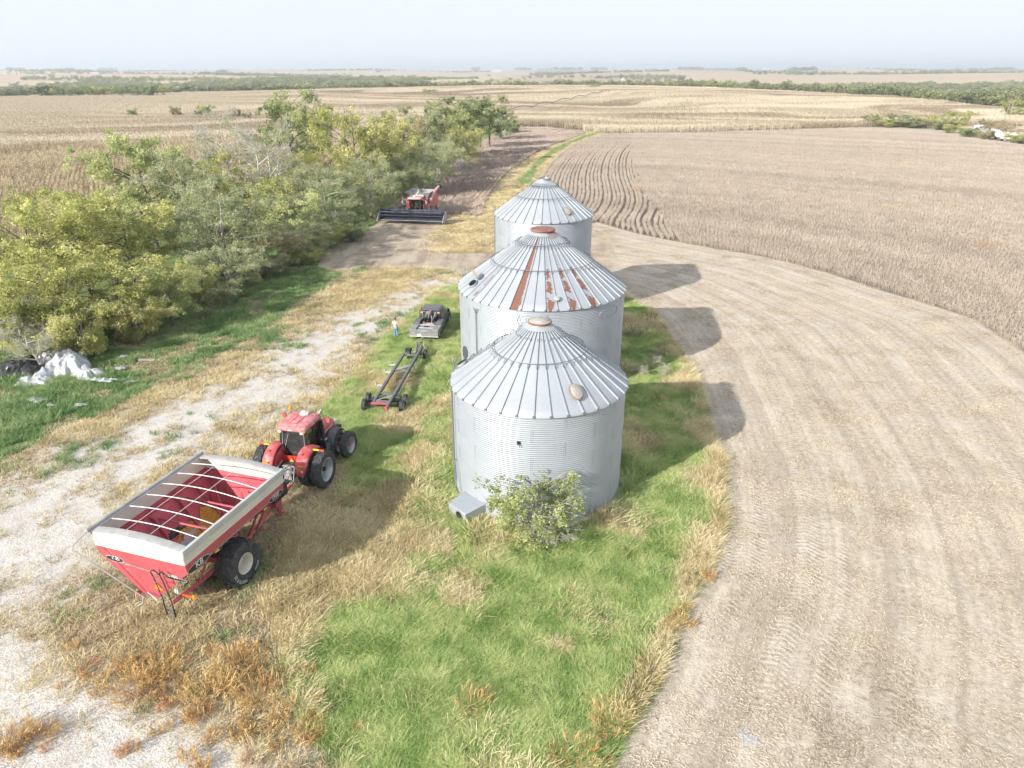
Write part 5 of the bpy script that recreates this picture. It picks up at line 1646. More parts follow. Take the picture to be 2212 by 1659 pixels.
    # ladder at the rear wall, reflectors and warning triangle
    def rear(x, z, d=0.0):
        """Point on the raked rear wall."""
        f = (z - 0.80) / (ZW - 0.80)
        return (x, -2.72 + (-Lh + 2.72) * f - d, z)
    ld = MB()
    for x in (0.62, 1.02):
        ld.tube([rear(x - 0.1, 0.35, 0.35), rear(x, 1.2, 0.30), rear(x, 2.35, 0.28), rear(x, 2.75, 0.30)], 0.024, 6)
        ld.tube([rear(x, 2.35, 0.04), rear(x, 2.72, 0.16), rear(x, 2.75, 0.30)], 0.02, 6)
    for z in np.arange(0.45, 2.6, 0.29):
        ld.tube([rear(0.60, z, 0.30), rear(1.02, z, 0.30)], 0.018, 5)
    ld.build('ladder', M['black'], root)
    ld = MB()
    for x in (0.5, 0.92):
        ld.tube([rear(x - 0.05, 0.30, 0.28), rear(x - 0.02, 0.95, 0.24)], 0.03, 6)
    for z in (0.34, 0.55, 0.78):
        ld.tube([rear(0.45, z, 0.26), rear(0.9, z, 0.26)], 0.022, 5)
    ld.build('folding_step', M['black'], root)
    tr = MB(); tr.add([rear(0.05, 1.42, 0.04), rear(0.50, 1.42, 0.04), rear(0.275, 1.84, 0.04), rear(0.05, 1.42, 0.02), rear(0.50, 1.42, 0.02), rear(0.275, 1.84, 0.02)], [(0, 1, 2), (3, 5, 4), (0, 3, 4, 1), (1, 4, 5, 2), (2, 5, 3, 0)])
    tr.build('warning_triangle', M['orange'], root, ang=None)
    pl = MB(); pl.box(1.16, rear(1.16, 1.6, 0.03)[1], 1.6, 0.16, 0.03, 0.2); pl.build('white_plate', M['white'], root)
    rf = MB(); rf.box(1.75, -2.92, 1.55, 0.55, 0.04, 0.07); rf.build('reflector_bar', M['orange_red'], root)
    rf = MB(); rf.box(2.02, -2.95, 1.60, 0.10, 0.05, 0.16); rf.build('marker_lamp', M['orange'], root)
    lb = MB(); lb.tube([rear(-0.45, 1.05, 0.02), rear(-0.1, 1.1, 0.16), rear(0.15, 0.95, 0.2)], 0.02, 5); lb.build('hydraulic_hose', M['white'], root)
    # decals: swoosh with letters, rear and right side
    def rearf(x0, z0, d):
        return lambda x, y: rear(x0 + x, z0 + y, d)
    def sidef(y0, z0, d):
        return lambda x, y: (W + d, y0 + x, z0 + y)
    def ell(fn, a, b, mat, name):
        mb = MB(); mb.add([fn(a * math.cos(t), b * math.sin(t)) for t in np.linspace(0, 2 * PI, 28, endpoint=False)], [tuple(range(28))])
        return mb.build(name, mat, root, ang=None)
    def bar(fn, pts, name, mat):
        mb = MB(); mb.add([fn(*p) for p in pts], [tuple(range(len(pts)))]); return mb.build(name, mat, root, ang=None)
    f = rearf(-1.42, 2.62, 0.012)
    ell(rearf(-1.42, 2.62, 0.008), 0.44, 0.16, M['white'], 'decal_outline'); ell(f, 0.42, 0.14, M['black'], 'decal_patch')
    lettering('KB', 0.30, rearf(-1.36, 2.68, 0.018), M['white'], root)
    bar(rearf(0, 0, 0.009), [(-1.1, 2.55), (1.5, 2.28), (1.5, 2.23), (-1.1, 2.49)], 'decal_stripe', M['white'])
    bar(rearf(0, 0, 0.013), [(-1.05, 2.535), (1.5, 2.268), (1.5, 2.245), (-1.05, 2.505)], 'decal_stripe', M['black'])
    ell(rearf(1.38, 2.30, 0.008), 0.50, 0.085, M['white'], 'decal_outline'); ell(rearf(1.38, 2.30, 0.012), 0.48, 0.07, M['black'], 'decal_patch')
    lettering('1950', 0.23, rearf(1.28, 2.42, 0.018), M['white'], root)
    lettering('BROS', 0.09, rearf(-0.85, 2.46, 0.018), M['white'], root)
    ell(sidef(-2.45, 2.82, 0.008), 0.60, 0.17, M['white'], 'decal_outline'); ell(sidef(-2.45, 2.82, 0.012), 0.58, 0.15, M['black'], 'decal_patch')
    lettering('KB', 0.34, sidef(-2.42, 2.84, 0.018), M['white'], root)
    bar(sidef(0, 0, 0.009), [(-1.9, 2.74), (2.4, 2.80), (2.4, 2.85), (-1.9, 2.79)], 'decal_stripe', M['white'])
    bar(sidef(0, 0, 0.013), [(-1.9, 2.755), (2.4, 2.81), (2.4, 2.84), (-1.9, 2.78)], 'decal_stripe', M['black'])
    ell(sidef(2.45, 2.84, 0.008), 0.52, 0.15, M['white'], 'decal_outline'); ell(sidef(2.45, 2.84, 0.012), 0.50, 0.13, M['black'], 'decal_patch')
    lettering('1950', 0.25, sidef(2.42, 2.86, 0.018), M['white'], root)
    for y in (-1.45, 1.65):
        rf = MB(); rf.box(W + 0.02, y, 2.70, 0.02, 0.22, 0.06); rf.build('side_reflector', M['yellow'], root)
    # frame: lower beams, struts, axle, tongue
    for s in (-1, 1):
        fb = MB()
        fb.tube([(s * 0.85, -2.9, 0.95), (s * 1.05, -1.2, 0.98), (s * 1.05, 1.6, 1.05), (s * 0.75, 3.3, 1.0), (0.1 * s, 4.9, 0.75)], 0.11, 4)
        fb.build('frame_beam', M['red'], root, ang=30)
        for y, yt in ((-1.6, -1.3), (-0.2, 0.1), (0.8, 1.0), (1.5, 1.9), (2.1, 2.5)):
            st = MB(); st.tube([(s * 1.05, y, 1.05), (s * (1.50 if abs(y) > 1.2 else 1.1), yt, 2.25 if abs(y) > 1.2 else 1.7)], 0.055, 4)
            st.build('strut', M['red'], root)
    ax = MB(); ax.tube([(-1.5, 0, 1.03), (1.5, 0, 1.03)], 0.12, 8); ax.box(0, 0, 0.95, 1.9, 0.4, 0.3); ax.build('axle', M['red'], root, ang=30)
    tg = MB(); tg.tube([(0, 2.6, 1.0), (0.0, 4.6, 0.75), (-0.05, 5.6, 0.60), (-0.22, 6.75, 0.55)], [0.16, 0.15, 0.11, 0.07], 6); tg.build('tongue', M['red'], root, ang=30)
    jk = MB(); jk.box(0.38, 4.7, 0.75, 0.10, 0.3, 0.9); jk.tube([(0.38, 4.7, 0.2), (0.38, 4.7, 1.35)], 0.05, 6); jk.box(0.38, 4.7, 0.12, 0.3, 0.3, 0.03); jk.build('parking_jack', M['red'], root, ang=30)
    bx = MB()
    b0 = (0.75, 4.15, 1.75); sx, sy, sz = 0.55, 1.0, 0.55
    bx.box(b0[0], b0[1], b0[2] - sz / 2, sx, sy, 0.03)
    for s in (-1, 1):
        bx.box(b0[0] + s * sx / 2, b0[1], b0[2], 0.03, sy, sz); bx.box(b0[0], b0[1] + s * sy / 2, b0[2], sx, 0.03, sz)
    for k in range(4):
        bx.box(b0[0] + sx / 2 + 0.02, b0[1] - 0.35 + k * 0.23, b0[2], 0.02, 0.09, sz)
    bx.build('open_tool_box', M['black'], root)
    bs = MB(); bs.box(0.6, 4.15, 1.2, 0.3, 0.3, 0.55); bs.build('box_bracket', M['red'], root)
    # discharge auger tube folded along the front left
    ag = MB(); ag.tube([(-1.1, 3.2, 0.9), (-1.55, 3.45, 2.6), (-1.5, 3.35, 3.3)], 0.2, 10); ag.build('discharge_auger', M['red'], root)
    # wheels
    ty = tyre_mesh(1.02, 0.84, 0.44, 15, 0.075, 0.085, 0.60)
    rr = rim_mesh(0.44, 0.86, M['cream'], 0.55, 0.15, 10, 1); rl2 = rim_mesh(0.44, 0.86, M['cream'], 0.55, 0.15, 10, -1)
    wr = add_wheel(root, 1.68, 0, 1.0, ty, rr); wl = add_wheel(root, -1.68, 0, 1.0, ty, rl2, spin=0.3)
    def arc2(r0, a0):
        def fn(x, y):
            a = a0 - x / r0; rr_ = r0 + y; d = (rr_ - 0.737) / 0.298
            return (0.442 - 0.03 * abs(d) ** 2, rr_ * math.cos(a), rr_ * math.sin(a))
        return fn
    lettering('900/70 R 32', 0.2, arc2(0.76, R(222)), M['logo_white'], wr, 'tyre_lettering')
    lettering('mitas', 0.2, arc2(0.76, R(-40)), M['logo_white'], wr, 'tyre_lettering')
    return root
M['logo_white'] = paint('white_tyre_lettering', (0.60, 0.60, 0.58), 0.7, 0, 0.15, 4, 0.2)
grain_cart()

# ------------------------------------------------------------------ tractor
def rounded(w, l, z, r=0.18, n=4, y0=0.0):
    pts = []
    for sx, sy, a0 in ((1, 1, 0), (-1, 1, 90), (-1, -1, 180), (1, -1, 270)):
        for k in range(n + 1):
            a = R(a0 + 90 * k / n)
            pts.append((sx * (w / 2 - r) + r * math.cos(a), y0 + sy * (l / 2 - r) + r * math.sin(a), z))
    return pts

def tractor():
    root = empty('tractor', (-11.45, 32.5, 0.0), heading(77), 'red four-wheel-drive tractor with dual wheels and black rear window', 'tractor')
    tyr = tyre_mesh(1.0, 0.50, 0.60, 20, 0.045, 0.06, 0.40); tyf = tyre_mesh(0.77, 0.42, 0.44, 18, 0.04, 0.055, 0.40)
    rro = rim_mesh(0.60, 0.50, M['silver'], 1.2, 0.17, 10, 1); rlo = rim_mesh(0.60, 0.50, M['silver'], 1.2, 0.17, 10, -1)
    fro = rim_mesh(0.44, 0.42, M['silver'], 1.1, 0.13, 8, 1); flo = rim_mesh(0.44, 0.42, M['silver'], 1.1, 0.13, 8, -1)
    for s in (-1, 1):
        for x, sp in ((0.92, 0.1), (1.66, 0.25)):
            add_wheel(root, s * x, 0, 0.985, tyr, rro if s > 0 else rlo, spin=sp)
        for x, sp in ((0.86, 0.15), (1.58, 0.3)):
            add_wheel(root, s * x, 3.12, 0.755, tyf, fro if s > 0 else flo, spin=sp)
    ax = MB(); ax.tube([(-1.75, 0, 0.985), (1.75, 0, 0.985)], 0.11, 10); ax.build('rear_axle', M['black'], root)
    ax = MB(); ax.tube([(-1.7, 3.12, 0.755), (1.7, 3.12, 0.755)], 0.09, 10); ax.box(0, 3.12, 0.72, 1.0, 0.35, 0.3); ax.build('front_axle', M['red'], root)
    ch = MB(); ch.box(0, 0.2, 0.95, 0.62, 1.5, 0.75); ch.box(0, 2.2, 0.98, 0.55, 3.2, 0.55); ch.build('chassis', M['black'], root, bevel=0.04)
    # hood: lofted, lower towards the nose
    hd = MB(); rings = []
    for y, w, z0, z1, ch_ in ((1.55, 0.96, 1.15, 2.10, 0.16), (2.2, 0.98, 1.12, 2.10, 0.18), (3.1, 0.98, 1.10, 2.03, 0.20), (3.75, 0.94, 1.08, 1.92, 0.22), (4.12, 0.86, 1.08, 1.76, 0.24), (4.28, 0.74, 1.12, 1.58, 0.24)):
        h = w / 2
        rings.append([(-h, y, z0), (-h, y, z1 - ch_), (-h + ch_ * 0.35, y, z1 - ch_ * 0.35), (-h + ch_, y, z1), (h - ch_, y, z1), (h - ch_ * 0.35, y, z1 - ch_ * 0.35), (h, y, z1 - ch_), (h, y, z0)])
    hd.loft(rings); hood = hd.build('hood', M['red_hood'], root, ang=25, bevel=0.02)
    for s in (-1, 1):
        sp = MB(); sp.box(s * 0.485, 2.75, 1.66, 0.03, 1.7, 0.10, (R(1.5), 0, 0)); sp.build('hood_stripe', M['rail_grey'], hood)
        gr = MB(); gr.box(s * 0.47, 3.0, 1.32, 0.05, 1.6, 0.32); gr.build('side_grille', M['black'], hood)
        hl = MB(); hl.box(s * 0.40, 4.06, 1.60, 0.20, 0.22, 0.24, (0, 0, s * -0.5)); hl.build('headlight', M['white'], hood, bevel=0.03)
    gr = MB(); gr.box(0, 4.29, 1.35, 0.6, 0.06, 0.4); gr.build('front_grille', M['black'], hood)
    wt = MB()
    for k in range(9):
        wt.box(-0.36 + k * 0.09, 4.55, 0.85, 0.075, 0.42, 0.5)
    wt.build('front_weights', M['black'], root, bevel=0.01)
    # cab: posts, glass, roof
    posts = {}
    zb, zt = 1.42, 2.98
    B = [(-0.78, 0.12), (0.78, 0.12), (0.80, 0.95), (0.66, 1.78), (-0.66, 1.78), (-0.80, 0.95)]
    T = [(-0.70, 0.30), (0.70, 0.30), (0.72, 1.0), (0.62, 1.70), (-0.62, 1.70), (-0.72, 1.0)]
    cb = MB(); cb.loft([[(x * 0.98, y, 1.10) for x, y in B], [(x, y, zb) for x, y in B]]); cb.build('cab_base', M['black'], root)
    for i in range(6):
        p = MB(); p.tube([(B[i][0], B[i][1], zb - 0.05), (T[i][0], T[i][1], zt)], 0.045, 6); p.build('cab_post', M['black'], root)
        j = (i + 1) % 6
        g = MB()
        a, b, c, d = (B[i][0], B[i][1], zb), (B[j][0], B[j][1], zb), (T[j][0], T[j][1], zt - 0.05), (T[i][0], T[i][1], zt - 0.05)
        g.add([a, b, c, d], [(0, 1, 2, 3)])
        g.build('window', M['glass'] if i == 0 else M['clear'], root, ang=None)
    wp = MB(); wp.tube([(-0.55, 0.13, 1.75), (-0.25, 0.24, 2.72)], 0.014, 4); wp.build('rear_wiper', M['rail_grey'], root)
    for x, y in ((-0.66, 0.10), (0.66, 0.10), (0.63, 0.16)):
        tr_ = MB(); tr_.tube([(x, y, 1.5), (x * 0.92, y + 0.17, 2.85)], 0.016, 4); tr_.build('glass_trim', M['rail_grey'], root)
    se = MB(); se.box(0, 0.75, 1.55, 0.55, 0.55, 0.16); se.box(0, 0.48, 1.95, 0.52, 0.14, 0.75, (R(-8), 0, 0)); se.build('seat', M['grey_plastic'], root, bevel=0.05)
    stw = MB(); stw.tube([(0.2 * math.cos(t), 1.4 + 0.06 * math.sin(t), 1.95 + 0.19 * math.sin(t)) for t in np.linspace(0, 2 * PI, 16, endpoint=False)], 0.02, 5, closed=True); stw.tube([(0, 1.4, 1.95), (0, 1.6, 1.45)], 0.035, 5); stw.build('steering_wheel', M['black'], root)
    rf = MB()
    rf.loft([rounded(1.62, 1.86, 2.96, 0.22, 4, 0.98), rounded(1.70, 1.94, 3.02, 0.26, 4, 0.98), rounded(1.68, 1.92, 3.12, 0.28, 4, 0.98), rounded(1.55, 1.78, 3.20, 0.30, 4, 0.98), rounded(1.30, 1.5, 3.235, 0.30, 4, 0.98)])
    roof = rf.build('cab_roof', M['red_roof'], root, ang=50)
    for x in (-0.2, 0.2):
        gv = MB(); gv.tube([(x * 1.2, 0.2, 3.21), (x, 0.5, 3.245), (x, 1.3, 3.245), (x * 2.0, 1.55, 3.235)], 0.011, 4); gv.build('roof_groove', M['red'], roof)
    gv = MB(); gv.tube([(p[0], p[1], 3.228) for p in rounded(1.30, 1.46, 3.22, 0.28, 4, 0.98)], 0.012, 4, closed=True); gv.build('roof_crease', M['white_dust'], roof)
    gp = MB(); gp.loft([rounded(0.34, 0.30, 3.24, 0.06, 2, 1.55), rounded(0.34, 0.30, 3.34, 0.08, 2, 1.55), rounded(0.24, 0.2, 3.40, 0.06, 2, 1.55)]); gp.box(0.22, 1.55, 3.31, 0.10, 0.2, 0.1); gp.build('guidance_receiver', M['white'], roof)
    for x in (-0.62, 0.62):
        wl = MB(); wl.box(x, 0.06, 2.90, 0.17, 0.09, 0.11); wl.build('work_light', M['white'], roof, bevel=0.015)
        ol = MB(); ol.box(x * 1.22, 0.10, 2.98, 0.10, 0.08, 0.07); ol.build('indicator_lamp', M['orange'], roof)
    pl = MB(); pl.box(0, 0.0, 3.05, 0.22, 0.02, 0.05); pl.build('roof_plate', M['white'], roof)
    bc = MB(); bc.tube([(-0.72, 1.55, 3.0), (-0.78, 1.6, 3.42)], 0.016, 5); bm_ = bc.build('beacon_stalk', M['black'], root)
    bc = MB(); bc.lathe([(0.075, 3.40), (0.085, 3.50), (0.075, 3.58), (0.03, 3.63), (0.003, 3.64)], 12, 'z', (-0.78, 1.6, 0), True); bc.build('beacon', M['orange'], bm_)
    for s in (-1, 1):
        mr = MB(); mr.tube([(s * 0.7, 1.7, 2.75), (s * 1.1, 1.75, 2.9), (s * 1.28, 1.75, 2.9)], 0.018, 5); am = mr.build('mirror_arm', M['black'], root)
        mr = MB(); mr.loft([[(s * (1.28 + 0.11 * math.cos(t)), 1.73 + dy, 2.95 + 0.17 * math.sin(t)) for t in np.linspace(0, 2 * PI, 14, endpoint=False)] for dy in (-0.03, 0.05)]); mr.build('mirror', M['red'], am)
    # rear fenders
    for s in (-1, 1):
        fd = MB(); rows = []
        for a in np.linspace(R(2), R(128), 15):
            # from rear (down) over the top to the front
            r = 1.13
            y = -r * math.cos(a); z = 0.985 + r * math.sin(a)
            wd = 0.30 + 0.06 * math.sin(a)
            x0 = 0.60; x1 = 1.26
            if a < R(24):
                x1 = 1.20 - 0.45 * (R(24) - a)
                x0 = 0.62 + 0.35 * (R(24) - a)
            rows.append([(s * x0, y * 0.98, z), (s * (x0 + 0.08), y * 1.0, z + 0.05), (s * ((x0 + x1) / 2), y * 1.015, z + 0.08), (s * (x1 - 0.08), y * 1.0, z + 0.05), (s * x1, y * 0.97, z - 0.03), (s * (x1 + 0.01), y * 0.93, z - 0.12)])
        fd.sheet(rows)
        o = fd.build('rear_fender', M['red_hood'], root, ang=60)
        sd = o.modifiers.new('solid', 'SOLIDIFY'); sd.thickness = 0.03
        sk = MB(); sk.prism([(-0.95, 1.35), (-0.6, 1.85), (0.1, 2.05), (0.6, 1.9), (0.6, 1.2), (-0.6, 1.1)], 'yz', s * 0.58, s * 0.64); sk.build('fender_skirt', M['red_hood'], root)
        tl = MB(); tl.box(s * 0.98, -1.05, 1.62, 0.30, 0.06, 0.08); tl.build('amber_lamp', M['orange'], o)
        tl = MB(); tl.box(s * 0.92, -1.13, 1.36, 0.12, 0.05, 0.09); tl.build('tail_lamp', M['orange_red'], o)
        tl = MB(); tl.box(s * 1.08, -1.12, 1.36, 0.08, 0.05, 0.09); tl.build('white_lamp', M['white'], o)
        fw = MB(); fw.box(s * 0.92, -0.55, 2.02, 0.07, 0.10, 0.10); fw.build('fender_switch', M['black'], o)
        ar = MB(); ar.tube([(s * 0.72, 0.05, 2.0), (s * 1.25, -0.05, 2.12)], 0.025, 5); ra = ar.build('marker_arm', M['grey_plastic'], root)
        ar = MB(); ar.box(s * 1.40, -0.07, 2.12, 0.32, 0.03, 0.09); ar.build('amber_marker', M['yellow'], ra)
        ar = MB(); ar.box(s * 1.70, -0.07, 2.12, 0.28, 0.03, 0.09); ar.build('red_marker', M['orange_red'], ra)
        # front fender over inner wheel
        ff = MB(); rows = []
        for a in np.linspace(R(20), R(150), 12):
            r = 0.88; y = 3.12 - r * math.cos(a); z = 0.755 + r * math.sin(a)
            rows.append([(s * 0.58, y, z - 0.02), (s * 0.66, y, z + 0.03), (s * 1.04, y, z + 0.03), (s * 1.10, y, z - 0.04)])
        ff.sheet(rows); o2 = ff.build('front_fender', M['grey_plastic'], root, ang=60)
        sd = o2.modifiers.new('solid', 'SOLIDIFY'); sd.thickness = 0.025
        # fuel tank and steps
        ft = MB(); ft.loft([rounded(0.5, 1.5, 0.55, 0.15, 3, 1.6), rounded(0.56, 1.6, 0.8, 0.18, 3, 1.6), rounded(0.5, 1.5, 1.2, 0.18, 3, 1.6)]); ft.v = [(x + s * 0.72, y, z) for x, y, z in ft.v]
        ft.build('fuel_tank', M['grey_plastic'], root, ang=50)
    pn = MB(); pn.prism([(-0.62, 1.86), (0.62, 1.86), (0.45, 1.45), (-0.45, 1.45)], 'xz', -0.02, 0.08); pn.v = [(x, y - 0.12, z - 0.28) for x, y, z in pn.v]
    pn.build('rear_panel', M['red_bright'], root)
    tr = MB(); tr.prism([(-0.21, 1.20), (0.21, 1.20), (0.0, 1.58)], 'xz', -0.20, -0.17); tr.build('warning_triangle_border', M['orange_red'], root)
    tr = MB(); tr.prism([(-0.15, 1.235), (0.15, 1.235), (0.0, 1.51)], 'xz', -0.205, -0.195); tr.build('warning_triangle', M['yellow'], root)
    # exhaust and intake on the right front post
    ex = MB(); ex.tube([(0.66, 1.98, 1.3), (0.66, 1.98, 2.75)], 0.13, 10); ex.build('exhaust_shield', M['black'], root)
    ex = MB(); ex.tube([(0.66, 1.98, 2.7), (0.66, 1.98, 3.05), (0.68, 2.02, 3.22), (0.74, 2.12, 3.30)], 0.065, 10); ex.build('exhaust_pipe', M['wornsteel'], root)
    ex = MB(); ex.tube([(0.90, 1.75, 0.9), (0.88, 1.78, 1.6), (0.82, 1.82, 2.6)], 0.10, 8); ex.build('air_intake', M['black'], root)
    ex = MB(); ex.box(0.86, 1.8, 1.72, 0.3, 0.2, 0.06); ex.build('shield_clamp', M['rail_grey'], root)
    # rear linkage
    hk = MB()
    for s in (-1, 1):
        hk.tube([(s * 0.42, -0.35, 0.65), (s * 0.45, -1.25, 0.60)], 0.05, 6); hk.tube([(s * 0.45, -0.35, 1.42), (s * 0.47, -0.8, 1.28), (s * 0.45, -1.0, 0.66)], 0.035, 6)
    hk.tube([(0, -0.4, 1.15), (0.05, -1.0, 1.2), (0.05, -1.1, 0.8)], 0.04, 6)
    hk.build('three_point_linkage', M['wornsteel'], root)
    hk = MB(); hk.box(0, -0.45, 1.05, 0.7, 0.3, 0.45); hk.box(0.12, -0.62, 1.15, 0.25, 0.12, 0.2); hk.box(0, -0.55, 0.65, 0.35, 0.3, 0.35); hk.build('valve_block', M['wornsteel'], root, bevel=0.03)
    hk = MB(); hk.box(0, -0.75, 0.48, 0.14, 1.2, 0.07); hk.build('drawbar', M['black'], root)
    for k, (x, c) in enumerate(((-0.25, 1.25), (-0.12, 1.15), (0.05, 1.3), (0.2, 1.2), (0.3, 1.1))):
        hs = MB(); hs.tube([(x, -0.6, c), (x * 1.3, -0.95, c + 0.08), (x * 0.8, -1.2, c - 0.25), (x * 0.3, -1.5, 0.75)], 0.018, 5); hs.build('hydraulic_hose', M['wornsteel'] if k % 2 else M['black'], root)
    return root
M['white_dust'] = paint('dusty_pink_line', (0.62, 0.42, 0.41), 0.7, 0, 0.15, 4, 0.2)
M['red_bright'] = paint('bright_red_panel', (0.62, 0.035, 0.03), 0.4, 0, 0.06, 2, 0.4)
tractor()

# ------------------------------------------------------------------ pickup with flat service bed
def pickup():
    root = empty('pickup_truck', (-7.05, 53.72, 0.0), heading(83), 'dark grey crew-cab pickup with flat service bed beside the widest bin', 'pickup')
    ty = tyre_mesh(0.42, 0.27, 0.23, 26, 0.014, 0.03, 0.3, 36)
    rr = rim_mesh(0.23, 0.27, M['silver'], 0.3, 0.06, 6, 1); rl = rim_mesh(0.23, 0.27, M['silver'], 0.3, 0.06, 6, -1)
    for y in (1.05, 5.0):
        add_wheel(root, 0.92, y, 0.41, ty, rr); add_wheel(root, -0.92, y, 0.41, ty, rl)
    ch = MB(); ch.box(0, 3.0, 0.55, 1.1, 5.6, 0.25); ch.build('chassis', M['black'], root)
    # body: lower cab and hood lofted along y
    def ring(y, w, z0, z1, r=0.10):
        h = w / 2
        return [(-h, y, z0), (-h, y, z1 - r), (-h + r, y, z1), (h - r, y, z1), (h, y, z1 - r), (h, y, z0)]
    bd = MB(); bd.loft([ring(2.45, 1.96, 0.55, 1.22), ring(2.6, 2.0, 0.5, 1.25), ring(4.3, 2.0, 0.5, 1.25), ring(4.5, 1.98, 0.6, 1.27, 0.14), ring(5.5, 1.94, 0.6, 1.20, 0.18), ring(5.85, 1.84, 0.55, 1.08, 0.2)])
    body = bd.build('body', M['gunmetal'], root, bevel=0.03, ang=35)
    cb = MB()
    def cring(z, y0, y1, w):
        return rounded(w, y1 - y0, z, 0.16, 3, (y0 + y1) / 2)
    cb.loft([cring(1.22, 2.48, 4.62, 1.90), cring(1.45, 2.50, 4.42, 1.84), cring(1.82, 2.58, 4.02, 1.62), cring(1.93, 2.66, 3.92, 1.52), cring(1.965, 2.82, 3.75, 1.30)])
    cb.build('cab', M['gunmetal'], root, ang=45)
    # windows slightly proud
    def pane(a, b, c, d, nm='window'):
        g = MB(); g.add([a, b, c, d], [(0, 1, 2, 3)]); g.build(nm, M['glass'], root, ang=None)
    for s in (-1, 1):
        pane((s * 0.945, 2.62, 1.28), (s * 0.945, 3.38, 1.28), (s * 0.830, 3.36, 1.80), (s * 0.830, 2.72, 1.80))
        pane((s * 0.945, 3.46, 1.28), (s * 0.935, 4.30, 1.28), (s * 0.825, 3.94, 1.80), (s * 0.830, 3.45, 1.80))
        mr = MB(); mr.box(s * 1.14, 4.28, 1.36, 0.20, 0.12, 0.28); mr.tube([(s * 0.94, 4.25, 1.3), (s * 1.1, 4.28, 1.36)], 0.02, 4); mr.build('side_mirror', M['black'], root, bevel=0.03)
        for y0, y1 in ((2.62, 3.40), (3.46, 4.34)):
            dr = MB(); dr.box(s * 1.001, (y0 + y1) / 2, 0.90, 0.012, y1 - y0, 0.62); d = dr.build('door', M['gunmetal'], root, bevel=0.004)
            hn = MB(); hn.box(s * 1.02, y0 + 0.12, 1.12, 0.03, 0.16, 0.03); hn.build('handle', M['black'], d)
        sp = MB(); sp.box(s * 1.02, 3.45, 0.42, 0.12, 1.9, 0.06); sp.build('running_board', M['black'], root)
        fl = MB(); fl.loft([[(s * 1.0, 5.0 + 0.52 * math.cos(t) * k, 0.42 + 0.52 * math.sin(t) * k) for t in np.linspace(0, PI, 10)] for k in (1.0,)] + [[(s * 1.05, 5.0 + 0.5 * math.cos(t), 0.42 + 0.5 * math.sin(t)) for t in np.linspace(0, PI, 10)]], cap=False)
        fl.build('wheel_arch', M['black'], root)
        hl = MB(); hl.box(s * 0.74, 5.83, 0.92, 0.3, 0.1, 0.2); hl.build('headlight', M['white'], root)
    pane((-0.82, 2.495, 1.30), (0.82, 2.495, 1.30), (0.70, 2.60, 1.82), (-0.70, 2.60, 1.82), 'rear_window')
    pane((-0.80, 4.56, 1.28), (0.80, 4.56, 1.28), (0.70, 4.06, 1.80), (-0.70, 4.06, 1.80), 'windscreen')
    gr = MB(); gr.box(0, 5.88, 0.88, 1.1, 0.06, 0.32); gr.build('grille', M['black'], root)
    bp = MB(); bp.box(0, 5.95, 0.58, 1.95, 0.2, 0.22); bp.build('front_bumper', M['silver'], root, bevel=0.03)
    # flat bed with side boxes, rear skirt and headache rack
    bdk = MB(); bdk.box(0, 1.15, 0.93, 1.35, 2.42, 0.06); bdk.build('bed_deck', M['check_plate'], root)
    for s in (-1, 1):
        sb = MB(); sb.box(s * 0.92, 0.55, 0.86, 0.52, 1.20, 0.42); sb.build('side_box', M['check_plate'], root, bevel=0.02)
        sb = MB(); sb.box(s * 0.92, 1.85, 0.92, 0.50, 1.05, 0.56); sb.build('tool_box', M['rail_steel'], root, bevel=0.02)
        tl = MB(); tl.box(s * 0.82, -0.075, 0.70, 0.22, 0.02, 0.12); tl.build('tail_lamp', M['wornsteel'], root)
    sk = MB(); sk.box(0, -0.05, 0.78, 2.30, 0.05, 0.52); skb = sk.build('rear_skirt', M['check_plate'], root, bevel=0.01)
    sk = MB(); sk.box(0, -0.08, 0.50, 2.36, 0.10, 0.07); sk.build('rear_bumper', M['rail_grey'], root)
    sk = MB(); sk.box(-0.38, -0.09, 0.60, 0.32, 0.02, 0.15); sk.build('number_plate', M['white'], root)
    sk = MB(); sk.box(0.0, -0.082, 0.95, 0.5, 0.015, 0.05); sk.build('nameplate', M['rail_grey'], root)
    hr = MB()
    for x in (-0.92, -0.6, 0.6, 0.92):
        hr.tube([(x, 2.36, 0.95), (x * 0.93, 2.40, 1.88)], 0.03, 6)
    hr.tube([(-0.86, 2.40, 1.88), (0.86, 2.40, 1.88)], 0.035, 6); hr.tube([(-0.9, 2.37, 1.3), (0.9, 2.37, 1.3)], 0.028, 6)
    hr.build('headache_rack', M['black'], root)
    for s in (-1, 1):
        lt = MB(); lt.box(s * 0.70, 2.36, 1.72, 0.20, 0.05, 0.13); lt.build('rack_lamp', M['pink_lamp'], root)
        lt = MB(); lt.box(s * 0.78, 2.30, 1.12, 0.14, 0.08, 0.09); lt.build('work_light', M['white'], root)
    lt = MB(); lt.box(0.03, 2.37, 1.86, 0.22, 0.05, 0.06); lt.build('brake_lamp', M['orange_red'], root)
    for y in (0.62, 1.35):
        st = MB(); st.box(0, y, 0.985, 1.30, 0.05, 0.05); st.build('bed_strap', M['rail_grey'], root)
    tr = MB(); tr.box(0, 0.95, 0.965, 0.36, 0.22, 0.02); tr.build('hitch_well', M['dark_void'], root)
    return root
M['pink_lamp'] = paint('faded_red_lamp', (0.60, 0.30, 0.26), 0.4, 0, 0.1, 4, 0.4)
pick = pickup()

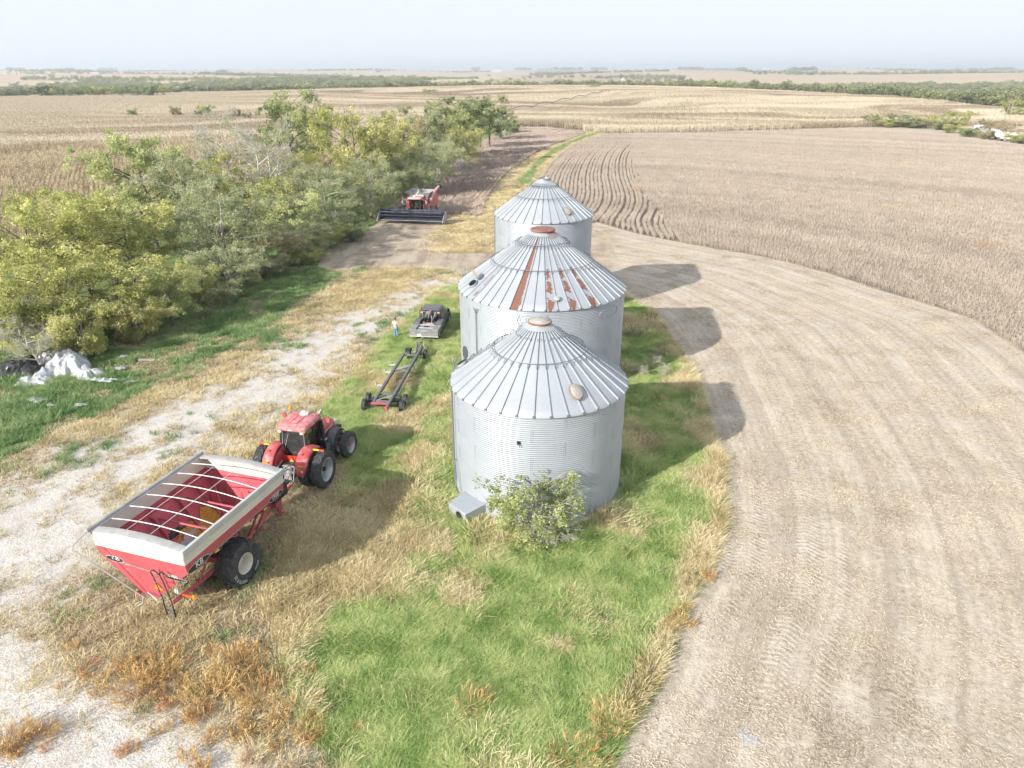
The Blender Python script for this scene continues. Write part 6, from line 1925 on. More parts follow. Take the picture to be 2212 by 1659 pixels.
def pump_unit():
    """Engine unit standing on the bed."""
    c = pick.matrix_basis @ Vector((0.05, 1.85, 0.962))
    root = empty('engine_pump', c, heading(83), 'black engine pump unit standing on the pickup bed', 'pump')
    b = MB(); b.box(0, -0.1, 0.05, 0.95, 0.75, 0.08); b.build('skid', M['wornsteel'], root)
    b = MB(); b.box(-0.22, 0.05, 0.36, 0.38, 0.45, 0.5); b.lathe([(0.2, -0.26), (0.22, 0.0), (0.16, 0.05)], 14, 'y', (-0.22, -0.2, 0.42)); b.build('engine', M['black'], root, bevel=0.03)
    b = MB(); b.box(0.2, 0.05, 0.42, 0.30, 0.36, 0.62); b.lathe([(0.13, 0.0), (0.15, 0.22), (0.1, 0.26)], 12, 'z', (0.2, 0.05, 0.7)); b.build('air_cleaner', M['black'], root, bevel=0.03)
    for k in range(6):
        p = MB(); x = -0.4 + 0.16 * k
        p.tube([(x, -0.35, 0.12), (x + 0.05, -0.3, 0.5), (x * 0.6, -0.05, 0.72), (x * 0.4, 0.2, 0.5)], 0.025, 5); p.build('pipe', M['black'] if k % 2 else M['rail_grey'], root)
    p = MB(); p.tube([(0.42, -0.4, 0.55), (0.52, 0.1, 0.95)], 0.02, 5); p.build('lever', M['rail_grey'], root)
    p = MB(); p.box(0.1, -0.45, 0.14, 0.55, 0.08, 0.08); p.build('red_bar', M['pink_lamp'], root)
pump_unit()

# ------------------------------------------------------------------ header trailer
def header_trailer():
    o = Vector((-8.25, 40.9, 0)); root = empty('header_trailer', o, heading(84.8), 'empty dark steel header trailer coupled behind the pickup', 'trailer')
    z = 0.74
    def beam(name, a, b, w, h, mat):
        a, b = Vector(a), Vector(b); d = b - a
        mb = MB(); rot = (0, 0, -math.atan2(d.x, d.y))
        pitch = math.atan2(d.z, math.hypot(d.x, d.y))
        mb.box(*((a + b) / 2), w, d.length, h, (pitch, 0, rot[2])); return mb.build(name, mat, root, bevel=0.008)
    beam('main_rail', (-0.52, -0.1, z), (-0.52, 8.15, z), 0.14, 0.20, M['rail_steel'])
    beam('main_rail', (0.52, -0.95, z), (0.52, 9.9, z), 0.15, 0.24, M['rail_steel'])
    e = beam('rail_end', (0.52, -1.12, z), (0.52, -0.95, z), 0.16, 0.25, M['red'])
    beam('lower_truss', (0.60, 0.9, z - 0.30), (0.60, 8.9, z - 0.30), 0.06, 0.06, M['wornsteel'])
    for y in (0.0, 1.15, 5.1, 8.1):
        c = MB(); c.box(0, y, z, 0.90, 0.12, 0.14); c.build('cross_member', M['rail_steel'], root, bevel=0.008)
    bx = MB(); bx.box(-0.02, -0.22, z - 0.05, 1.35, 0.08, 0.13); bx.build('rear_bumper', M['red'], root, bevel=0.01)
    for a, b in (((-0.45, 0.1, z), (0.45, 1.05, z)), ((-0.45, 5.2, z), (0.42, 6.3, z)), ((-0.45, 5.1, z + 0.02), (0.42, 5.9, z + 0.02))):
        br = MB(); br.tube([a, b], 0.035, 4); br.build('diagonal_brace', M['rail_grey'], root)
    for y in (2.3, 4.6, 5.9):
        bk = MB(); bk.box(-0.80, y, z + 0.08, 0.45, 0.10, 0.10); bk.box(-1.02, y, z + 0.18, 0.05, 0.16, 0.22); bk.build('cradle_bracket', M['rail_grey'], root)
    beam('drawbar', (0.28, 8.1, z - 0.08), (0.05, 12.1, 0.55), 0.10, 0.10, M['rail_steel'])
    tm = MB(); tm.tube([(0.28, 8.7, z), (0.28, 9.4, z + 0.5), (0.2, 9.6, z + 0.1)], 0.06, 5); tm.build('dolly_post', M['rail_steel'], root)
    jk = MB(); jk.tube([(0.2, 11.3, 0.15), (0.2, 11.3, 0.95)], 0.04, 6); jk.box(0.2, 11.3, 0.14, 0.2, 0.2, 0.03); jk.build('jack', M['wornsteel'], root)
    cp = MB(); cp.box(0.05, 12.25, 0.55, 0.12, 0.3, 0.12); cp.build('coupler', M['wornsteel'], root)
    ty = tyre_mesh(0.40, 0.23, 0.21, 24, 0.012, 0.028, 0.3, 32)
    rr = rim_mesh(0.21, 0.23, M['silver'], 0.35, 0.05, 6, 1); rl = rim_mesh(0.21, 0.23, M['silver'], 0.35, 0.05, 6, -1)
    for y in (0.12, 1.05):
        add_wheel(root, 1.22, y, 0.40, ty, rr); add_wheel(root, -1.22, y, 0.40, ty, rl)
        a = MB(); a.tube([(-1.2, y, 0.40), (1.2, y, 0.40)], 0.045, 6); a.build('axle', M['black'], root)
    for s in (-1, 1):
        sp = MB(); sp.box(s * 0.9, 0.6, 0.50, 0.08, 1.2, 0.08); sp.box(s * 0.72, 0.6, 0.58, 0.45, 0.4, 0.12); sp.build('suspension', M['black'], root)
    for s in (-1, 1):
        add_wheel(root, 0.25 + s * 0.62, 9.15, 0.40, ty, rr if s > 0 else rl, rz=0.06)
    fd = MB(); fd.loft([[(-0.58 + dx, 9.15 + 0.47 * math.cos(t), 0.42 + 0.47 * math.sin(t)) for t in np.linspace(R(15), R(165), 9)] for dx in (0.0, 0.36)], cap=False); f_ = fd.build('dolly_fender', M['black'], root)
    a = MB(); a.tube([(-0.4, 9.15, 0.40), (0.9, 9.15, 0.40)], 0.045, 6); a.build('axle', M['black'], root)
header_trailer()

# ------------------------------------------------------------------ person (standing, seen from behind)
def skin_mesh(name, pts, edges, rads, mat, parent, levels=2, root_i=0):
    me = bpy.data.meshes.new(name)
    me.from_pydata(pts, edges, [])
    o = link(name, me, parent)
    md = o.modifiers.new('skin', 'SKIN')
    md.use_smooth_shade = True
    sv = me.skin_vertices[0].data
    for i, r in enumerate(rads):
        sv[i].radius = r if hasattr(r, '__len__') else (r, r)
        sv[i].use_root = (i == root_i)
    sb = o.modifiers.new('sub', 'SUBSURF'); sb.levels = levels; sb.render_levels = levels
    me.materials.append(mat)
    return o

def person():
    M['skin'] = paint('skin', (0.50, 0.29, 0.21), 0.6, 0, 0.08, 4, 0.3)
    M['hair'] = paint('reddish_brown_hair', (0.15, 0.075, 0.05), 0.8, 0, 0.2, 12, 0.2)
    M['shirt'] = paint('tan_check_shirt', (0.50, 0.43, 0.37), 0.9, 0, 0.12, 14, 0.1)
    M['jeans'] = paint('blue_jeans', (0.17, 0.29, 0.46), 0.9, 0, 0.22, 5, 0.1)
    M['boots'] = paint('brown_boots', (0.30, 0.22, 0.16), 0.8, 0, 0.2, 5, 0.2)
    x, y = -9.43, 54.5
    root = empty('person', (x, y, soil_z(x, y)), R(-12), 'person in tan shirt and blue jeans standing by the pickup, seen from behind', 'person')
    # body faces +Y; arms bent forward holding something small
    P = [(0, 0, 0.98), (0, -0.01, 1.18), (0, 0.0, 1.40), (0, 0.0, 1.50), (0, 0.03, 1.57), (0, 0.06, 1.66), (0, 0.05, 1.77),
         (0.19, 0, 1.43), (0.27, 0.0, 1.16), (0.17, 0.25, 1.10), (0.13, 0.31, 1.11),
         (-0.19, 0, 1.43), (-0.26, 0.02, 1.17), (-0.13, 0.26, 1.13), (-0.08, 0.31, 1.14),
         (0.10, 0, 0.92), (0.11, 0.02, 0.50), (0.12, -0.02, 0.09), (0.13, 0.12, 0.05),
         (-0.10, 0, 0.92), (-0.12, 0.02, 0.50), (-0.13, -0.02, 0.09), (-0.15, 0.12, 0.05)]
    E = [(0, 1), (1, 2), (2, 3), (3, 4), (4, 5), (5, 6), (2, 7), (7, 8), (8, 9), (9, 10), (2, 11), (11, 12), (12, 13), (13, 14), (0, 15), (15, 16), (16, 17), (17, 18), (0, 19), (19, 20), (20, 21), (21, 22)]
    Rr = [(0.14, 0.10), (0.13, 0.095), (0.14, 0.10), 0.06, 0.065, (0.085, 0.10), (0.06, 0.07), 0.06, 0.045, 0.034, 0.03, 0.06, 0.045, 0.034, 0.03, 0.085, 0.06, 0.042, 0.035, 0.085, 0.06, 0.042, 0.035]
    body = skin_mesh('body', P, E, Rr, M['skin'], root)
    ears = MB()
    for s in (-1, 1):
        ears.lathe([(0.005, -0.012), (0.028, 0.0), (0.005, 0.012)], 8, 'x', (s * 0.086, 0.05, 1.665))
    ears.build('ear', M['skin'], root)
    fc = MB(); fc.lathe([(0.004, -0.01), (0.014, 0.006), (0.003, 0.03)], 8, 'y', (0, 0.155, 1.655)); fc.build('nose', M['skin'], root)
    ey = MB()
    for s in (-1, 1):
        ey.lathe([(0.003, 0.0), (0.012, 0.006), (0.003, 0.012)], 8, 'y', (s * 0.033, 0.142, 1.685))
    ey.build('eye', M['dark_void'], root)
    mo = MB(); mo.box(0, 0.142, 1.605, 0.05, 0.015, 0.010); mo.build('mouth', M['pink_lamp'], root)
    hair = MB()
    hair.loft([[((0.098 - 0.02 * k) * math.cos(t) if k < 4 else 0.01 * math.cos(t), 0.035 + (0.108 - 0.02 * k if k < 4 else 0.01) * math.sin(t) - 0.015, zz) for t in np.linspace(0, 2 * PI, 14, endpoint=False)] for k, zz in enumerate((1.655, 1.72, 1.765, 1.79, 1.80))])
    hair.v = [(a, b - (0.02 if c < 1.7 else 0), c) for a, b, c in hair.v]
    hair.build('hair', M['hair'], root)
    # hands: palm, four fingers and thumb each, closed on a phone
    for s, (hx, hy, hz) in ((1, (0.12, 0.325, 1.11)), (-1, (-0.06, 0.325, 1.14))):
        pts = [(hx, hy, hz)]; ed = []; rd = [0.026]
        for k in range(4):
            o_ = (k - 1.5) * 0.019
            b = len(pts)
            ln = (0.032, 0.037, 0.035, 0.028)[k]
            pts += [(hx + o_ * 0.2, hy + 0.035, hz + o_), (hx - s * 0.012, hy + 0.035 + ln, hz + o_), (hx - s * 0.038, hy + 0.03 + ln, hz + o_)]
            ed += [(0, b), (b, b + 1), (b + 1, b + 2)]; rd += [0.010, 0.009, 0.008]
        b = len(pts); pts += [(hx - s * 0.012, hy + 0.01, hz + 0.036), (hx - s * 0.03, hy + 0.03, hz + 0.05)]; ed += [(0, b), (b, b + 1)]; rd += [0.011, 0.009]
        skin_mesh('hand', pts, ed, rd, M['skin'], root, 1)
    Ps = [P[0], P[1], P[2], (0, 0, 1.475), P[7], P[8], (0.23, 0.12, 1.13), P[11], P[12], (-0.20, 0.13, 1.15), (0, 0, 0.93)]
    skin_mesh('shirt', Ps, [(10, 0), (0, 1), (1, 2), (2, 3), (2, 4), (4, 5), (5, 6), (2, 7), (7, 8), (8, 9)], [(0.165, 0.125), (0.16, 0.12), (0.175, 0.125), 0.075, 0.078, 0.062, 0.052, 0.078, 0.062, 0.052, (0.165, 0.125)], M['shirt'], root)
    Pj = [(0, 0, 0.98), P[15], P[16], (0.12, -0.02, 0.10), P[19], P[20], (-0.13, -0.02, 0.10)]
    skin_mesh('jeans', Pj, [(0, 1), (1, 2), (2, 3), (0, 4), (4, 5), (5, 6)], [(0.16, 0.12), 0.105, 0.078, 0.062, 0.105, 0.078, 0.062], M['jeans'], root)
    for s, px in ((1, 0.13), (-1, -0.145)):
        b = MB(); b.loft([[(px + 0.048 * math.cos(t), 0.04 + 0.14 * math.sin(t), 0.0) for t in np.linspace(0, 2 * PI, 12, endpoint=False)], [(px + 0.048 * math.cos(t), 0.04 + 0.14 * math.sin(t), 0.05) for t in np.linspace(0, 2 * PI, 12, endpoint=False)],
                [(px + 0.045 * math.cos(t), -0.01 + 0.065 * math.sin(t), 0.13) for t in np.linspace(0, 2 * PI, 12, endpoint=False)]]); b.build('boot', M['boots'], root)
    ph = empty('phone', root.matrix_basis @ Vector((0.03, 0.375, 1.125)), R(-12), 'black phone held in the hands of the standing person', 'phone')
    b = MB(); b.box(0, 0, 0, 0.15, 0.012, 0.075); b.build('case', M['black'], ph, bevel=0.004)
    b = MB(); b.box(0, -0.0075, 0, 0.138, 0.003, 0.066); b.build('screen', M['dark_void'], ph)
person()

# ------------------------------------------------------------------ combine harvester, facing the camera
def combine():
    cx, cy = -13.6, 105.2
    root = empty('combine_harvester', (cx, cy, 0.0), heading(261), 'red combine harvester with wide black grain header raised, by the tree belt', 'combine')
    ty = tyre_mesh(0.98, 0.72, 0.45, 18, 0.05, 0.07, 0.45, 36)
    rr = rim_mesh(0.45, 0.72, M['cream'], 0.5, 0.15, 8, 1); rl = rim_mesh(0.45, 0.72, M['cream'], 0.5, 0.15, 8, -1)
    for s in (-1, 1):
        add_wheel(root, s * 1.55, 0, 0.97, ty, rr if s > 0 else rl); add_wheel(root, s * 2.35, 0, 0.97, ty, rr if s > 0 else rl)
    ty2 = tyre_mesh(0.68, 0.5, 0.36, 16, 0.04, 0.06, 0.4, 30)
    for s in (-1, 1):
        add_wheel(root, s * 1.45, -3.9, 0.67, ty2, rr if s > 0 else rl)
    ax = MB(); ax.tube([(-2.3, 0, 0.97), (2.3, 0, 0.97)], 0.14, 8); ax.tube([(-1.4, -3.9, 0.67), (1.4, -3.9, 0.67)], 0.1, 8); ax.build('axle', M['black'], root)
    bd = MB(); bd.loft([[(-1.55, y, z0), (-1.62, y, (z0 + z1) / 2), (-1.5, y, z1), (1.5, y, z1), (1.62, y, (z0 + z1) / 2), (1.55, y, z0)] for y, z0, z1 in ((-5.3, 1.7, 2.8), (-4.9, 1.2, 3.2), (-1.0, 1.1, 3.2), (0.55, 1.25, 3.2))])
    body = bd.build('body', M['red_hood'], root, ang=30)
    for s in (-1, 1):
        pn = MB(); pn.box(s * 1.22, 0.62, 2.35, 0.72, 0.12, 1.65); pn.build('front_panel', M['red_hood'], root, bevel=0.03)
        lv = MB()
        for k in range(4):
            lv.box(s * 1.22, 0.69, 1.75 + 0.22 * k, 0.5, 0.03, 0.05)
        lv.build('vent_louvres', M['black'], root)
    # cab
    B = [(-0.82, 0.65), (0.82, 0.65), (0.85, 1.6), (0.6, 1.95), (-0.6, 1.95), (-0.85, 1.6)]
    for i in range(6):
        j = (i + 1) % 6
        g = MB(); g.add([(B[i][0], B[i][1], 1.62), (B[j][0], B[j][1], 1.62), (B[j][0], B[j][1] - 0.05, 3.15), (B[i][0], B[i][1] - 0.05, 3.15)], [(0, 1, 2, 3)]); g.build('cab_window', M['clear'], root, ang=None)
        p = MB(); p.tube([(B[i][0], B[i][1], 1.55), (B[i][0], B[i][1] - 0.05, 3.2)], 0.05, 6); p.build('cab_post', M['black'], root)
    rf = MB(); rf.loft([rounded(1.9, 1.7, 3.15, 0.25, 3, 1.25), rounded(2.05, 1.9, 3.25, 0.3, 3, 1.3), rounded(1.95, 1.8, 3.42, 0.3, 3, 1.28), rounded(1.5, 1.4, 3.50, 0.3, 3, 1.2)]); rf.build('cab_roof', M['roof_pink'], root, ang=50)
    fl = MB(); fl.box(0, 1.3, 1.52, 1.8, 1.4, 0.12); fl.build('cab_floor', M['red'], root)
    se = MB(); se.box(0, 1.1, 2.0, 0.6, 0.55, 0.2); se.box(0, 0.85, 2.45, 0.55, 0.16, 0.8); se.build('seat', M['rail_grey'], root, bevel=0.05)
    se = MB(); se.box(0.5, 1.2, 2.2, 0.25, 0.5, 0.5); se.build('console', M['orange_red'], root, bevel=0.05)
    sc_ = MB(); sc_.tube([(0, 1.55, 1.6), (0, 1.45, 2.25)], 0.05, 6); sc_.tube([(0.2 * math.cos(t), 1.42 + 0.05 * math.sin(t), 2.25 + 0.19 * math.sin(t)) for t in np.linspace(0, 2 * PI, 14, endpoint=False)], 0.022, 5, closed=True); sc_.build('steering_wheel', M['rail_grey'], root)
    gt = MB()   # grain tank with flared extensions
    def tz_(w, l, z, y0=-1.35):
        return [(-w, y0 - l, z), (w, y0 - l, z), (w, y0 + l, z), (-w, y0 + l, z)]
    gt.loft([tz_(1.5, 1.5, 3.15), tz_(1.85, 1.85, 3.9), tz_(1.80, 1.80, 3.9), tz_(1.45, 1.45, 3.2)], cap=False); gt.build('grain_tank', M['tank_grey'], root, ang=20)
    gf = MB(); gf.box(0, 0.46, 3.45, 1.9, 0.06, 0.3); gf.build('tank_front', M['cream'], root)
    an = MB(); an.tube([(0.1, 0.5, 3.6), (-0.25, 0.45, 4.15)], 0.06, 6); an.build('antenna_post', M['white'], root)
    dm = MB(); dm.lathe([(0.2, 0.0), (0.18, 0.08), (0.05, 0.13), (0.003, 0.135)], 14, 'z', (0.15, 1.3, 3.50)); dm.build('guidance_receiver', M['white'], root)
    # unloading auger, swung a little up to the left of the machine (right in view)
    ua = MB(); ua.tube([(-1.75, 0.1, 2.55), (-1.9, -0.6, 3.3), (-2.0, -1.5, 3.75), (-2.3, -3.2, 4.3)], [0.26, 0.24, 0.22, 0.2], 10); ua.build('unloading_auger', M['roof_pink'], root)
    ub = MB(); ub.tube([(-2.29, -3.15, 4.3), (-2.36, -3.6, 4.4), (-2.4, -3.8, 4.1)], 0.26, 8); ub.build('auger_spout', M['black'], root)
    for s in (-1, 1):
        mr = MB(); mr.tube([(s * 0.9, 1.9, 3.2), (s * 1.75, 2.1, 3.1)], 0.03, 5); mr.box(s * 1.75, 2.1, 2.85, 0.22, 0.08, 0.4); mr.build('mirror', M['wornsteel'], root)
        lg = MB(); lg.box(s * 0.9, 1.95, 3.30, 0.2, 0.1, 0.12); lg.build('work_light', M['orange'], root)
    ld = MB()
    for x in (-1.35, -1.85):
        ld.tube([(x, 1.1, 0.6), (x, 0.9, 2.5)], 0.03, 5)
    for z in np.arange(0.7, 1.7, 0.3):
        ld.tube([(-1.35, 1.05, z), (-1.85, 1.05, z)], 0.03, 5)
    ld.tube([(-1.3, 1.9, 1.6), (-1.3, 1.9, 2.5), (-1.9, 1.8, 2.5), (-1.9, 1.8, 1.6)], 0.025, 5); ld.build('cab_ladder', M['wornsteel'], root)
    pf = MB(); pf.box(0, 1.35, 1.42, 3.5, 1.1, 0.10); pf.build('platform', M['red_hood'], root)
    fh = MB(); fh.loft([[(-0.6, 0.8, 1.0), (0.6, 0.8, 1.0), (0.6, 0.8, 1.7), (-0.6, 0.8, 1.7)], [(-0.75, 2.7, 0.75), (0.75, 2.7, 0.75), (0.75, 2.7, 1.35), (-0.75, 2.7, 1.35)]]); fh.build('feeder_house', M['black'], root)
    # header: back sheet, floor, end dividers, reel, cutter bar
    HW = 4.75; y0 = 2.75; zh = 0.75
    hb = MB(); hb.box(0, y0, zh + 0.55, 2 * HW, 0.08, 0.9); hb.tube([(-HW, y0, zh + 1.02), (HW, y0, zh + 1.02)], 0.09, 6); hb.build('header_back', M['header_blue'], root)
    hf = MB(); hf.add([(-HW, y0, zh + 0.12), (HW, y0, zh + 0.12), (HW, y0 + 1.5, zh - 0.10), (-HW, y0 + 1.5, zh - 0.10), (-HW, y0, zh + 0.05), (HW, y0, zh + 0.05), (HW, y0 + 1.5, zh - 0.16), (-HW, y0 + 1.5, zh - 0.16)], [(0, 1, 2, 3), (4, 7, 6, 5), (0, 4, 5, 1), (1, 5, 6, 2), (2, 6, 7, 3), (3, 7, 4, 0)]); hf.build('header_floor', M['header_blue'], root)
    cbz = MB(); cbz.box(0, y0 + 1.55, zh - 0.12, 2 * HW, 0.10, 0.05); cbz.build('cutter_bar', M['wornsteel'], root)
    ag = MB(); ag.tube([(-HW + 0.1, y0 + 0.45, zh + 0.42), (HW - 0.1, y0 + 0.45, zh + 0.42)], 0.22, 10)
    ag.build('header_auger', M['black'], root)
    for s in (-1, 1):
        ed = MB(); ed.prism([(y0 - 0.1, zh - 0.1), (y0 + 1.6, zh - 0.25), (y0 + 2.3, zh - 0.2), (y0 + 1.7, zh + 0.35), (y0 + 0.6, zh + 0.95), (y0 - 0.1, zh + 1.05)], 'yz', s * HW - 0.05, s * HW + 0.05); ed.build('end_divider', M['wornsteel'], root)
        ra = MB(); ra.tube([(s * (HW - 0.2), y0, zh + 1.0), (s * (HW - 0.2), y0 + 1.15, zh + 0.95)], 0.06, 5); ra.build('reel_arm', M['black'], root)
    for s in (-1, 1):
        rc = s * (HW / 2 - 0.02)
        rt = MB(); rt.tube([(rc - HW / 2 + 0.25, y0 + 1.15, zh + 0.92), (rc + HW / 2 - 0.25, y0 + 1.15, zh + 0.92)], 0.13, 10); rt.build('reel_tube', M['header_blue'], root)
        for k in range(6):
            a = 2 * PI * k / 6 + 0.3
            by, bz = y0 + 1.15 + 0.5 * math.cos(a), zh + 0.92 + 0.5 * math.sin(a)
            bt = MB(); bt.tube([(rc - HW / 2 + 0.25, by, bz), (rc + HW / 2 - 0.25, by, bz)], 0.032, 5)
            for q in range(16):
                xx = rc - HW / 2 + 0.35 + q * (HW - 0.7) / 15
                bt.tube([(xx, by, bz), (xx, by - 0.03, bz - 0.24)], 0.012, 3)
            bt.build('reel_bat', M['header_blue'], root, ang=None)
        for q in range(4):
            xx = rc - HW / 2 + 0.3 + q * (HW - 0.6) / 3
            sp = MB()
            for k in range(6):
                a = 2 * PI * k / 6 + 0.3
                sp.tube([(xx, y0 + 1.15, zh + 0.92), (xx, y0 + 1.15 + 0.5 * math.cos(a), zh + 0.92 + 0.5 * math.sin(a))], 0.025, 4)
            sp.build('reel_spider', M['black'], root, ang=None)
M['roof_pink'] = paint('dusty_pale_roof', (0.46, 0.27, 0.26), 0.65, 0, 0.12, 2, 0.3, dust=0.5, dustcol=(0.55, 0.45, 0.42))
M['tank_grey'] = paint('grey_tank_extension', (0.27, 0.27, 0.275), 0.55, 0.1, 0.15, 1.5, 0.3)
M['header_blue'] = paint('blue_black_header', (0.05, 0.056, 0.085), 0.5, 0.1, 0.25, 2, 0.4, dust=0.25)
combine()

# ------------------------------------------------------------------ weeds, shrub and loose things near the bins
def stalks(seed, n, spread, h0, h1, mat, name, wd=0.012, bend=0.35):
    V, F, T = blades(seed, n, spread, h0, h1, wd, bend, (0.05, 0.05), 5, 0.8)
    rn = np.random.default_rng(seed)
    # side sprays on the upper half of each stalk
    cent = V.reshape(n, 6, 2, 3)[:, 2:, 0].reshape(-1, 3)
    V2, F2, T2 = leaf_cloud(cent, np.full(len(cent), 0.085), 5, 0.020, rn, np.repeat(rn.random(n), 4), 0.2)
    me = np_mesh(name, np.concatenate([V, V2]), np.concatenate([F, F2 + len(V)]), mat)
    set_tone(me, np.concatenate([T, T2]))
    return me
weed_me = [stalks(400 + i, 150, 0.70, 0.28, 0.80, M['weed'], 'orange_weed') for i in range(3)]
weed_red = [stalks(410 + i, 80, 0.55, 0.25, 0.65, M['weed_red'], 'red_weed') for i in range(2)]
weed_straw = [stalks(420 + i, 60, 0.45, 0.5, 1.0, M['straw'], 'straw_weed', 0.008, 0.5) for i in range(2)]
weed_brown = [stalks(430 + i, 60, 0.6, 0.5, 1.2, M['weed_brown'], 'brown_weed') for i in range(2)]
WEEDS = [  # raster place of the foot, scale, mesh, label
 (455, 1500, 1.15, weed_me[0], 'wide orange weed clump on the rock, left of the green grass'),
 (520, 1440, 1.25, weed_me[1], 'tall orange weed clump nearest the green grass edge'),
 (560, 1505, 1.05, weed_me[2], 'orange weed clump touching the green grass'),
 (300, 1500, 1.15, weed_me[1], 'orange weed clump left of the wide one on white rock'),
 (350, 1450, 0.95, weed_me[0], 'ochre weed clump behind the left orange clump'),
 (430, 1540, 0.85, weed_red[0], 'reddish weed clump in front of the wide orange one'),
 (600, 1470, 0.75, weed_red[1], 'reddish weeds against the green grass edge'),
 (190, 1445, 0.70, weed_red[1], 'small red-brown weed alone on the white rock'),
 (25, 1600, 0.95, weed_me[2], 'orange weed clump at the lower left picture edge'),
 (92, 1590, 0.70, weed_me[0], 'small orange weed beside the lower left clump'),
 (1025, 1525, 0.85, weed_me[1], 'single orange weed clump inside the green grass'),
 (1320, 1560, 1.0, weed_me[2], 'orange weed clump at the stubble edge, front right of grass'),
 (1240, 1645, 1.05, weed_me[0], 'orange weed clump at the bottom picture edge'),
 (1378, 1500, 0.70, weed_red[0], 'crimson weed beside the stubble edge'),
 (668, 1585, 0.70, weed_me[1], 'thin orange weed on the rock beside the grass tip'),
 (540, 1640, 0.85, weed_straw[0], 'pale straw tussock on the rock near the bottom edge'),
 (1005, 1300, 0.95, weed_straw[1], 'pale straw tussock in the grass before the nearest bin'),
 (790, 1190, 0.90, weed_straw[0], 'tall pale tussock right of the cart wheel'),
 (1385, 975, 0.9, weed_straw[1], 'pale tussock in the bin shadow'),
 (1530, 1060, 1.0, weed_straw[0], 'pale tall tussock on the stubble edge beside the nearest bin'),
 (1375, 730, 1.2, weed_brown[0], 'brown weed stand beside the widest bin'),
 (1400, 695, 1.0, weed_brown[1], 'brown weeds behind the widest bin'),
 (1420, 770, 0.9, weed_brown[0], 'brown weeds in the shadow of the widest bin'),
 (500, 640, 1.5, weed_brown[1], 'brown weed stand at the tree belt foot'),
 (440, 690, 1.2, weed_brown[0], 'low brown weeds right of the small pale tree'),
 (735, 1060, 0.5, weed_straw[1], 'small straw tuft beside the tractor wheel'),
 (690, 1085, 0.6, weed_straw[0], 'dry hay tuft on the ground under the cart tongue'),
]
for i, (px, py, s, me, lab) in enumerate(WEEDS):
    x, y = D(px, py)
    s *= 0.82
    o = link('weed_clump', me, None, (x, y, soil_z(x, y) - 0.02), (0, 0, 1.3 * i), (s * 1.25, s * 1.25, s))
    tag(o, lab, 'weed', 'weed clumps around the yard')

# low rusty weeds between the larger clumps
def lay_weeds():
    small = [stalks(440 + i, 22, 0.22, 0.16, 0.42, M['weed'], 'low_weed') for i in range(3)] + [stalks(446, 20, 0.2, 0.15, 0.36, M['weed_red'], 'low_red_weed')]
    cs = [D(455, 1480), D(300, 1490), D(540, 1450), D(60, 1590), D(190, 1440), D(650, 1590), D(620, 1540), D(300, 1600), D(420, 1620)]
    P = []
    for cx_, cy_ in cs:
        P.append(np.stack([cx_ + rng.normal(0, 1.0, 7), cy_ + rng.normal(0, 0.8, 7)], 1))
    i_ = rng.integers(6, 30, 18)
    P.append(GRASS_EDGE[i_] + rng.normal(0, 0.35, (18, 2)))
    P = np.concatenate(P)
    scatter('low_weeds', np.stack([P[:, 0], P[:, 1], ground_z(P[:, 0], P[:, 1])], 1), rng.random(len(P)) * 6.28, 0.6 + 0.8 * rng.random(len(P)), small, 'low rusty weeds scattered on the rock and along the stubble edge', 'weeds')
lay_weeds()

KIND['sapling'] = tree_kind(31, 3.2, 3.4, 0.05, 6, 6, 6, 18, 0.07, 0.24, LEAF['lime'], M['bark_pale'], extra=1)
x, y = 1.05, 27.35
plant('leafy_shrub', 'sapling', 'lime', x, y, 3.7, 4.2, 0.6, 'leafy yellow-green shrub growing against the nearest bin', 'bush')
plant('dry_brush', 'bare', 'grey', 1.9, 27.3, 1.5, 3.4, 2.0, 'leafless pale brush at the foot of the leafy shrub', 'bush')
for i, (px, py, h, lab) in enumerate(((1410, 800, 1.5, 'bleached dead stalks in the grass beside the widest bin'), (1435, 815, 1.2, 'bleached dead stalks nearest the stubble edge'), (1385, 815, 1.1, 'bleached dead stalks in the bin shadow'))):
    x, y = D(px, py)
    plant('dead_stalks', 'bare', 'grey', x, y, h, 1.3, i * 2.0, lab, 'dead plant', 'dead stalks by the bins')

# fallen dead branches beyond the combine
def brush_pile():
    x, y = D(975, 372)
    root = empty('brush_pile', (x, y, tz(x, y) + 0.3), 0.4, 'pile of fallen grey branches at the belt edge beyond the combine', 'brush pile')
    for i in range(4):
        b = link('branch', KIND['bare']['trunk'], root, (0.8 * i - 1.2, 0.5 * (i % 2), 0.1), (R(80 + 5 * i), R(10 * i), 1.3 * i - 1.5), 0.42)
brush_pile()

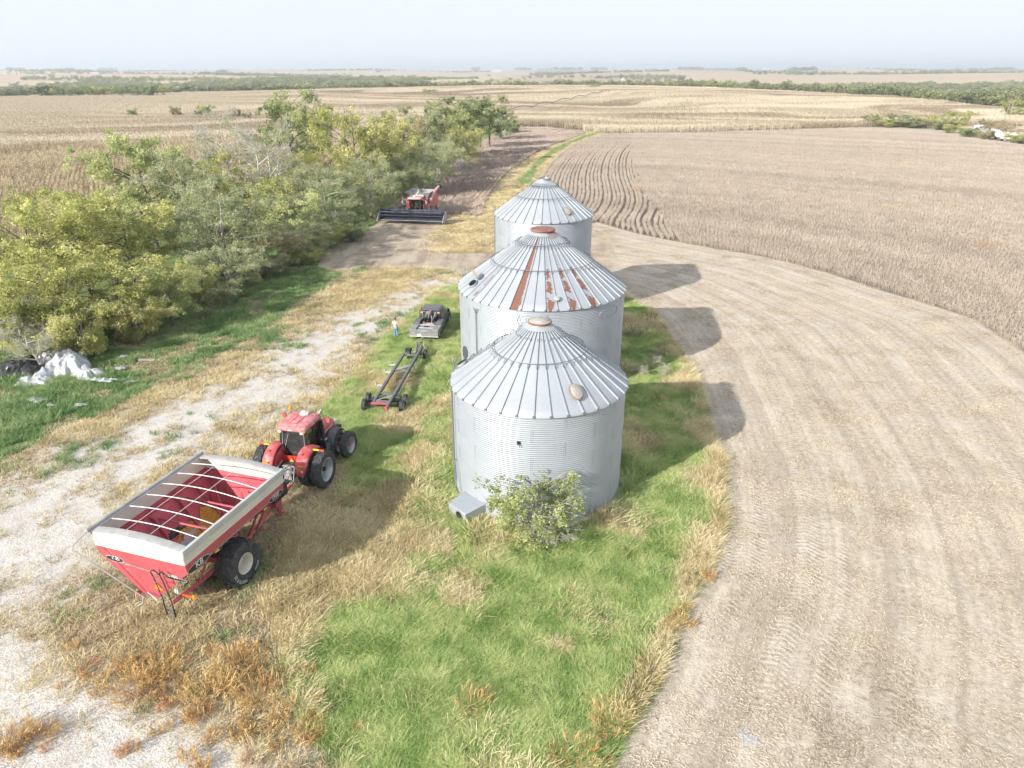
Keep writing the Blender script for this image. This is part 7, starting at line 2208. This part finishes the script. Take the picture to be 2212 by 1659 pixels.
# ------------------------------------------------------------------ discarded plastic at the left
def plastic(name, cx, cy, lx, ly, hmax, mat, seed, rz, label, folds=1.0, group=None, n=54, cut=0.0):
    rn = np.random.default_rng(seed)
    u, v = np.meshgrid(np.linspace(-1, 1, n), np.linspace(-1, 1, n))
    a = np.arctan2(v, u)
    edge = 1 + 0.18 * np.sin(3 * a + seed) + 0.10 * np.sin(7 * a + 2 * seed) + 0.06 * np.sin(13 * a)
    x = u * lx * edge * 0.85; y = v * ly * edge * 0.85
    rr = np.clip(1 - np.maximum(np.abs(u), np.abs(v)) ** 2.2, 0, 1)
    ridg = np.zeros_like(x)
    for k in range(7):
        th = rn.random() * PI; fr = (1.6 + 2.6 * rn.random()) * folds
        ph = (x * math.cos(th) + y * math.sin(th)) * fr * 1.15 + 2.6 * vnoise(x + seed, y, 0.8, k)
        ridg += (1 - np.abs(np.sin(ph))) ** 2.2 / (1.3 + 0.5 * k)
    z = hmax * rr ** 0.7 * (0.35 + 0.75 * vnoise(x + 3 * seed, y, max(lx, ly) * 0.7, 3)) + (0.05 + 0.15 * hmax) * min(1.0, max(lx, ly)) ** 1.5 * ridg * (0.3 + rr)
    V = np.stack([x, y, z - 0.02], -1).reshape(-1, 3)
    V += rn.normal(0, 0.006, V.shape)
    i = np.arange(n - 1)[:, None] * n + np.arange(n - 1)[None, :]
    F = np.stack([i, i + 1, i + n + 1, i + n], -1).reshape(-1, 4)
    keep = rn.random(len(F)) > cut
    me = np_mesh(name, V, F[keep], mat, True)
    o = link(name, me, None, (cx, cy, soil_z(cx, cy) + (0.20 if hmax < 0.2 and hmax > 0.03 else 0.01)), (0, 0, rz))
    return tag(o, label, 'plastic sheet', group)
M['poly_white'] = paint('white_silage_plastic', (0.40, 0.41, 0.43), 0.4, 0, 0.16, 2.5, 0.5, dust=0.25)
M['poly_black'] = paint('black_silage_plastic', (0.028, 0.030, 0.034), 0.28, 0, 0.2, 2.5, 0.6, dust=0.15)
PG = 'discarded plastic by the tree belt'
def W2(px, py): return D(px, py)
for (px, py, lx, ly, h, mt, sd, rz, lab, fo) in (
    (148, 800, 1.7, 1.7, 1.25, 'poly_white', 3, 0.2, 'big crumpled heap of white plastic sheet at the tree belt', 1.3),
    (190, 812, 1.2, 0.9, 0.55, 'poly_white', 31, -0.4, 'grey-white crumpled plastic on the right flank of the heap', 1.5),
    (118, 785, 1.1, 1.1, 1.0, 'poly_white', 33, 0.9, 'white plastic hump on the left flank of the heap', 1.4),
    (58, 798, 1.9, 1.9, 0.9, 'poly_black', 5, 0.4, 'crumpled black plastic sheet left of the white heap', 1.4),
    (75, 826, 1.4, 0.7, 0.35, 'poly_white', 7, 0.1, 'white plastic piece lying in front of the black sheet', 1.2),
    (165, 760, 1.6, 1.0, 0.9, 'poly_white', 9, -0.2, 'white plastic bulge behind the big heap', 1.0),
    (212, 826, 1.4, 0.28, 0.12, 'poly_white', 11, -0.12, 'long white plastic strip trailing from the heap', 1.8),
    (262, 800, 0.38, 0.30, 0.12, 'poly_white', 13, 0.5, 'small white scrap right of the trailing strip', 2.2),
    (284, 828, 0.45, 0.2, 0.08, 'poly_white', 15, 0.2, 'white scrap at the end of the trailing strip', 2.2),
    (80, 870, 0.75, 0.36, 0.08, 'poly_white', 17, -0.35, 'white plastic scrap lying in grass before the heap', 2.0),
    (110, 880, 0.35, 0.20, 0.06, 'poly_white', 19, -0.6, 'narrow white scrap beside the larger one in grass', 2.0),
    (175, 880, 0.42, 0.26, 0.08, 'poly_white', 21, 0.3, 'torn white scrap alone in the green grass', 2.0),
    (268, 775, 0.35, 0.25, 0.14, 'poly_white', 27, 0.1, 'pale scrap beside the wood plank', 2.0)):
    x, y = W2(px, py)
    plastic('plastic_sheet', x, y, lx, ly, h, M[mt], sd, rz, lab, fo, PG)
x, y = D(1617, 1590)
plastic('paper_sheet', x, y, 0.36, 0.42, 0.025, M['poly_white'], 23, 0.35, 'crumpled white feed bag lying alone on the stubble', 1.2, None, 26)['category'] = 'paper bag'
M['plank'] = paint('grey_weathered_wood', (0.36, 0.33, 0.29), 0.9, 0, 0.2, 4, 0.1)
x, y = D(318, 781)
pk = MB(); pk.box(0, 0, 0.16, 1.15, 0.28, 0.06, (0, R(4), 0)); tag(pk.build('plank', M['plank'], None, bevel=0.006, loc=(x, y, soil_z(x, y)), rot=(0, 0, 0.08)), 'grey wooden plank lying right of the plastic heap', 'plank')
M['ash_soil'] = paint('dark_wet_soil', (0.05, 0.045, 0.045), 0.9, 0, 0.3, 3, 0.1, bump=0.6)

# ------------------------------------------------------------------ bushes in the corn, trees beyond
for i, (px, py, Y, h, w, fo, lab) in enumerate((
    (280, 225, 330, 3.6, 3.5, 'dark', 'small dark bush alone in the left cornfield'), (427, 228, 330, 3.4, 3, 'dark', 'dark low bush left of the large corn bush'), (440, 217, 335, 5.2, 6, 'olive', 'largest olive bush in the left cornfield'),
    (376, 222, 330, 4.6, 4, 'brown', 'thin brownish bush in the left cornfield'), (505, 225, 320, 4.4, 4, 'brown', 'thin brown bush near the leafless tree in corn'), (530, 232, 310, 3.2, 3, 'grey', 'low grey bush beside the thin brown one'),
    (693, 222, 300, 5.6, 4.5, 'grey', 'grey-green bush right of the tallest tree in corn'), (660, 238, 290, 3.0, 3, 'dark', 'dark bush below the tallest tree crown'), (930, 186, 560, 3, 9, 'dark', 'flat bush on the corn rise'))):
    X, z = DY(px, py, Y)
    plant('field_bush', 'shrub', fo, X, Y, h * 1.15 + 1.0, w * 1.3, i * 1.1, lab, 'bush', 'bushes standing in the corn')
ORD = 'first second third fourth fifth sixth seventh eighth ninth tenth eleventh twelfth thirteenth fourteenth fifteenth'.split()
for i in range(15):
    px = 92 + i * 18.5 + random.uniform(-4, 4); Y = 575 + random.uniform(-10, 10) - (px - 220) * 0.0
    X, z = DY(px, 190 - random.uniform(0, 10) - (5 if i > 9 else 0), Y)
    k = random.choice(['elm_a', 'ash', 'ash', 'shrub'])
    plant('edge_tree', k, random.choice(['cedar', 'dark', 'dark', 'olive']), X, Y, max(5.0, z - tz(X, Y)), random.uniform(8, 12), i * 1.3, 'dark tree in the row closing the left cornfield, %s from the left' % ORD[i], 'tree', 'tree row behind the left cornfield')
for i, (px, py, Y, w, kd, fo, lab) in enumerate((
    (1885, 252, 292, 8, 'elm_a', 'dark', 'dark tree at the left end of the right-hand thicket'), (1915, 268, 288, 7, 'shrub', 'olive', 'low olive bush second in the right-hand thicket'), (1945, 250, 288, 9, 'elm_a', 'dark', 'round dark tree in the right-hand thicket'),
    (1978, 260, 284, 8, 'shrub', 'grey', 'grey bush between two dark thicket trees'), (2005, 252, 284, 9, 'elm_b', 'olive', 'olive tree in the middle of the right-hand thicket'), (2040, 262, 276, 8, 'shrub', 'dark', 'dark bush left of the yellowish thicket tree'), (2070, 246, 274, 9, 'elm_a', 'yellow', 'yellowish tree left of the white lorry'),
    (2092, 290, 246, 6, 'shrub', 'dark', 'dark bush in front of the white lorry'), (2142, 262, 258, 9, 'elm_b', 'brown', 'brownish tree behind the white lorry'), (2178, 275, 244, 8, 'elm_a', 'brown', 'thin brownish tree right of the white lorry'),
    (2206, 292, 222, 7, 'shrub', 'olive', 'olive bush at the right picture edge'), (2206, 222, 330, 14, 'elm_a', 'yellow', 'tall yellow-green tree at the right picture edge'), (2055, 280, 262, 5, 'shrub', 'olive', 'low olive bush at the bean field edge'), (2125, 305, 236, 5, 'shrub', 'brown', 'low brown bush before the tank trailer'))):
    X, z = DY(px, py, Y)
    plant('thicket_tree', kd, fo, X, Y, max(3.2, (z - tz(X, Y)) * 1.25), w * 1.25, 0.8 * i, lab, 'tree', 'thicket at the right field edge')

# far woods: too many to count
def far_tree(seed, h, w, n, size):
    rn = np.random.default_rng(seed)
    cent = rn.normal(size=(26, 3)); cent /= np.linalg.norm(cent, axis=1)[:, None]
    cent = cent * np.array([w / 2, w / 2, h * 0.42]) * (0.55 + 0.45 * rn.random((26, 1))) + np.array([0, 0, h * 0.52])
    V, F, T = leaf_cloud(cent, np.full(26, w * 0.17), n, size, rn, rn.random(26), 0.5)
    V[:, 2] = np.clip(V[:, 2], 0, h)
    me = np_mesh('distant_tree', V, F, LEAF['far']); set_tone(me, T)
    return me
far_kinds = [far_tree(500 + i, 9 + i % 3, 8 + (i * 7) % 4, 16, 0.62) for i in range(6)]
def lay_woods():
    n = 90000
    y = 430 + 5900 * rng.random(n) ** 1.8; x = (rng.random(n) * 2 - 1) * (y * 0.80 + 40)
    yc = crest_line(x)
    m = vnoise(x, y, 260, 61) * 0.55 + vnoise(x, y, 90, 62) * 0.45
    belt = (y > yc + 40) & (y < yc + 190 + 600 * sm(-60, -300, x) + 750 * sm(150, 500, x)) & (m > 0.45)
    gap = (np.abs(x + 30) < 160) & (y < 1500) & (m < 0.46)
    belt &= ~gap
    m2 = vnoise(x * 0.6, y, 330, 63) * 0.6 + vnoise(x, y, 110, 64) * 0.4
    far = (y > 1250) & (m2 > 0.70 - 0.07 * sm(-50, -400, x) * sm(3200, 2000, y))
    thin = rng.random(n) < np.where(belt, 1.0, 0.55)
    k = (belt | far) & thin
    x, y = x[k], y[k]
    # groves on the skyline
    gx, gy = [], []
    for k_ in range(26):
        Yg = 3600 + 2600 * rng.random(); Xg = (rng.random() * 2 - 1) * Yg * 0.74
        m_ = rng.integers(14, 60); wdt = 30 + 170 * rng.random()
        gx.append(Xg + (rng.random(m_) - 0.5) * wdt); gy.append(Yg + (rng.random(m_) - 0.5) * 50)
    grove = np.concatenate([np.zeros(len(x))] + [np.ones(len(g_)) for g_ in gx])
    x = np.concatenate([x] + gx); y = np.concatenate([y] + gy)
    sc = (1 + 0.9 * grove) * (0.55 + 0.45 * rng.random(len(x))) * (1 + sm(2500, 6000, y) * 0.2)
    scatter('distant_woods', np.stack([x, y, terrain(x, y)], 1), rng.random(len(x)) * 6.28, np.stack([sc * 1.25, sc * 1.25, sc], 1), far_kinds, 'far woods filling the valley and hill hollows', 'woods')
lay_woods()

# ------------------------------------------------------------------ far farm buildings, masts and machines
M['wall_white'] = paint('white_metal_wall', (0.52, 0.52, 0.515), 0.6, 0, 0.06, 0.5, 0.3)
M['roof_white'] = paint('pale_metal_roof', (0.46, 0.475, 0.49), 0.5, 0.1, 0.08, 0.5, 0.3)
M['roof_grey'] = paint('grey_shingle_roof', (0.30, 0.29, 0.28), 0.8, 0, 0.15, 0.5, 0.2)
M['pole'] = paint('weathered_pole_wood', (0.30, 0.27, 0.24), 0.9, 0, 0.2, 2, 0.1)
def shed(x, y, l, w, h, rh, rz, label, roof='roof_white', name='farm_shed', cat='shed'):
    root = empty(name, (x, y, tz(x, y) - 0.3), rz, label, cat, 'far farm buildings')
    b = MB(); b.box(0, 0, h / 2, l, w, h); b.build('wall', M['wall_white'], root)
    for s in (-1, 1):
        g = MB(); g.prism([(-w / 2, h), (w / 2, h), (0, h + rh)], 'yz', s * l / 2 - 0.05, s * l / 2 + 0.05); g.build('gable', M['wall_white'], root)
        r = MB(); r.add([(-l / 2 - 0.4, s * (w / 2 + 0.4), h - rh * 0.8 / w), (l / 2 + 0.4, s * (w / 2 + 0.4), h - rh * 0.8 / w), (l / 2 + 0.4, 0, h + rh + 0.05), (-l / 2 - 0.4, 0, h + rh + 0.05),
              (-l / 2 - 0.4, s * (w / 2 + 0.4), h - rh * 0.8 / w + 0.15), (l / 2 + 0.4, s * (w / 2 + 0.4), h - rh * 0.8 / w + 0.15), (l / 2 + 0.4, 0, h + rh + 0.2), (-l / 2 - 0.4, 0, h + rh + 0.2)], [(0, 1, 2, 3), (4, 7, 6, 5), (0, 4, 5, 1), (1, 5, 6, 2), (2, 6, 7, 3), (3, 7, 4, 0)])
        r.build('roof', M[roof], root, ang=None)
    d = MB(); d.box(l * 0.2, -w / 2 - 0.04, h * 0.4, l * 0.16, 0.08, h * 0.8); d.build('door', M['rail_grey'], root)
    for k in (-0.3, -0.1):
        wn_ = MB(); wn_.box(l * k, -w / 2 - 0.04, h * 0.6, l * 0.07, 0.08, h * 0.25); wn_.build('window', M['glass'], root)
    return root
def at(px, Y):
    return DY(px, 160, Y)[0]
shed(at(412, 690), 690, 26, 13, 4.5, 3.0, 0.2, 'long low white shed behind the left corn rise')
shed(at(205, 2300), 2300, 22, 12, 6, 4, 0.3, 'white farm building far off at upper left')
shed(at(1072, 3300), 3300, 40, 20, 6, 4, 0.1, 'white farm hall on the horizon above the belt end')
shed(at(1322, 1210), 1210, 16, 10, 5, 3, 0.4, 'white shed left of the white elevator tower')
shed(at(1366, 1190), 1190, 18, 10, 4.5, 3, -0.2, 'white shed right of the white elevator tower')
shed(at(1655, 4200), 4200, 30, 16, 7, 5, 0.2, 'pale farmstead on the right horizon')
shed(at(800, 3600), 3600, 22, 12, 7, 5, 0.2, 'grey-roofed farmhouse on the left horizon', 'roof_grey', 'farm_house', 'house')
def elevator():
    x, y = at(1347, 1220), 1220
    root = empty('grain_elevator', (x, y, tz(x, y) - 0.3), 0.2, 'tall narrow white elevator tower in the valley wood', 'elevator', 'far farm buildings')
    b = MB(); b.box(0, 0, 8, 5, 5, 16); b.build('tower', M['wall_white'], root)
    b = MB(); b.prism([(-2.5, 16), (2.5, 16), (0, 18.5)], 'xz', -2.6, 2.6); b.build('roof', M['roof_white'], root)
    b = MB(); b.lathe([(3, 0), (3, 9), (0.3, 11)], 18, 'z', (6.5, 0, 0)); b.build('silo', M['wall_white'], root)
    b = MB(); b.tube([(0, 0, 17.5), (6.5, 0, 11)], 0.35, 6); b.build('spout', M['rail_grey'], root)
elevator()
def water_tower():
    x, y = at(2148, 6000), 6000
    root = empty('water_tower', (x, y, tz(x, y)), 0, 'white water tower on the far right horizon', 'water tower')
    b = MB(); b.lathe([(3.5, 0), (2.2, 4), (2.0, 22), (3.5, 27), (0.1, 27)], 16); b.build('stem', M['wall_white'], root)
    b = MB(); b.lathe([(2.5, 25), (8.5, 29), (10, 34), (8.5, 39), (4, 42), (0.1, 43)], 20); b.build('tank', M['wall_white'], root)
water_tower()
def mast(px, Y, h, label):
    x = at(px, Y)
    root = empty('radio_mast', (x, Y, tz(x, Y)), 0, label, 'mast', 'masts on the horizon')
    b = MB()
    for k in range(3):
        a = 2 * PI * k / 3
        b.tube([(0.9 * math.cos(a), 0.9 * math.sin(a), 0), (0.5 * math.cos(a), 0.5 * math.sin(a), h)], 0.22, 4)
    b.build('tower', M['rail_grey'], root)
    b = MB(); b.tube([(0, 0, h), (0, 0, h + 4)], 0.15, 4); b.build('antenna', M['rail_grey'], root)
mast(910, 2600, 34, 'thin grey mast above the left wood')
mast(1597, 5200, 80, 'thin tall mast on the right horizon')
def utility_pole(px, Y, h, lean, label):
    x = DY(px, 240, Y)[0]
    root = empty('utility_pole', (x, Y, tz(x, Y) - 0.5), 0.3, label, 'utility pole', 'poles at the right thicket')
    root.rotation_euler = (0, lean, 0.3)
    b = MB(); b.tube([(0, 0, 0), (0, 0, h)], [0.17, 0.11], 7); b.build('pole', M['pole'], root)
    b = MB(); b.box(0, 0, h - 0.6, 2.4, 0.1, 0.12); b.build('crossarm', M['pole'], root)
    for k in (-1.1, -0.4, 0.4, 1.1):
        i_ = MB(); i_.lathe([(0.05, h - 0.54), (0.07, h - 0.45), (0.03, h - 0.38)], 6, 'z', (k, 0, 0), True); i_.build('insulator', M['wall_white'], root)
utility_pole(2172, 300, 9.5, R(10), 'leaning wooden utility pole at the right picture edge')
utility_pole(2186, 306, 9.5, R(-3), 'upright wooden utility pole beside the leaning one')

def white_lorry():
    Y = 249; X = DY(2113, 278, Y)[0]
    root = empty('lorry', (X, Y, tz(X, Y)), R(200), 'white lorry tractor unit half hidden in the right-hand thicket', 'lorry')
    b = MB(); b.box(0, 0, 1.0, 2.3, 6.2, 0.35); b.build('chassis', M['black'], root)
    b = MB(); b.loft([rounded(2.4, 2.4, 1.0, 0.2, 3, 0.2), rounded(2.4, 2.3, 2.3, 0.2, 3, 0.2), rounded(2.2, 1.9, 3.3, 0.25, 3, 0.1), rounded(2.0, 1.6, 3.5, 0.25, 3, 0.0)]); b.build('cab', M['wall_white'], root)
    b = MB(); b.loft([rounded(2.0, 1.8, 0.9, 0.2, 3, 2.2), rounded(2.0, 1.8, 1.8, 0.3, 3, 2.2)]); b.build('hood', M['wall_white'], root)
    g = MB(); g.add([(-1.0, 1.37, 2.2), (1.0, 1.37, 2.2), (0.95, 1.12, 3.1), (-0.95, 1.12, 3.1)], [(0, 1, 2, 3)]); g.build('windscreen', M['glass'], root, ang=None)
    for s in (-1, 1):
        g = MB(); g.box(s * 1.2, 0.5, 2.5, 0.05, 0.9, 0.6); g.build('window', M['glass'], root)
        st = MB(); st.tube([(s * 1.15, -1.2, 1.0), (s * 1.15, -1.2, 4.0)], 0.09, 6); st.build('exhaust_stack', M['silver'], root)
    ty = tyre_mesh(0.5, 0.3, 0.28, 20, 0.015, 0.03, 0.2, 24); rm = rim_mesh(0.28, 0.3, M['silver'], 0.3, 0.08, 6, 1)
    for y in (2.2, -1.6, -2.7):
        for s in (-1, 1):
            add_wheel(root, s * 1.0, y, 0.5, ty, rm)
    Y2 = 236; X2 = DY(2150, 292, Y2)[0]
    root = empty('tank_trailer', (X2, Y2, tz(X2, Y2)), R(250), 'white tank trailer parked right of the white lorry', 'trailer')
    b = MB(); b.lathe([(0.2, -4.2), (1.0, -4.0), (1.05, 0), (1.0, 4.0), (0.2, 4.2)], 16, 'x', (0, 0, 2.0), True); b.build('tank', M['wall_white'], root)
    b = MB(); b.box(0, 0, 0.95, 8, 0.9, 0.2); b.build('frame', M['black'], root)
    for x in (-3.2, -2.0):
        for s in (-1, 1):
            w = add_wheel(root, x, s * 0.9, 0.5, ty, rm, rz=PI / 2)
    Y3 = 231; X3 = DY(2180, 298, Y3)[0]
    root = empty('box_van', (X3, Y3, tz(X3, Y3)), R(255), 'white box van at the right end of the parked vehicles', 'van')
    b = MB(); b.box(0, -0.6, 1.6, 2.0, 3.6, 1.9); b.build('box', M['wall_white'], root, bevel=0.05)
    b = MB(); b.loft([rounded(1.9, 1.7, 0.6, 0.15, 3, 2.0), rounded(1.9, 1.6, 1.3, 0.2, 3, 2.0), rounded(1.7, 1.0, 2.1, 0.2, 3, 1.7)]); b.build('cab', M['wall_white'], root)
    g = MB(); g.add([(-0.8, 2.72, 1.35), (0.8, 2.72, 1.35), (0.75, 2.28, 2.0), (-0.75, 2.28, 2.0)], [(0, 1, 2, 3)]); g.build('windscreen', M['glass'], root, ang=None)
    for y in (2.0, -1.4):
        for s in (-1, 1):
            add_wheel(root, s * 0.9, y, 0.45, ty, rm)
white_lorry()

def pivot():
    A = np.array([-2.0, 316.0]); B = np.array([66.0, 520.0])
    n = 6
    root = empty('pivot_irrigator', (A[0], A[1], 0), 0, 'long centre-pivot irrigation arm arching over the corn rise', 'irrigator')
    def loc(t, dz):
        p = A + (B - A) * t
        return Vector((p[0] - A[0], p[1] - A[1], tz(*p) + dz))
    for k in range(n):
        t0, t1 = k / n, (k + 1) / n
        s = MB(); s.tube([loc(t0 + (t1 - t0) * u, 4.3 + 1.1 * math.sin(PI * u)) for u in np.linspace(0, 1, 9)], 0.16, 5); s.build('span_pipe', M['zinc_dark'], root)
        tr = MB()
        for u in np.linspace(0.1, 0.9, 7):
            tr.tube([loc(t0 + (t1 - t0) * u, 4.3 + 1.1 * math.sin(PI * u)), loc(t0 + (t1 - t0) * u, 3.3 + 0.9 * math.sin(PI * u))], 0.06, 3)
        tr.tube([loc(t0 + (t1 - t0) * u, 4.2 - 0.9 * math.sin(PI * u) ** 0.5 + 0.9 * math.sin(PI * u)) for u in np.linspace(0, 1, 9)], 0.07, 3); tr.build('truss', M['zinc_dark'], root)
        tw = MB(); b = loc(t1, 0)
        tw.tube([b + Vector((-1.6, 0, 0.4)), b + Vector((0, 0, 4.3)), b + Vector((1.6, 0, 0.4))], 0.1, 4)
        for sx in (-1.6, 1.6):
            tw.lathe([(0.2, -0.12), (0.55, -0.12), (0.55, 0.12), (0.2, 0.12)], 12, 'y', tuple(b + Vector((sx, 0, 0.55))))
        tw.build('drive_tower', M['zinc_dark'], root)
pivot()
X, z = DY(1283, 210, 640)
plant('lone_tree', 'elm_a', 'olive', X, 640, 5, 14, 0.5, 'lone low tree on the corn rise beside the pivot end', 'tree')
X, z = DY(1295, 211, 636)
def pivot_head():
    root = empty('irrigation_tower', (X, 636, tz(X, 636)), 0, 'small steel pivot tower beside the lone tree on the rise', 'irrigator')
    b = MB()
    for s in (-1, 1):
        for t in (-1, 1):
            b.tube([(s * 1.6, t * 1.6, 0), (s * 0.3, t * 0.3, 4.6)], 0.12, 4)
    b.build('frame', M['zinc_dark'], root)
    b = MB(); b.box(0.4, -0.8, 1.9, 1.0, 0.4, 1.4); b.build('control_box', M['wall_white'], root)
pivot_head()

# ------------------------------------------------------------------ the hazy air
def build_haze():
    b = MB(); b.box(0, 0, 0, 25000, 25000, 110)
    t = NT('hazy_air')
    for l in list(t.out.inputs['Surface'].links):
        t.t.links.remove(l)
    pv = t.n('ShaderNodeVolumePrincipled', {'Color': (0.86, 0.92, 1.0, 1), 'Density': 0.00022, 'Anisotropy': 0.2})
    t.t.links.new(pv.outputs[0], t.out.inputs['Volume'])
    o = b.build('haze', t.m, None, ang=None, loc=(0, 0, 25))
    o.display_type = 'WIRE'
    try:
        t.m.cycles.volume_sampling = 'DISTANCE'
    except Exception:
        pass
    tag(o, 'pale hazy air over the whole landscape', 'haze', kind='stuff')
build_haze()
